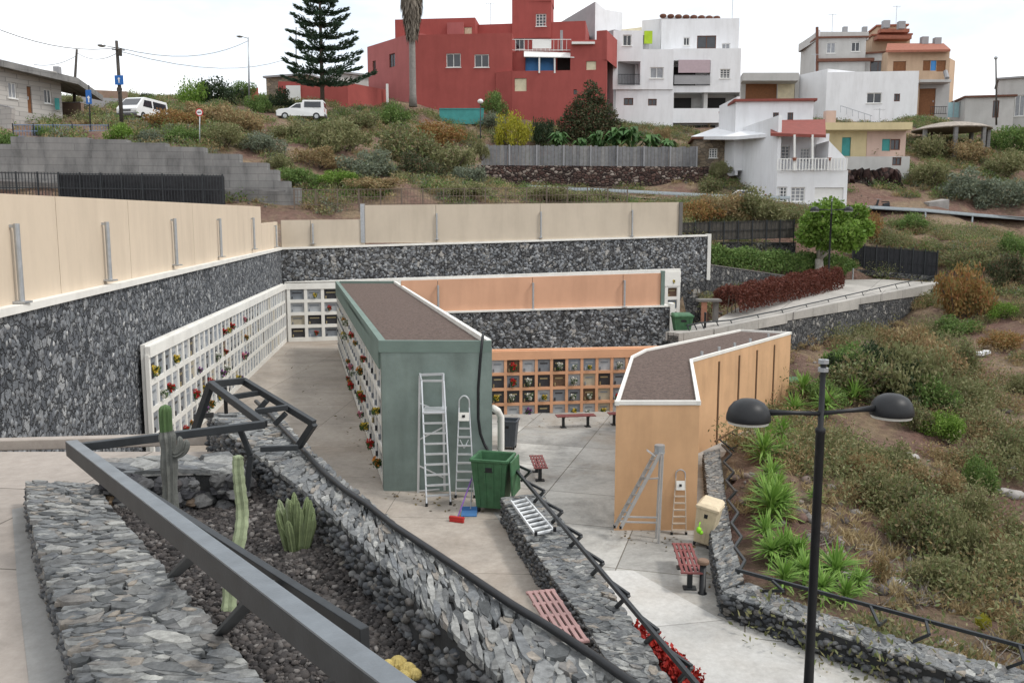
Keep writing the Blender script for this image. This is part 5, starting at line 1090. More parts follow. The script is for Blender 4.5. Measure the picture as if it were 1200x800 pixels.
# ---- yellow house
r = house('faded yellow and pink single-storey house with a turquoise door', (1010, 190), 88)
block(r, 966, 1016, 88, 88, 152, 197, H_yel, 8, [(987, 161, 996.5, 183, 'turq')]); block(r, 1015.5, 1061, 87.95, 87.95, 152, 197, H_pinkh, 8, [(1034, 163, 1043, 177, 'turq'), (1044, 163, 1054.5, 176, 'dark')], part='right_wall')
MB().bar(P(962, 149, 87.5), P(1066, 148.5, 87.3), 1.3, .7).build('roof', H_yel, r); A = P(972, 140, 88.5); MB().box((A.x, A.y, A.z), (1.0, .8, 1.6)).build('chimney', H_pinkh, r)
block(r, 990, 1066, 86, 85.8, 183.5, 200, H_lgrey, 2, [(1046, 184.5, 1056, 194, 'dark')], part='terrace_wall', sink=1)
r = root('rock_outcrop', 'dark red-brown rock cutting under the yellow house', 'rock', tuple(P(1000, 230, 83)))
A, B = P(988, 215, 82), P(1068, 213, 82); m = MB(); nx_, nz_ = 24, 8; z0_, z1_ = zat(240, 82) - 1, zat(196, 82)
vs = [(A.x + (B.x - A.x) * i / nx_, 82 + 2.5 * j / nz_ + random.uniform(-.7, .7), lerp(z0_, z1_, j / nz_) + random.uniform(-.2, .2)) for j in range(nz_ + 1) for i in range(nx_ + 1)]
m.add(vs, [(j * (nx_ + 1) + i, j * (nx_ + 1) + i + 1, (j + 1) * (nx_ + 1) + i + 1, (j + 1) * (nx_ + 1) + i) for j in range(nz_) for i in range(nx_)]); m.build('rock_face', stone('red_rock', 1.2, [(.03, .02, .018), (.085, .045, .038), (.06, .04, .035), (.14, .09, .07)], .1, (.02, .015, .014), (1, 1, .5), 1, .1, .4), r)
# ---- masonry shed, sheds at the right, thatched shelter, fence
r = house('small tan masonry shed with one dark barred window', (835, 195), 88, 'shed', 'shed'); block(r, 813, 859, 88, 87.5, 163, 200, H_stone, 5, [(831, 174, 840.5, 185, 'grid')], roofm=H_brown)
r = house('grey house at the right edge with sloped roof', (1190, 130), 112, 'shed', 'shed'); block(r, 1169, 1215, 113, 111, 92, 140, H_lgrey, 8, [(1190, 112, 1200, 136, 'win')], roofm=H_grey)
r = house('low beige shed with flat dark roof below the right edge house', (1150, 135), 112, 'shed', 'shed'); block(r, 1131, 1188, 112, 111, 114, 140, H_lgrey, 6, [(1164, 118, 1170, 138, 'dark')], roofm=H_brown)
A, B = P(1110, 129, 114), P(1138, 129, 114); r = root('metal_fence', 'pale turquoise metal sheet fence beside the tan house', 'fence', tuple(A)); MB().bar(A, B, .08, 1.9).build('sheet', plain('pale_turquoise', (.30, .45, .48), .6, .1, 2, .1), r)
for k in range(5): MB().bar(A.lerp(B, k / 4) + V((0, -.08, -1)), A.lerp(B, k / 4) + V((0, -.08, 1.05)), .1, .1).build('post', M_galv, r)
r = root('shelter', 'low round shelter with pale thatched roof on stone posts', 'shelter', tuple(P(1115, 165, 96)))
A = P(1115, 150, 96); m = MB(); m.lathe((A.x, A.y, A.z), [(4.0, -.3), (4.05, -.2), (3.0, .2), (1.6, .5), (.1, .65)], 26); m.build('thatch_roof', plain('pale_thatch', (.33, .29, .25), .95, .45, 4, .9, 14, .06), r)
for a in (200, 250, 300, 345, 30, 100): p = A + V((3.7 * math.cos(R(a)), 3.7 * math.sin(R(a)), -.3)); MB().bar(p, p - V((0, 0, 3.2)), .35, .35).build('post', H_blockd, r)
# ---- concrete block house at left
r = house('grey concrete block house with slanted flat roof at the left edge', (40, 140), 70)
block(r, -14, 72, 66, 71, 78, 146, H_block, 8, [(9, 96, 20, 116, 'win'), (31, 101, 38.5, 133, 'door'), (51, 104, 61, 122, 'win')])
A, B = P(-20, 73, 65.3), P(91, 92, 70.3); n = V((-.25, 1, 0)); u_ = (B - A); B = V((B.x, B.y, A.z - .75)); m = MB(); m.add([A, B, B + n * 9, A + n * 9] + [p + V((0, 0, .5)) for p in (A, B, B + n * 9, A + n * 9)], [(0, 1, 2, 3), (4, 5, 6, 7), (0, 1, 5, 4), (1, 2, 6, 5), (2, 3, 7, 6), (3, 0, 4, 7)]); m.build('roof', H_blockd, r)
A = P(67, 80, 71); MB().box((A.x, A.y, A.z - .4), (.45, .45, 1.0)).build('chimney', H_grey, r); A = P(67, 122, 70.3); MB().box((A.x, A.y, A.z), (.3, .15, .9)).build('meter_box', H_turq, r)
A, B = P(-10, 135, 63), P(15, 140, 62.5); r = root('garden_wall', 'short grey block wall in front of the left edge house', 'wall', tuple(A)); MB().bar(A, B, .3, 1.6).build('wall_panel', H_block, r); MB().bar(A + V((0, 0, .83)), B + V((0, 0, .83)), .38, .06).build('coping', H_grey, r)
A, B = P(75, 133, 74), P(97, 133, 73); r = root('garden_wall', 'brown plastered wall beside the concrete block house', 'wall', tuple(A)); MB().bar(A, B, .3, 1.7).build('wall_panel', plain('brown_plaster', (.24, .17, .13), .9, .15, 2, .2), r); MB().bar(A + V((0, 0, .88)), B + V((0, 0, .88)), .38, .06).build('coping', H_grey, r)
A, B = P(97, 128, 82), P(146, 130, 84); r = root('garden_wall', 'grey rendered wall along the road behind the sign pole', 'wall', tuple(A)); MB().bar(A, B, .3, 2.2).build('wall_panel', H_grey, r); A2, B2 = P(100, 115, 88), P(150, 117, 90); MB().bar(A2, B2, .3, 1.6).build('rear_panel', plain('brown_plaster', (.24, .17, .13)), r)

# ---- stepped dark concrete wall and mesh fence at left
r = root('stepped_wall', 'dark grey concrete retaining wall stepping down to the right', 'wall', tuple(P(0, 235, 51)))
steps = [(-60, 15, 168), (15, 105, 160), (105, 150, 163), (150, 195, 167), (195, 240, 172), (240, 281, 180), (281, 313, 190.5), (313, 325, 199), (325, 338, 212), (338, 350, 220)]
m = MB()
for x0, x1, y in steps: A, B = P(x0, 200, 51 + x0 / 150), P(x1, 200, 51 + x1 / 150); m.obox((A.x, A.y, -1.5), (B.x - A.x - .004, B.y - A.y, 0), (0, .7, 0), (0, 0, zat(y, A.y) + 1.5))
m.build('wall', H_blockd, r); 
m = MB(); A, B = P(-60, 209, 50.4), P(335, 224, 52.6); m.bar(A, B, .3, .12); m.build('string_course', H_blockd, r)
def mesh_fence(name, label, a, b, h, mat, npost, pitch=.12, wire=.012, net=None, ob=None):
    a, b = V(a), V(b); r = root(name, label, 'fence', tuple(a)); Z = V((0, 0, h)); m = MB(); k = int((b - a).length / pitch)
    for i in range(k + 1): p = a.lerp(b, i / k); m.bar(p, p + Z, wire, wire, (0, 1, 0))
    for f in (.04, .5, .97): m.bar(a + Z * f, b + Z * f, wire * 1.6, wire * 1.6)
    m.build('bars', mat, r)
    for i in range(npost + 1): p = a.lerp(b, i / npost); MB().bar(p - V((0, 0, .6)), p + Z * 1.02, .07, .07, (0, 1, 0)).build('post', mat, r)
    if net: MB().bar(a + Z * .48 + V((0, .06, 0)), b + Z * .48 + V((0, .06, 0)), .02, h * .93).build('netting', net, r)
    return r
M_net = plain('dark_netting', (.035, .036, .04), .9, .25, 4, .3, 60)
A, B = P(-30, 238, 46), P(262, 240, 48.5); mesh_fence('bar_fence', 'dark vertical bar fence with netting along the stepped concrete wall', A, B, zat(201, 46) - A.z, M_steel, 12, .16, .03)
A, B = P(66, 240, 46.6), P(262, 240, 48.6); o = MB().bar(A + V((0, .3, .82)), B + V((0, .3, .78)), .02, 1.62).build('netting', M_net, bpy.data.objects['bar_fence'])
A, B = P(345, 241, 52.5), P(735, 237, 55); mesh_fence('wire_fence', 'thin brown wire bar fence above the rear cream panels', A, B, zat(222, 52.5) - A.z, plain('rust_wire', (.16, .125, .10), .8), 16, .2, .022)
A, B = P(797, 283, 58), P(930, 279, 60.5); mesh_fence('net_fence', 'dark netted fence behind the right end of the rear wall', A, B, 1.3, M_steel, 8, .3, .02, plain('brown_netting', (.075, .068, .06), .9, .3, 3, .3, 60))
A, B = P(998, 319, 61.5), P(1097, 328, 60); mesh_fence('net_fence', 'black netted fence at the end of the ramp path', A, B, 2.05, M_steel, 7, .3, .02, M_net)
MB().bar(A + V((-.2, -.3, .1)), B + V((.2, -.3, .05)), .4, .35).build('plinth', M_stone_b, bpy.data.objects['net_fence.001'])
A, B = P(832, 300, 59), P(932, 299, 61); plain_wall('stone_wall', 'low stone wall glimpsed behind the green hedge', A, B, A.z - 1.5, (zat(284, 59), zat(285, 61)), .5, M_stone_b, 1, capm=M_joint, cap=(.06, .03))
A, B = P(565, 194, 85), P(816, 196, 87); r = root('board_fence', 'weathered grey board fence above the red rubble wall', 'fence', tuple(A))
h_ = zat(170, 85) - A.z; M_board = island('grey_board', [(.15, .15, .155), (.20, .20, .205), (.25, .245, .24), (.17, .172, .18)], .9, .15, 0, 3, .25); k_ = 60
m = MB()
for i in range(k_): a, b = A.lerp(B, i / k_), A.lerp(B, (i + .93) / k_); m.obox((a.x, a.y, a.z - .5), (b.x - a.x, b.y - a.y, 0), (0, .06, 0), (0, 0, h_ + .5 + random.uniform(-.06, .06)))
m.build('boards', M_board, r)
for i in range(9): a = A.lerp(B, i / 8); MB().bar(a - V((0, .08, .4)), a + V((0, -.08, h_ + .05)), .14, .12, (0, 1, 0)).build('post', H_grey, r)
A, B = P(560, 212, 82.5), P(830, 214, 84); plain_wall('rubble_wall', 'red-brown volcanic rubble wall below the grey board fence', A, B, zat(236, 82), (zat(195, 82.5), zat(197, 84)), 1.2, M_stone_r, 1, capm=M_stone_r, cap=(.12, -.05))

# roof aerials and water tanks
def aerial(rn, px, py, Y, h=2.2):
    A = P(px, py, Y); m = MB(); m.tube([A - V((0, 0, .4)), A + V((0, 0, h))], .035, 6)
    for k in range(5): z = h - .1 - k * .02; m.bar(A + V((-.5 + k * .22, -.25, z)), A + V((-.5 + k * .22, .25, z)), .02, .02)
    m.bar(A + V((-.6, 0, h - .1)), A + V((.6, 0, h - .1)), .025, .025); m.build('aerial', M_galv, bpy.data.objects[rn])
hs_ = {o['label']: o.name for o in bpy.data.objects if o.get('category') == 'house'}
for lab, x, y, Y in (('large dark red house', 575, 27, 110), ('white apartment house', 858, 22, 111), ('grey two-storey', 975, 37, 126), ('tan house', 1050, 27, 129), ('long low white house', 955, 85, 116), ('faded yellow', 1030, 146, 89)):
    nm_ = next(n for l, n in hs_.items() if l.startswith(lab)); aerial(nm_, x, y, Y, 2.4 if Y > 100 else 1.6)
# =============================================================== planting
LV = {
 'green': [(.06, .115, .03), (.10, .165, .045), (.145, .21, .06), (.07, .10, .035)],
 'bright': [(.12, .22, .03), (.19, .31, .05), (.08, .15, .025), (.27, .38, .09)],
 'olive': [(.095, .105, .045), (.15, .155, .07), (.20, .19, .095), (.125, .145, .06), (.23, .20, .115)],
 'dry': [(.22, .165, .085), (.29, .22, .11), (.16, .13, .065), (.23, .14, .075), (.17, .17, .08)],
 'ochre': [(.20, .13, .045), (.26, .15, .055), (.17, .14, .05), (.24, .10, .045), (.14, .14, .045)],
 'grey': [(.12, .145, .105), (.18, .205, .15), (.085, .105, .075), (.14, .15, .09)],
 'dark': [(.018, .04, .018), (.035, .06, .025), (.055, .08, .035), (.03, .045, .03)],
 'mixed': [(.08, .11, .04), (.14, .17, .065), (.21, .17, .09), (.10, .09, .05), (.17, .20, .10)],
 'yellow': [(.36, .34, .035), (.46, .42, .05), (.24, .27, .035), (.40, .36, .04)],
 'rust': [(.11, .034, .024), (.16, .05, .034), (.075, .025, .018), (.19, .07, .045)],
 'conifer': [(.022, .05, .03), (.042, .08, .048), (.065, .105, .06), (.035, .06, .038)],
 'plum': [(.05, .06, .03), (.09, .10, .05), (.12, .07, .045), (.06, .09, .035), (.03, .045, .025)],
 'yucca': [(.13, .25, .045), (.20, .35, .07), (.28, .44, .11), (.09, .18, .04)],
 'straw': [(.30, .235, .13), (.38, .31, .18), (.22, .165, .09), (.27, .20, .10)],
 'banana': [(.06, .15, .05), (.10, .21, .07), (.14, .25, .09), (.05, .10, .035)],
}
for k_ in ('olive', 'dry', 'mixed', 'grey', 'straw', 'green', 'ochre'): LV[k_] = [cm(c, 1.3) for c in LV[k_]]
LM = {k: island('leaf_' + k, v, .65, .25, .3) for k, v in LV.items()}
M_bark = plain('bark', (.10, .08, .065), .9, .3, 5, .6, 20, .03)
M_pale = plain('pale_bark', (.36, .33, .29), .9, .2, 5, .5, 20, .03)
NR = np.random.default_rng(21)
def bush_lobes(rng, n=11, flat=.8):
    L_ = [((0, 0, .42), (.62, .62, .45))]
    for _ in range(n):
        a = rng.uniform(0, 6.28); d = rng.uniform(.3, .82); L_.append(((math.cos(a) * d, math.sin(a) * d, rng.uniform(.15, .85) * (1.1 - d * .6)), rng.uniform(.16, .36)))
    return L_
def twig(mb, p, q, r0, r1, n=5): p, q = V(p), V(q); m_ = p.lerp(q, .5) + V((random.uniform(-.1, .1), random.uniform(-.1, .1), 0)) * (q - p).length; mb.tube([p, m_, q], [r0, (r0 + r1) / 2, r1], n, 1)
BP = {}
def bush_mesh(kind, var, n=3600, size=.085, asp=.5, up=.2, shell=.35):
    key = (kind, var)
    if key not in BP:
        rng = np.random.default_rng(hash(kind) % 1 + var * 13 + len(kind)); lob = bush_lobes(rng, 9 + var * 3)
        v, f = leaves(lob, n, size, rng, asp, up, shell)
        keep = v.reshape(-1, 4, 3)[:, :, 2].min(1) > -.08
        v = v.reshape(-1, 4, 3)[keep].reshape(-1, 3); f = np.arange(len(v)).reshape(-1, 4)
        m = MB()
        for c, _ in lob[1:8]: twig(m, (0, 0, -.15), c, .035, .01)
        fq = np.array([x for x in m.f if len(x) == 4]); tv = np.array(m.v)
        o = npmesh('shrub', np.r_[v, tv], np.r_[f, fq + len(v)], [LM[kind], M_bark], None, np.r_[np.zeros(len(f)), np.ones(len(fq))])
        BP[key] = o.data; bpy.data.objects.remove(o)
    return BP[key]
NB = [0]
def shrub(px, py, wpx, hpx, kind, label, group='shrubs on the hillside', Y=None, name='shrub'):
    b = ground(px, py) if Y is None else P(px, py, Y); NB[0] += 1
    s = wpx * b.y / FPX / 2; h = hpx * b.y / FPX / 1.05
    o = bpy.data.objects.new(name, bush_mesh(kind, NB[0] % 3)); COL.objects.link(o); o.location = b - V((0, 0, .04 * h)); o.rotation_euler = (0, 0, NB[0] * 1.7); o.scale = (s, s * .95, h)
    return tag(o, label, 'shrub', group)
S = shrub
for a in (
 (4, 176, 44, 30, 'green', 'bright green grassy bush at the left end above the concrete wall'),
 (52, 160, 34, 14, 'green', 'low green bush by the road railing near the block house'),
 (142, 166, 46, 25, 'bright', 'yellow-green bush on the concrete wall under the sign pole'),
 (178, 168, 40, 20, 'grey', 'grey-green low bush on the concrete wall right of the sign pole'),
 (212, 166, 50, 20, 'green', 'fresh green bush on the wall just left of the round traffic sign'),
 (200, 152, 70, 30, 'ochre', 'rusty ochre shrub right of the white van'),
 (238, 146, 70, 28, 'dry', 'brown dry shrub behind the round traffic sign'),
 (280, 156, 70, 34, 'dry', 'tan dry shrub between the traffic sign and the white pickup'),
 (262, 172, 60, 34, 'olive', 'olive bush just right of the round traffic sign pole'),
 (306, 178, 60, 30, 'grey', 'grey bush above the lower steps of the concrete wall'),
 (340, 164, 50, 22, 'olive', 'olive bush right in front of the white pickup'),
 (350, 216, 64, 24, 'green', 'bright green low bush beside the lowest wall step'),
 (395, 218, 56, 22, 'bright', 'yellow-green low bush in a row above the wire fence'),
 (330, 200, 46, 20, 'olive', 'dull olive bush on the slope above the lowest wall step'),
 (400, 176, 84, 46, 'olive', 'large olive bush below the cactus beds in front of the red wall'),
 (372, 196, 70, 26, 'dry', 'straw-coloured bush in the middle of the hillside'),
 (432, 206, 80, 34, 'grey', 'wide grey-green bush left of the big mixed thicket'),
 (462, 150, 46, 36, 'green', 'round green bush at the foot of the palm trunk'),
 (425, 150, 44, 24, 'mixed', 'low mixed plants before the red garden wall'),
 (475, 190, 90, 50, 'mixed', 'left part of the big mixed thicket below the palm'),
 (510, 172, 80, 36, 'ochre', 'rust topped shrub over the big thicket below the red house'),
 (528, 206, 84, 48, 'olive', 'right part of the big olive thicket beside the board fence'),
 (490, 210, 76, 34, 'plum', 'dark purplish bush at the base of the thicket'),
 (548, 216, 50, 28, 'grey', 'pale agave-like bush at the left foot of the rubble wall'),
 (440, 224, 90, 18, 'dry', 'dry low scrub behind the wire fence at its left half'),
 (540, 232, 90, 20, 'olive', 'low scrub behind the middle of the wire fence'),
 (640, 234, 110, 20, 'olive', 'wide low bush under the rubble wall behind the fence'),
 (700, 236, 70, 18, 'mixed', 'low scrub at the right end of the wire fence'),
 (330, 130, 40, 30, 'dark', 'dark bush between the white gate and the conifer'),
 (306, 132, 34, 26, 'green', 'small green bush left of the white pickup'),
 (850, 262, 74, 40, 'dry', 'tan shrub behind the netted fence below the guardrail'),
 (890, 260, 90, 42, 'olive', 'olive shrub beside the round tree below the white house'),
 (820, 262, 60, 34, 'ochre', 'brown shrub at the end of the rear cream panels'),
 (925, 262, 50, 26, 'mixed', 'green-brown shrub touching the left of the round tree'),
 (1020, 282, 44, 42, 'ochre', 'orange-brown shrub on the right of the round tree'),
 (1070, 272, 46, 28, 'green', 'green shrub under the guardrail right of the round tree'),
 (1048, 288, 60, 22, 'ochre', 'ochre shrub above the black netted fence', 'shrubs on the hillside', 67),
 (1130, 232, 80, 36, 'grey', 'large grey-green shrub above the guardrail'),
 (1180, 244, 80, 44, 'grey', 'broad pale olive shrub above the right end of the guardrail'),
 (1090, 216, 60, 36, 'olive', 'olive shrub right of the rock cutting'),
 (1175, 206, 70, 34, 'olive', 'dark olive shrub on the slope below the thatched shelter'),
 (1180, 178, 64, 38, 'green', 'fresh green bush right of the thatched shelter'),
 (1092, 186, 54, 36, 'olive', 'olive shrub between the yellow house and shelter'),
 (1130, 190, 60, 30, 'dry', 'brown dry shrub under the thatched shelter'),
 (1035, 142, 56, 22, 'olive', 'olive shrub on the roof line behind the yellow house'),
 (1128, 372, 78, 82, 'ochre', 'big rusty ochre bush beyond the end of the ramp wall'),
 (1100, 306, 60, 26, 'dry', 'tan bush behind the right end of the black fence', 'shrubs on the hillside', 65),
 (1140, 322, 60, 36, 'mixed', 'mixed green bush above the big ochre bush'),
 (1180, 336, 56, 54, 'plum', 'brown-green upright bush at the right edge of the upper slope'),
 (1190, 300, 50, 30, 'green', 'green bush at the right edge below the guardrail'),
 (1172, 372, 44, 24, 'bright', 'small yellow-green bush above the white rag'),
 (1175, 408, 60, 26, 'ochre', 'low ochre bush right of the white rag'),
 (1120, 392, 70, 24, 'green', 'low green bush under the big ochre bush'),
 (1060, 470, 110, 90, 'olive', 'large olive bush below the right end of the ramp wall'),
 (1010, 462, 100, 66, 'mixed', 'mixed thicket at the foot of the ramp retaining wall'),
 (1090, 450, 80, 70, 'dry', 'dry brown bush right of the large olive bush'),
 (985, 452, 50, 50, 'dark', 'dark green bush against the ramp retaining wall'),
 (1000, 446, 90, 56, 'green', 'leafy green bush in the middle of the ramp wall foot'),
 (1035, 462, 90, 66, 'dark', 'dark green bush behind the large olive bush'),
 (962, 474, 60, 40, 'green', 'green bush at the left end of the ramp wall foot'),
 (1085, 480, 80, 56, 'green', 'green bush below the dry brown bush on the upper bank'),
 (1125, 440, 60, 50, 'mixed', 'mixed bush left of the white rag above the gully'),
 (1048, 488, 70, 34, 'plum', 'dark bush just above the right lamp dome'),
 (1108, 516, 66, 44, 'bright', 'yellow-green bush on the bare red slope'),
 (1150, 575, 60, 48, 'green', 'green bush at the lower edge of the red bare patch'),
 (1185, 540, 50, 50, 'mixed', 'mixed bush at the right edge of the photo mid slope'),
 (1195, 460, 46, 30, 'olive', 'olive bush at the far right below the gully'),
 (1040, 600, 90, 60, 'olive', 'broad olive thicket right of the lamp pole'),
 (1085, 650, 110, 84, 'mixed', 'largest green-brown thicket above the zigzag handrail'),
 (1120, 660, 80, 84, 'olive', 'olive thicket touching the right side of the largest thicket'),
 (1060, 570, 80, 40, 'dry', 'dry tan shrub on top of the largest thicket'),
 (1010, 560, 60, 40, 'dry', 'pale dry shrub just right of the lamp pole'),
 (1150, 650, 50, 40, 'dry', 'dry bush at the right end of the thicket'),
 (1040, 560, 80, 50, 'olive', 'olive bush above the pale dry shrub right of the lamp pole'),
 (1075, 610, 100, 60, 'mixed', 'rounded mixed bush in the upper part of the largest thicket'),
 (1110, 590, 70, 50, 'dry', 'tan bush at the top right of the largest thicket'),
 (1135, 620, 70, 60, 'olive', 'olive bush between the red soil and the largest thicket'),
 (1100, 690, 80, 50, 'olive', 'low olive bush at the bottom of the largest thicket'),
 (1130, 480, 80, 50, 'olive', 'olive bush left of the gully below the white rag'),
 (1075, 505, 60, 40, 'mixed', 'bush above the bare red patch left of the yellow-green bush'),
 (1060, 420, 80, 50, 'dry', 'dry bush against the end of the ramp wall'),
 (1152, 738, 22, 24, 'yellow', 'small yellowish bush among the rocks at lower right'),
 (1190, 640, 40, 40, 'olive', 'olive bush at the right edge below the red soil'),
 (1030, 680, 36, 40, 'dry', 'dry grey bush behind the handrail near the lamp'),
): S(*a)
# bushes, trees near the houses
S(254, 124, 66, 42, 'dark', 'dark green round tree crown behind the ochre shrubs', Y=86)
S(222, 126, 46, 40, 'bright', 'light green bush left of the dark tree', Y=84); S(282, 116, 36, 26, 'green', 'green tree crown right of the dark tree below the street lamp', Y=90)
S(172, 118, 26, 12, 'dark', 'dark bush far behind the white van', Y=92); S(85, 124, 30, 14, 'olive', 'olive bush beside the leaning pole', Y=80)
S(578, 136, 36, 36, 'green', 'green bush against the red house beside the white globe lamp', Y=99); S(576, 148, 34, 22, 'grey', 'grey-green shrub under the white globe lamp', Y=96)
S(603, 170, 46, 48, 'yellow', 'round bright yellow-green bush before the red house', Y=92); S(636, 172, 36, 42, 'dark', 'dark green bush between the yellow bush and dark tree', Y=93)
S(777, 172, 30, 26, 'dry', 'brown bare shrub below the narrow white house', Y=96); S(565, 184, 26, 22, 'olive', 'olive bush at the left end of the board fence', Y=84)
S(846, 206, 26, 22, 'olive', 'olive shrub in front of the tan masonry shed', Y=84); S(830, 226, 40, 26, 'mixed', 'mixed shrub at the right foot of the rubble wall', Y=81)
def tree(label, base, top, rad, kind, trunkm, tr=.16, n=7000, size=.2, name='tree', lobes=None, hb=.35):
    base = V(base); H = top - base.z; r = root(name, label, 'tree', tuple(base)); rng = np.random.default_rng(int(base.x * 7) % 99 + 3); m = MB(); zc = base.z + H * hb
    fork = base + V((0, 0, H * hb * .8)); m.tube([base - V((0, 0, .3)), base.lerp(fork, .5) + V((.05, 0, 0)), fork], [tr * 1.25, tr, tr * .85], 10)
    lob = lobes or [((base.x + rad * .62 * math.cos(a) * k, base.y + rad * .62 * math.sin(a) * k, zc + H * (1 - hb) * z), rad * s) for a, k, z, s in [(rng.uniform(0, 6.3), rng.uniform(.5, 1.05), rng.uniform(.15, .85), rng.uniform(.26, .45)) for _ in range(22)]]
    for c, s in lob[:9]: m.tube([fork - V((0, 0, .1)), fork.lerp(V(c), .5) + V((0, 0, -.1)), V(c)], [tr * .5, tr * .3, tr * .1], 6)
    m.build('trunk', trunkm, r, True); v, f = leaves(lob, n, size, rng, .55, .1, .5); npmesh('crown', v, f, LM[kind], r); return r
b = P(959, 322, 58.5); bc = P(976, 266, 58.5); rgt = random.Random(5); tl_ = [((bc.x + 1.9 * k * math.cos(a), bc.y + 1.9 * k * math.sin(a), bc.z + z), s) for a, k, z, s in [(rgt.uniform(0, 6.3), rgt.uniform(.4, 1.05), rgt.uniform(-.75, 1.15), rgt.uniform(.6, .95)) for _ in range(26)]]
tree('round bright green tree with pale trunk behind the red hedge', (b.x, b.y, b.z - .3), zat(238, 58.5), 2.75, 'bright', M_pale, .3, 17000, .27, hb=.34, lobes=tl_)
b = P(692, 176, 94); bl_ = [((b.x + dx, b.y + dy, b.z + dz), s) for dx, dy, dz, s in [(0, 0, 6.6, .8), (.4, .3, 5.6, 1.1), (-.8, 0, 4.9, 1.2), (.9, .4, 4.4, 1.3), (-1.6, .2, 3.8, 1.3), (1.8, 0, 3.4, 1.3), (-2.4, 0, 2.6, 1.3), (0, -.6, 3.2, 1.6), (2.6, .3, 2.2, 1.2), (-.9, -.8, 1.9, 1.5), (1.2, -.7, 1.5, 1.4), (-3, .1, 1.3, 1.1)]]
tree('large dark conical tree with reddish tints before the red house', tuple(b), b.z + 7, 3, 'plum', M_bark, .2, 9000, .28, lobes=bl_)
# broad leaf plants by the board fence
rng = np.random.default_rng(9); m_ = []
for k in range(2):
    vs = []; 
    for i in range(46):
        a = rng.uniform(0, 6.28); L_ = rng.uniform(.5, .95); d = np.array([math.cos(a), math.sin(a), 0]); s = np.array([-d[1], d[0], 0]) * .13; z0 = rng.uniform(.15, .8)
        p0 = d * .1 + [0, 0, z0 * .8]; p1 = d * L_ * .55 + [0, 0, z0 + .38]; p2 = d * L_ + [0, 0, z0 + .1]
        vs += [p0, p1 - s, p2, p1 + s]
    o = npmesh('broadleaf_plant', np.array(vs), np.arange(len(vs)).reshape(-1, 4), LM['banana']); m_.append(o.data); bpy.data.objects.remove(o)
for x, y, s, lab in ((655, 178, 1.7, 'broad-leaved plant at the left foot of the dark conical tree'), (702, 180, 1.9, 'pale broad-leaved plant in front of the dark conical tree'), (722, 178, 2.0, 'tall broad-leaved plant right of the dark conical tree'), (740, 178, 2.1, 'broad-leaved plant below the small windows of the white house'), (762, 180, 1.7, 'broad-leaved plant near the brown base of the white house'), (782, 182, 1.5, 'last broad-leaved plant at the right behind the board fence'), (680, 180, 1.4, 'low broad-leaved plant under the dark conical tree')):
    b = P(x, y, 89.5); o = bpy.data.objects.new('broadleaf_plant', m_[x % 2]); COL.objects.link(o); o.location = b; o.scale = (s,) * 3; o.rotation_euler = (0, 0, x); tag(o, lab, 'plant', 'broad-leaved plants behind the board fence')
# hedges
def hedge(name, label, a, b, w, h, kind, n, size, h2=None):
    a, b = V(a), V(b); L_ = (b - a).length; u = (b - a) / L_; s = V((-u.y, u.x, 0)); rng = np.random.default_rng(4)
    t = rng.random(n); th = rng.random(n) * np.pi; k = .88 + .14 * rng.random(n); x = np.sign(np.cos(th)) * np.abs(np.cos(th)) ** .5 * w / 2 * k; hh = h + ((h2 or h) - h) * t; z = np.sin(th) ** .5 * hh * (k * .9 + .08 * np.sin(t * L_ * 2.1)) * (.35 + .65 * rng.random(n) ** .4)
    c = np.array(a[:]) + np.outer(t * L_, u[:]) + np.outer(x, s[:]) + np.outer(z, (0, 0, 1))
    d = rng.standard_normal((n, 3)); d /= np.linalg.norm(d, axis=1, keepdims=True); e = np.cross(d, rng.standard_normal((n, 3))); e /= np.linalg.norm(e, axis=1, keepdims=True)
    q = size * (.6 + .8 * rng.random((n, 1))); v = np.stack([c - d * q * .5, c + e * q * .28, c + d * q * .5, c - e * q * .28], 1).reshape(-1, 3)
    r = root(name, label, 'hedge', tuple(a)); npmesh('foliage', v, np.arange(4 * n).reshape(-1, 4), LM[kind], r)
    m = MB()
    for i in range(int(L_ / .5)): p = a + u * (i * .5 + .2); m.tube([p - V((0, 0, .1)), p + V((random.uniform(-.1, .1), 0, h * .6))], .03, 5)
    m.build('stems', M_bark, r); return r
a, b = P(852, 367, 41.5), P(976, 338, 54.5); hedge('hedge', 'clipped dark red hedge beside the sloping ramp path', (a.x, a.y + .3, a.z), (b.x, b.y, b.z), 1.5, 1.4, 'rust', 30000, .12, 1.55)
a, b = P(826, 316, 54), P(1000, 328, 62); hedge('hedge', 'dark green hedge behind the stepped stone wall and round tree', (a.x, a.y, a.z), (b.x, b.y, b.z), 1.4, 1.75, 'green', 14000, .18, 1.9)
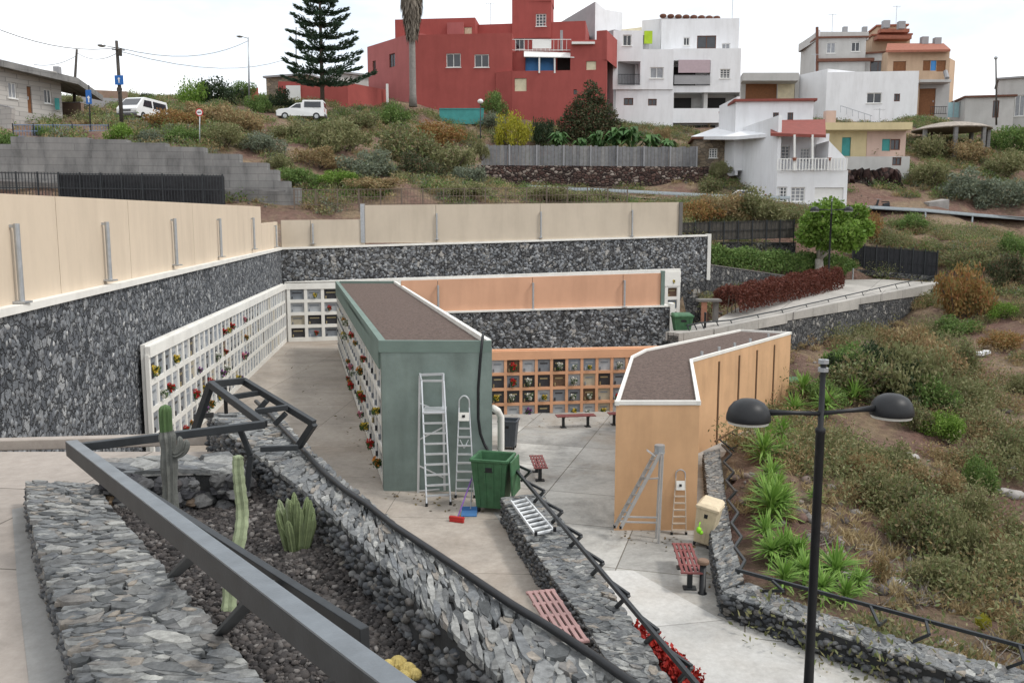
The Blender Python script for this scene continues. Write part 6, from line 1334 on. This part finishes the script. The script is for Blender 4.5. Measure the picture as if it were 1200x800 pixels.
# yuccas
YM = []
for k in range(3):
    rng = np.random.default_rng(30 + k); vs = []; fs = []
    for h0, nb in ((.45, 75), (.2, 35)):
        for i in range(nb):
            a = rng.uniform(0, 6.28); el = rng.uniform(-.15, 1.35); L_ = rng.uniform(.5, .8); d = np.array([math.cos(a) * math.cos(el), math.sin(a) * math.cos(el), math.sin(el)]); s = np.array([-math.sin(a), math.cos(a), 0]) * .034; c0 = np.array([0, 0, h0])
            p1 = c0 + d * L_ * .5; p2 = c0 + d * L_ - [0, 0, .1 * L_ * math.cos(el)]; q = len(vs)
            vs += [c0 - s * .6, c0 + s * .6, p1 + s, p1 - s, p2 + s * .15, p2 - s * .15]; fs += [(q, q + 1, q + 2, q + 3), (q + 3, q + 2, q + 4, q + 5)]
    t = MB(); t.tube([(0, 0, -.1), (.02, 0, .25), (0, 0, .46)], [.07, .06, .05], 7); tf = [f for f in t.f if len(f) == 4]
    o = npmesh('yucca_plant', np.r_[np.array(vs), np.array(t.v)], np.r_[np.array(fs), np.array(tf) + len(vs)], [LM['yucca'], M_bark], None, np.r_[np.zeros(len(fs)), np.ones(len(tf))]); YM.append(o.data); bpy.data.objects.remove(o)
for i, (x, y, s, lab) in enumerate((
 (930, 492, 1.35, 'green yucca under the left dome of the street lamp by the peach wall end'), (905, 522, 1.1, 'green yucca touching the left arm shadow beside the peach building'), (968, 490, 1.2, 'green yucca just right of the lamp pole top'), (1000, 476, 1.4, 'green yucca between the two lamp domes farthest up the slope'),
 (884, 545, 1.1, 'green yucca next to the far end of the stone kerb wall'), (893, 572, 1.15, 'yucca with pale tips second along the stone kerb wall'), (888, 592, 1.0, 'low green yucca third along the stone kerb wall'), (893, 615, 1.15, 'tall drooping yucca fourth along the stone kerb wall'),
 (893, 662, .95, 'small yucca nearest the corner of the stone kerb wall'), (918, 660, .95, 'small yucca right beside the corner yucca'), (918, 696, .95, 'yucca just behind the zigzag handrail left of the lamp'), (942, 684, .85, 'yucca close behind the lamp pole on its left'), (978, 690, 1.0, 'yucca right of the lamp pole behind the handrail'), (990, 716, .85, 'lowest yucca under the handrail right of the lamp'), (962, 706, .8, 'yucca directly behind the lamp pole near the handrail'), (906, 540, 1.0, 'yucca set back second from the far end of the stone kerb wall'), (910, 586, .9, 'yucca set back from the middle of the stone kerb wall'), (912, 612, 1.0, 'yucca right of the tall drooping one by the kerb wall'), (886, 640, .9, 'yucca between the drooping one and the corner of the kerb wall'), (934, 670, .9, 'yucca left of the lamp pole above the handrail corner'), (1006, 694, .8, 'yucca farthest right in the strip behind the handrail'), (890, 522, .9, 'yucca at the far end of the strip against the peach wall'), (940, 470, 1.1, 'yucca beside the far end of the peach building near the green bin'), (955, 592, .6, 'small pale yucca halfway up beside the lamp pole'))):
    b = ground(x + (10 if x < 910 else 0), y); o = bpy.data.objects.new('yucca_plant', YM[i % 3]); COL.objects.link(o); o.location = b; o.scale = (s * (.72 + .22 * ((i * 7) % 5) / 4),) * 3; o.rotation_euler = (0, 0, i * 2.1); tag(o, lab, 'yucca', 'bright green yuccas behind the stone kerb wall')
# small planter weeds
# conifer with whorled branches
b = P(378, 122, 85); r = root('conifer_tree', 'tall dark conifer with flat whorled branches before the red garden wall', 'tree', tuple(b)); H = zat(-75, 85) - b.z; m = MB(); m.tube([b - V((0, 0, .3)), b + V((0, 0, H * .5)), b + V((0, 0, H))], [.22, .14, .03], 9); rng = np.random.default_rng(8); vs = []
for t in range(12):
    z = b.z + H * (.12 + .85 * t / 12); Rr = 4.7 * (1 - t / 12.4) ** 1.05 + .2; nb = 6
    for k in range(nb):
        a = k * 6.283 / nb + t * .55 + rng.uniform(-.15, .15); L_ = Rr * rng.uniform(.8, 1.1); d = np.array([math.cos(a), math.sin(a), 0]); s = np.array([-d[1], d[0], 0])
        tip = np.array([b.x, b.y, z]) + d * L_ + [0, 0, L_ * .22 - .1]; m.tube([(b.x, b.y, z), tuple((np.array([b.x, b.y, z]) + tip) / 2 - [0, 0, .12 * L_ * .4]), tuple(tip)], [.05, .035, .015], 5)
        n = int(30 + 40 * L_); q = rng.random(n) ** .75; c = np.array([b.x, b.y, z]) + np.outer(q * L_, d) + np.outer(q * q * L_ * .22 - .1 * q, (0, 0, 1)); wd = (.16 + .5 * np.sin(np.pi * np.clip(q, 0, 1)) ** .8 * .65) * L_ * .38
        side = rng.uniform(-1, 1, n); c = c + np.outer(side * wd, s) + np.outer(rng.uniform(-.1, .14, n) + .08 * np.abs(side), (0, 0, 1))
        e = d * .8 + np.outer(np.sign(side) * .55, s) + rng.standard_normal((n, 3)) * .25 + [0, 0, .3]; e /= np.linalg.norm(e, axis=1, keepdims=True); g = np.cross(e, rng.standard_normal((n, 3))); g /= np.linalg.norm(g, axis=1, keepdims=True)
        vs.append(np.stack([c - e * .24, c + g * .07, c + e * .28, c - g * .07], 1).reshape(-1, 3))
m.build('trunk', M_bark, r, True); vs = np.concatenate(vs); npmesh('crown', vs, np.arange(len(vs)).reshape(-1, 4), LM['conifer'], r)
# palm with a skirt of dead fronds
b = P(484, 122, 96); r = root('palm_tree', 'tall palm trunk with a shaggy skirt of dead fronds before the red house', 'tree', tuple(b)); zt = zat(-22, 96); m = MB()
m.tube([b - V((0, 0, .3)), b + V((0, 0, 1)), V((b.x, b.y, zat(60, 96))), V((b.x, b.y, zt))], [.48, .38, .35, .4], 14); m.build('trunk', plain('palm_bark', (.24, .225, .21), .95, .2, 3, .7, 14, .04), r, True)
rng = np.random.default_rng(17); n = 1300; a = rng.random(n) * 6.283; z = zat(46, 96) + (zt + .5 - zat(46, 96)) * rng.random(n) ** .8; f_ = (z - zat(50, 96)) / (zt - zat(50, 96)); rr = .45 + .75 * np.clip(f_ * 1.7, 0, 1) * (.7 + .3 * rng.random(n)); L_ = .8 + .5 * rng.random(n)
c = np.stack([b.x + rr * np.cos(a), b.y + rr * np.sin(a), z], 1); e = np.stack([np.cos(a) * .18, np.sin(a) * .18, -np.ones(n)], 1); g = np.stack([-np.sin(a), np.cos(a), 0 * a], 1) * .1
npmesh('dead_fronds', np.stack([c - e * L_[:, None] * .5, c + g, c + e * L_[:, None] * .6, c - g], 1).reshape(-1, 3), np.arange(4 * n).reshape(-1, 4), island('dead_frond', [(.13, .115, .095), (.2, .175, .145), (.09, .075, .06), (.26, .23, .19)], .9, .1), r)
vs = []
for k in range(34):
    a = k * 2.4; el = rng.uniform(-.2, 1.3); d = np.array([math.cos(a), math.sin(a), 0]); s = np.array([-d[1], d[0], 0]); c0 = np.array([b.x, b.y, zt + 1.6])
    for i in range(22):
        q = (i + 1) / 22; L_ = 3.6; p = c0 + d * L_ * q * math.cos(el) + np.array([0, 0, L_ * (q * math.sin(el) - .45 * q * q)])
        for sg in (-1, 1): tip = p + s * sg * .6 * (1 - q * .6) + d * .25 - [0, 0, .2]; vs += [p, p + d * .07, tip, tip - d * .03]
npmesh('crown', np.array(vs), np.arange(len(vs)).reshape(-1, 4), LM['green'], r)

# =============================================================== scrub, dry grass and stones that nobody could count
HOUSE_BOX = [(-21, 66, 12, 140), (-40, 92, -8, 140), (12, 92, 26, 140), (22, 74, 33, 95), (30, 104, 60, 140)]
BARE = [(ground(1050, 505), 3.0, 1.9), (ground(1185, 590), 2.2, 1.8), (ground(1185, 440), 1.2, 4.5), (ground(1090, 740), 3.2, .9)]
def scatter(n, dens, boxes, rng):
    out = []
    for (x0, y0, x1, y1, w_) in boxes:
        k = int(n * w_); x = rng.uniform(x0, x1, k); y = rng.uniform(y0, y1, k); f = np.sin(x * .55 + 2 * np.sin(y * .3)) * np.sin(y * .47 + x * .21) + .6 * np.sin(x * 1.3 + y * .9)
        bare = np.zeros(k, bool)
        for c, ra, rb in BARE: bare |= ((x - c.x) / ra) ** 2 + ((y - c.y) / rb) ** 2 < 1
        keep = (f > dens) & ~built(x, y) & ~bare; x, y = x[keep], y[keep]; out.append(np.c_[x, y, terrain_z(x, y)])
    return np.concatenate(out)
ROADX = lambda p: ~((p[:, 1] > 72.5) & (p[:, 1] < 81) & (p[:, 0] > 9))
def clumps(name, pts, nl, rad, size, mat, rng, asp=.4, up=.6, label='', cat='scrub'):
    n = len(pts); R_ = rad * (.5 + rng.random(n)); d = rng.standard_normal((n, nl, 3)); d /= np.linalg.norm(d, axis=2, keepdims=True); d[..., 2] = np.abs(d[..., 2]) * .8
    c = pts[:, None] + d * (R_[:, None, None] * (.4 + .6 * rng.random((n, nl, 1)))); a = rng.standard_normal((n, nl, 3)) + d * .8 + [0, 0, up]; a /= np.linalg.norm(a, axis=2, keepdims=True)
    e = np.cross(a, rng.standard_normal((n, nl, 3))); e /= np.linalg.norm(e, axis=2, keepdims=True); s = size * (.6 + .8 * rng.random((n, nl, 1)))
    v = np.stack([c - a * s * .5, c + e * s * asp * .5, c + a * s * .5, c - e * s * asp * .5], 2).reshape(-1, 3)
    tag(npmesh(name, v, np.arange(len(v)).reshape(-1, 4), mat), label, cat, kind='stuff')
UP = [(-45, 52, 70, 74, .5), (-45, 74, 8, 100, .35), (8, 80, 80, 112, .5)]; SL = [(5, 9, 34, 36, .5), (10, 36, 50, 72, .6)]
rg2 = np.random.default_rng(77)
for nm, k, dn, bx_, nl, rad, size, lab in (('green_scrub', 'green', .2, UP, 60, .75, .17, 'green scrub scattered over the upper hillside'), ('olive_scrub', 'olive', .0, UP, 60, .75, .17, 'olive scrub scattered over the upper hillside'), ('ochre_scrub', 'dry', .6, UP, 60, .7, .17, 'dry brown scrub scattered over the upper hillside'), ('pale_scrub', 'grey', .35, UP, 50, .65, .16, 'grey-green scrub scattered over the upper hillside')):
    p = scatter(6500, dn - .15, bx_, rg2); p = p[ROADX(p)]; clumps(nm, p, nl, rad, size, LM[k], rg2, label=lab)
for nm, k, dn, n_, nl, rad, size, lab in (('slope_scrub', 'olive', .15, 1300, 420, 1.15, .12, 'olive scrub on the dry slope at the right'), ('brown_scrub', 'dry', .1, 1500, 260, .8, .11, 'brown scrub on the dry slope at the right'), ('mixed_scrub', 'mixed', .45, 1300, 420, 1.05, .12, 'mixed scrub on the dry slope at the right')):
    p = scatter(n_, dn, SL, rg2); p = p[(p[:, 1] > 13) & (np.hypot(p[:, 0] - 6, p[:, 1] - 20) > 4)]; clumps(nm, p, nl, rad, size, LM[k], rg2, label=lab)
p = scatter(2600, -.15, [(5, 9, 30, 34, 1), (10, 34, 46, 70, .4)], rg2); clumps('dry_grass', p, 46, .26, .32, LM['straw'], rg2, .09, 1.3, 'tufts of straw-coloured dry grass on the slope', 'grass')
p = scatter(4200, -.3, UP, rg2); p = p[ROADX(p)]; clumps('hill_grass', p, 40, .4, .4, LM['straw'], rg2, .1, 1.2, 'pale dry grass over the upper hillside', 'grass')
p = scatter(3200, -.3, [(6, 9, 34, 24, 1)], rg2); p2 = scatter(1500, -.2, SL + UP, rg2)
tag(pebbles('slope_rubble', np.r_[p, p2], .025, .2, island('rubble_tint', [(.10, .085, .08), (.17, .155, .145), (.24, .225, .21), (.12, .07, .055), (.3, .28, .26)], .9, .15, 0, 9, .3)), 'loose stones over the dry slope', 'rubble', kind='stuff')
p = scatter(900, -.6, [(7, 11, 30, 20, 1)], rg2); clumps('dry_twigs', p, 9, .22, .75, island('twig_grey', [(.20, .18, .16), (.28, .25, .22), (.15, .13, .115)], .9, .1), rg2, .035, .1, 'grey dry twigs littering the foot of the slope', 'twigs')
b = ground(1150, 418); m = MB(); m.box(b + V((0, 0, .12)), (.62, .4, .2), .6); m.box(b + V((.2, -.1, .2)), (.35, .3, .22), -.3); tag(m.build('rag', plain('white_rag', (.75, .75, .76), .9, .1, 6, .8, 12, .08), None, bev=.06), 'crumpled white rag lying on the slope at the right', 'rag')
for i, (x, y, s, lab) in enumerate(((1187, 552, .26, 'pale round boulder at the right edge of the red slope'), (1192, 582, .42, 'largest flat boulder on the red soil at the right edge'), (1176, 577, .28, 'pale boulder left of the largest flat boulder'), (1152, 590, .16, 'small white stone below the green slope bush'), (1053, 686, .22, 'white flat stone behind the zigzag handrail'), (1068, 536, .3, 'grey stone in the middle of the bare red patch'))):
    b = ground(x, y); o = pebbles('boulder', np.array([b[:]]), s, s + .01, plain('pale_boulder', (.34, .32, .30), .9, .2, 5, .5, 20, .03), .6); tag(o, lab, 'boulder', 'pale boulders on the slope')
# =============================================================== road, guardrails, poles, signs, vehicles
M_asph = plain('asphalt', (.10, .10, .10), .9, .15, 2, .3, 60)
rp_ = [(540, 226, 74), (640, 231, 75), (740, 234, 76), (860, 240, 77), (1000, 243, 77.5), (1100, 249, 78), (1200, 258, 79.5), (1400, 275, 84)]
mb = MB(); qa = [P(*p) for p in rp_]; z_ = [terrain_z(p.x, p.y)[0] for p in qa]
for i in range(len(qa) - 1):
    a, b = qa[i], qa[i + 1]; f = V((0, 2.2, .06)); g = V((0, -2.2, -.02)); h = V((0, 0, .1)); mb.quad(a + g + h, b + g + h, b + f + h, a + f + h)
struct(mb.build('road', M_asph))
M_rail = plain('guardrail_zinc', (.40, .45, .48), .5, .1, 3, 0, metal=.4)
def guard(label, pts, h=.55, n=6):
    pts = [V((p.x, p.y, max(p.z, terrain_z(p.x, p.y)[0] + .05))) for p in pts]; r = root('guardrail', label, 'guardrail', tuple(pts[0])); m = MB(); up = V((0, 0, h))
    for i in range(len(pts) - 1): m.bar(pts[i] + up, pts[i + 1] + up, .06, .14); m.bar(pts[i] + up + V((0, .04, .1)), pts[i + 1] + up + V((0, .04, .1)), .08, .07); m.bar(pts[i] + up + V((0, .04, -.1)), pts[i + 1] + up + V((0, .04, -.1)), .08, .07)
    m.build('rail', M_rail, r)
    for i in range(len(pts) - 1):
        k = max(1, int((pts[i + 1] - pts[i]).length / 4))
        for j in range(k + (i == len(pts) - 2)): p = pts[i].lerp(pts[i + 1], j / k) + V((0, .12, 0)); MB().bar(p - V((0, 0, .6)), p + V((0, 0, h + .15)), .12, .12, (0, 1, 0)).build('post', M_rail, r)
guard('long steel guardrail along the road below the rubble wall', [P(618, 226.5, 73), P(735, 234, 73.5), P(850, 241, 74.5), P(925, 246, 74.5)])
guard('steel guardrail along the road at the right beyond the round tree', [P(1012, 250, 74), P(1085, 254, 75), P(1140, 259, 76), P(1205, 266, 77.5), P(1300, 276, 80)])
a, b = P(1002, 238, 80.2), P(1085, 242, 80.6); r = root('parapet', 'low grey concrete parapet on the far side of the road under the rock', 'wall', tuple(a)); MB().bar(a, b, .3, .8).build('wall_panel', H_lgrey, r); MB().bar(a + V((0, 0, .43)), b + V((0, 0, .43)), .4, .08).build('coping', H_grey, r)
a = P(1097, 247, 79); m = MB(); m.prism([(a.x - .9, a.y - .5), (a.x + .95, a.y - .4), (a.x + .8, a.y + .8), (a.x - .8, a.y + .8)], a.z - 1, [a.z + .75, a.z + 1.0, a.z + 1.1, a.z + .8]); tag(m.build('concrete_block', plain('stained_concrete', (.30, .285, .27), .9, .2, 1.5, .4, 15, .03, streak=True)), 'stained pale concrete block standing beside the right guardrail', 'block')
M_pole = plain('pole_wood', (.07, .062, .055), .9, .25, 4, .3)
M_sblue = plain('sign_blue', (.02, .13, .42), .4, .03, 4, 0); M_swhite = plain('sign_white', (.75, .75, .74), .4, .02, 4, 0); M_sred = plain('sign_red', (.5, .02, .03), .4, .03, 4, 0)
def pole(name, label, a, b, r0, r1, mat=M_pole, cat='pole'): r = root(name, label, cat, tuple(a)); MB().tube([V(a) - V((0, 0, .6)), V(a).lerp(V(b), .5), V(b)], [r0, (r0 + r1) / 2, r1], 10).build('pole', mat, r, True); return r
def disc(c, rad, th, mat, name, r, n=24, nrm=(0, -1, 0)): m = MB(); c = V(c); nn = V(nrm).normalized(); m.cyl(c, c + nn * th, rad, n); return m.build(name, mat, r)
def sarrow(c, s, r): m = MB(); c = V(c); m.extr([c + V((x * s, 0, z * s)) for x, z in ((-.07, -.38), (.07, -.38), (.07, .1), (.2, .1), (0, .4), (-.2, .1), (-.07, .1))], (0, -.01, 0)); m.build('arrow', M_swhite, r)
r = pole('utility_pole', 'dark wooden utility pole carrying a lamp and a blue square sign', P(143, 146, 63), P(136.5, 48, 63), .15, .1, cat='utility pole')
MB().tube([P(137, 56, 63), P(125, 54, 62.6), P(117, 53, 62.3)], .035, 8).build('lamp_arm', M_galv, r); m = MB(); m.ball(P(119, 53.5, 62.3), .28, 8, .4); m.build('lamp_head', M_galv, r)
m = MB(); c = P(139.5, 60, 62.9); m.box(c + V((.12, -.05, -.1)), (.16, .16, .5)); m.build('junction_box', M_pole, r); MB().bar(P(131, 58, 62.9), P(146, 59, 62.9), .07, .07).build('crossarm', M_pole, r)
c = P(139.5, 94, 62.75); o = MB().box(c, (.62, .03, .66)).build('square_sign', M_sblue, r, bev=.01); sarrow(c + V((0, -.02, 0)), .5, o)
disc(P(140, 105, 62.8), .2, .03, M_pole, 'round_sign', r)
pole('utility_pole', 'bare dark pole leaning slightly beside the concrete block house', P(86, 124, 76), P(90, 58, 76), .13, .09, cat='utility pole')
r = pole('street_light', 'pale thin street light with a lamp arm pointing left behind the ochre shrubs', P(292, 122, 88), P(291, 44, 88), .1, .06, M_galv, 'street light')
MB().tube([P(291, 45, 88), P(284, 43, 87.6), P(277, 42.5, 87.4)], .05, 8).build('lamp_arm', M_galv, r); m = MB(); m.ball(P(281, 43, 87.5), .3, 8, .35); m.build('lamp_head', M_galv, r)
c = P(234, 132, 59.4); r = pole('traffic_sign', 'round red and white no-entry type sign on a thin grey post', P(234, 178, 59.5), P(234, 128, 59.5), .035, .035, M_galv, 'road sign')
disc(c + V((0, -.05, 0)), .26, .02, M_sred, 'sign_disc', r); d_ = disc(c + V((0, -.071, 0)), .19, .008, M_swhite, 'sign_face', r); MB().bar(c + V((-.12, -.085, 0)), c + V((.12, -.085, 0)), .01, .07).build('symbol', M_steel, d_)
c = P(104.5, 114, 64); r = pole('traffic_sign', 'tall blue sign with a white arrow on a dark post by the road railing', P(106, 152, 64), P(104, 100, 64), .05, .05, M_steel, 'road sign')
o = MB().box(c + V((0, -.07, 0)), (.42, .03, 1.0)).build('sign_board', M_sblue, r, bev=.01); sarrow(c + V((0, -.09, -.15)), .62, o)
r = pole('globe_lamp', 'slim post lamp with a small white globe before the red house', P(563, 180, 90), P(563, 122, 90), .06, .05, M_steel, 'street light'); m = MB(); m.ball(P(563, 119, 90), .3, 8, .8); m.build('globe', M_swhite, r)
r = pole('utility_pole', 'slim dark pole beside the sheds at the right edge', P(1168, 141, 109), P(1167, 66, 109), .12, .08, cat='utility pole'); m = MB(); m.ball(P(1167, 68, 109), .22, 6); m.build('lamp_head', M_galv, r)
pole('utility_pole', 'thin far pole left of the conifer', P(347, 100, 110), P(347, 32, 110), .08, .06, cat='utility pole')
r = root('road_railing', 'white and blue road railing above the left end of the concrete wall', 'railing', tuple(P(20, 160, 58))); A, B = P(16, 163, 57), P(128, 162, 62)
for f in (.15, .5, .9): MB().bar(A + V((0, 0, f)), B + V((0, 0, f)), .05, .06).build('rail', plain('railing_blue', (.14, .19, .28), .5, .1, 3, 0), r)
m = MB()
for i in range(34): p = A.lerp(B, i / 33); m.bar(p, p + V((0, 0, .92)), .025, .025, (0, 1, 0))
m.build('balusters', plain('railing_blue', (.14, .19, .28)), r)
for i in range(6): p = A.lerp(B, i / 5); MB().bar(p - V((0, 0, .3)), p + V((0, 0, 1.0)), .07, .07, (0, 1, 0)).build('post', M_steel, r)
def wire(label, pts, sag, rad=.022):
    o = []
    for i in range(len(pts) - 1):
        a, b = V(pts[i]), V(pts[i + 1])
        for j in range(9 if i < len(pts) - 2 else 10): t = j / 9; o.append(a.lerp(b, t) - V((0, 0, sag * 4 * t * (1 - t))))
    tag(MB().tube(o, rad, 5).build('overhead_cable', M_black), label, 'cable')
wire('overhead cable from the left photo edge to the utility pole', [P(-20, 27, 50), P(137, 56, 63)], .6)
wire('upper overhead cable from the utility pole to the street light', [P(138, 56, 63), P(291, 48, 88)], 1.0); wire('lower overhead cable from the utility pole to the conifer', [P(139, 60, 63), P(345, 66, 105)], 1.3)
wire('slack cable between the bare leaning pole and the utility pole', [P(90, 62, 76), P(138, 62, 63)], .5); wire('cable from the block house roof to the bare leaning pole', [P(40, 76, 68), P(89, 66, 76)], .3)
M_car = plain('white_car_paint', (.72, .73, .74), .35, .04, 2, 0, spec=.5); M_tyre = M_black; M_bump = plain('grey_bumper', (.10, .10, .105), .7)
def vehicle(name, label, cat, loc, yaw, side, width, wx, wr, windows, fr, grille=True):
    """side: (x,z) outline, front towards -x; windows: (outline, which) on the flanks; fr: windscreen quad corners x,z pairs"""
    r = root(name, label, cat); w = width / 2; m = MB(); n = len(side)
    zmax = max(z for _, z in side); nar = lambda z: w * (1 - .13 * max(0, (z - .95)) / max(zmax - .95, .1))
    vs = [(x, -nar(z), z) for x, z in side] + [(x, nar(z), z) for x, z in side]
    m.add(vs, [tuple(range(n)), tuple(range(n, 2 * n))[::-1]] + [(i, (i + 1) % n, n + (i + 1) % n, n + i) for i in range(n)]); m.build('body', M_car, r, bev=.04)
    for poly in windows:
        for s in (-1, 1): q = MB(); q.add([(x, s * (nar(z) + .004), z) for x, z in poly] + [(x, s * (nar(z) - .03), z) for x, z in poly], [tuple(range(len(poly))), tuple(range(len(poly), 2 * len(poly)))] + [(i, (i + 1) % len(poly), len(poly) + (i + 1) % len(poly), len(poly) + i) for i in range(len(poly))]); q.build('side_window', H_glass, r)
    for nm, (x0, z0, x1, z1) in fr: q = MB(); d = V((z0 - z1, 0, x1 - x0)).normalized() * .012; d = d if d.x * (1 if x0 > 1.5 else -1) > 0 else -d; q.extr([V((x0, -nar(z0) * .86, z0)) - d, V((x0, nar(z0) * .86, z0)) - d, V((x1, nar(z1) * .86, z1)) - d, V((x1, -nar(z1) * .86, z1)) - d], d * 2); q.build(nm, H_glass, r)
    for x in wx:
        for s in (-1, 1):
            q = MB(); q.cyl((x, s * (w - .2), wr), (x, s * (w + .012), wr), wr, 18); t = q.build('wheel', M_tyre, r); q = MB(); q.cyl((x, s * (w - .02), wr), (x, s * (w + .025), wr), wr * .58, 14); q.build('rim', M_galv, t)
    x0 = min(x for x, _ in side); x1 = max(x for x, _ in side)
    for s in (-1, 1): MB().box((x0 + .02, s * w * .72, .72), (.08, .3, .18)).build('headlight', M_swhite, r); MB().box((x1 - .01, s * w * .84, .85), (.06, .14, .3)).build('tail_light', M_sred, r)
    MB().box((x0 + .03, 0, .42), (.16, width * .98, .2)).build('bumper', M_bump, r, bev=.03); MB().box((x1 - .03, 0, .42), (.16, width * .98, .2)).build('bumper', M_bump, r, bev=.03); MB().box((x0 + .01, 0, .7), (.06, .7, .14)).build('grille', M_bump, r)
    r.location = loc; r.rotation_euler = (0, 0, yaw); return r
l = P(354, 141, 78.5); vehicle('parked_pickup', 'white pickup van with boxy canopy parked on the hillside track', 'car', (l.x, l.y, l.z - .05), R(4), [(-2.1, .3), (-2.12, .75), (-1.9, .9), (-1.05, 1.0), (-.4, 1.42), (.15, 1.48), (.2, 1.72), (2.0, 1.72), (2.1, 1.0), (2.1, .3)], 1.65, (-1.35, 1.4), .31, [[(-.85, 1.02), (-.35, 1.36), (.05, 1.4), (.05, 1.02)], [(.35, 1.08), (.35, 1.58), (1.8, 1.58), (1.8, 1.08)]], [('windscreen', (-1.0, 1.03, -.43, 1.4)), ('rear_window', (2.085, 1.1, 2.03, 1.55))])
l = P(169, 145, 70); vehicle('parked_van', 'white van parked on the road beside the blue sign pole', 'van', (l.x, l.y, l.z + .05), R(80), [(-2.2, .3), (-2.25, .85), (-2.0, 1.08), (-1.2, 1.75), (-.9, 1.85), (2.1, 1.85), (2.2, 1.0), (2.2, .3)], 1.75, (-1.4, 1.4), .33, [[(-1.35, 1.1), (-1.05, 1.62), (-.1, 1.65), (-.1, 1.1)], [(.1, 1.1), (.1, 1.65), (1.9, 1.65), (1.9, 1.1)]], [('windscreen', (-1.95, 1.13, -1.25, 1.7)), ('rear_window', (2.19, 1.15, 2.12, 1.7))])
l = P(868, 242, 77); vehicle('parked_car', 'pale car with a turquoise tinted windscreen half hidden behind the guardrail', 'car', (l.x, l.y, l.z + .05), R(0), [(-2.0, .3), (-2.0, .7), (-1.2, .88), (-.5, 1.35), (.9, 1.38), (1.7, .95), (2.0, .9), (2.0, .3)], 1.65, (-1.3, 1.25), .3, [[(-.95, .92), (-.45, 1.27), (.1, 1.3), (.1, .92)], [(.2, .92), (.2, 1.3), (.85, 1.3), (1.4, .95)]], [('windscreen', (-1.15, .91, -.53, 1.32)), ('rear_window', (1.66, .98, .94, 1.34))])
# parked scooter by the right guardrail
l = P(1033, 247, 76.6); r = root('scooter', 'small black scooter parked behind the right guardrail', 'scooter', tuple(l))
for dx in (-.5, .5): m = MB(); m.cyl(l + V((dx, -.06, .26)), l + V((dx, .06, .26)), .26, 16); m.build('wheel', M_black, r)
m = MB(); m.bar(l + V((-.3, 0, .3)), l + V((.55, 0, .4)), .25, .22); m.bar(l + V((.1, 0, .5)), l + V((.65, 0, .62)), .28, .25); m.bar(l + V((-.5, 0, .3)), l + V((-.32, 0, .95)), .3, .1, (1, 0, 0)); m.build('body', M_steel, r, bev=.03); MB().bar(l + V((.0, 0, .76)), l + V((.6, 0, .8)), .26, .09).build('seat', M_black, r); m = MB(); m.cyl(l + V((-.3, -.3, 1.0)), l + V((-.3, .3, 1.0)), .025, 8); m.build('handlebar', M_galv, r)
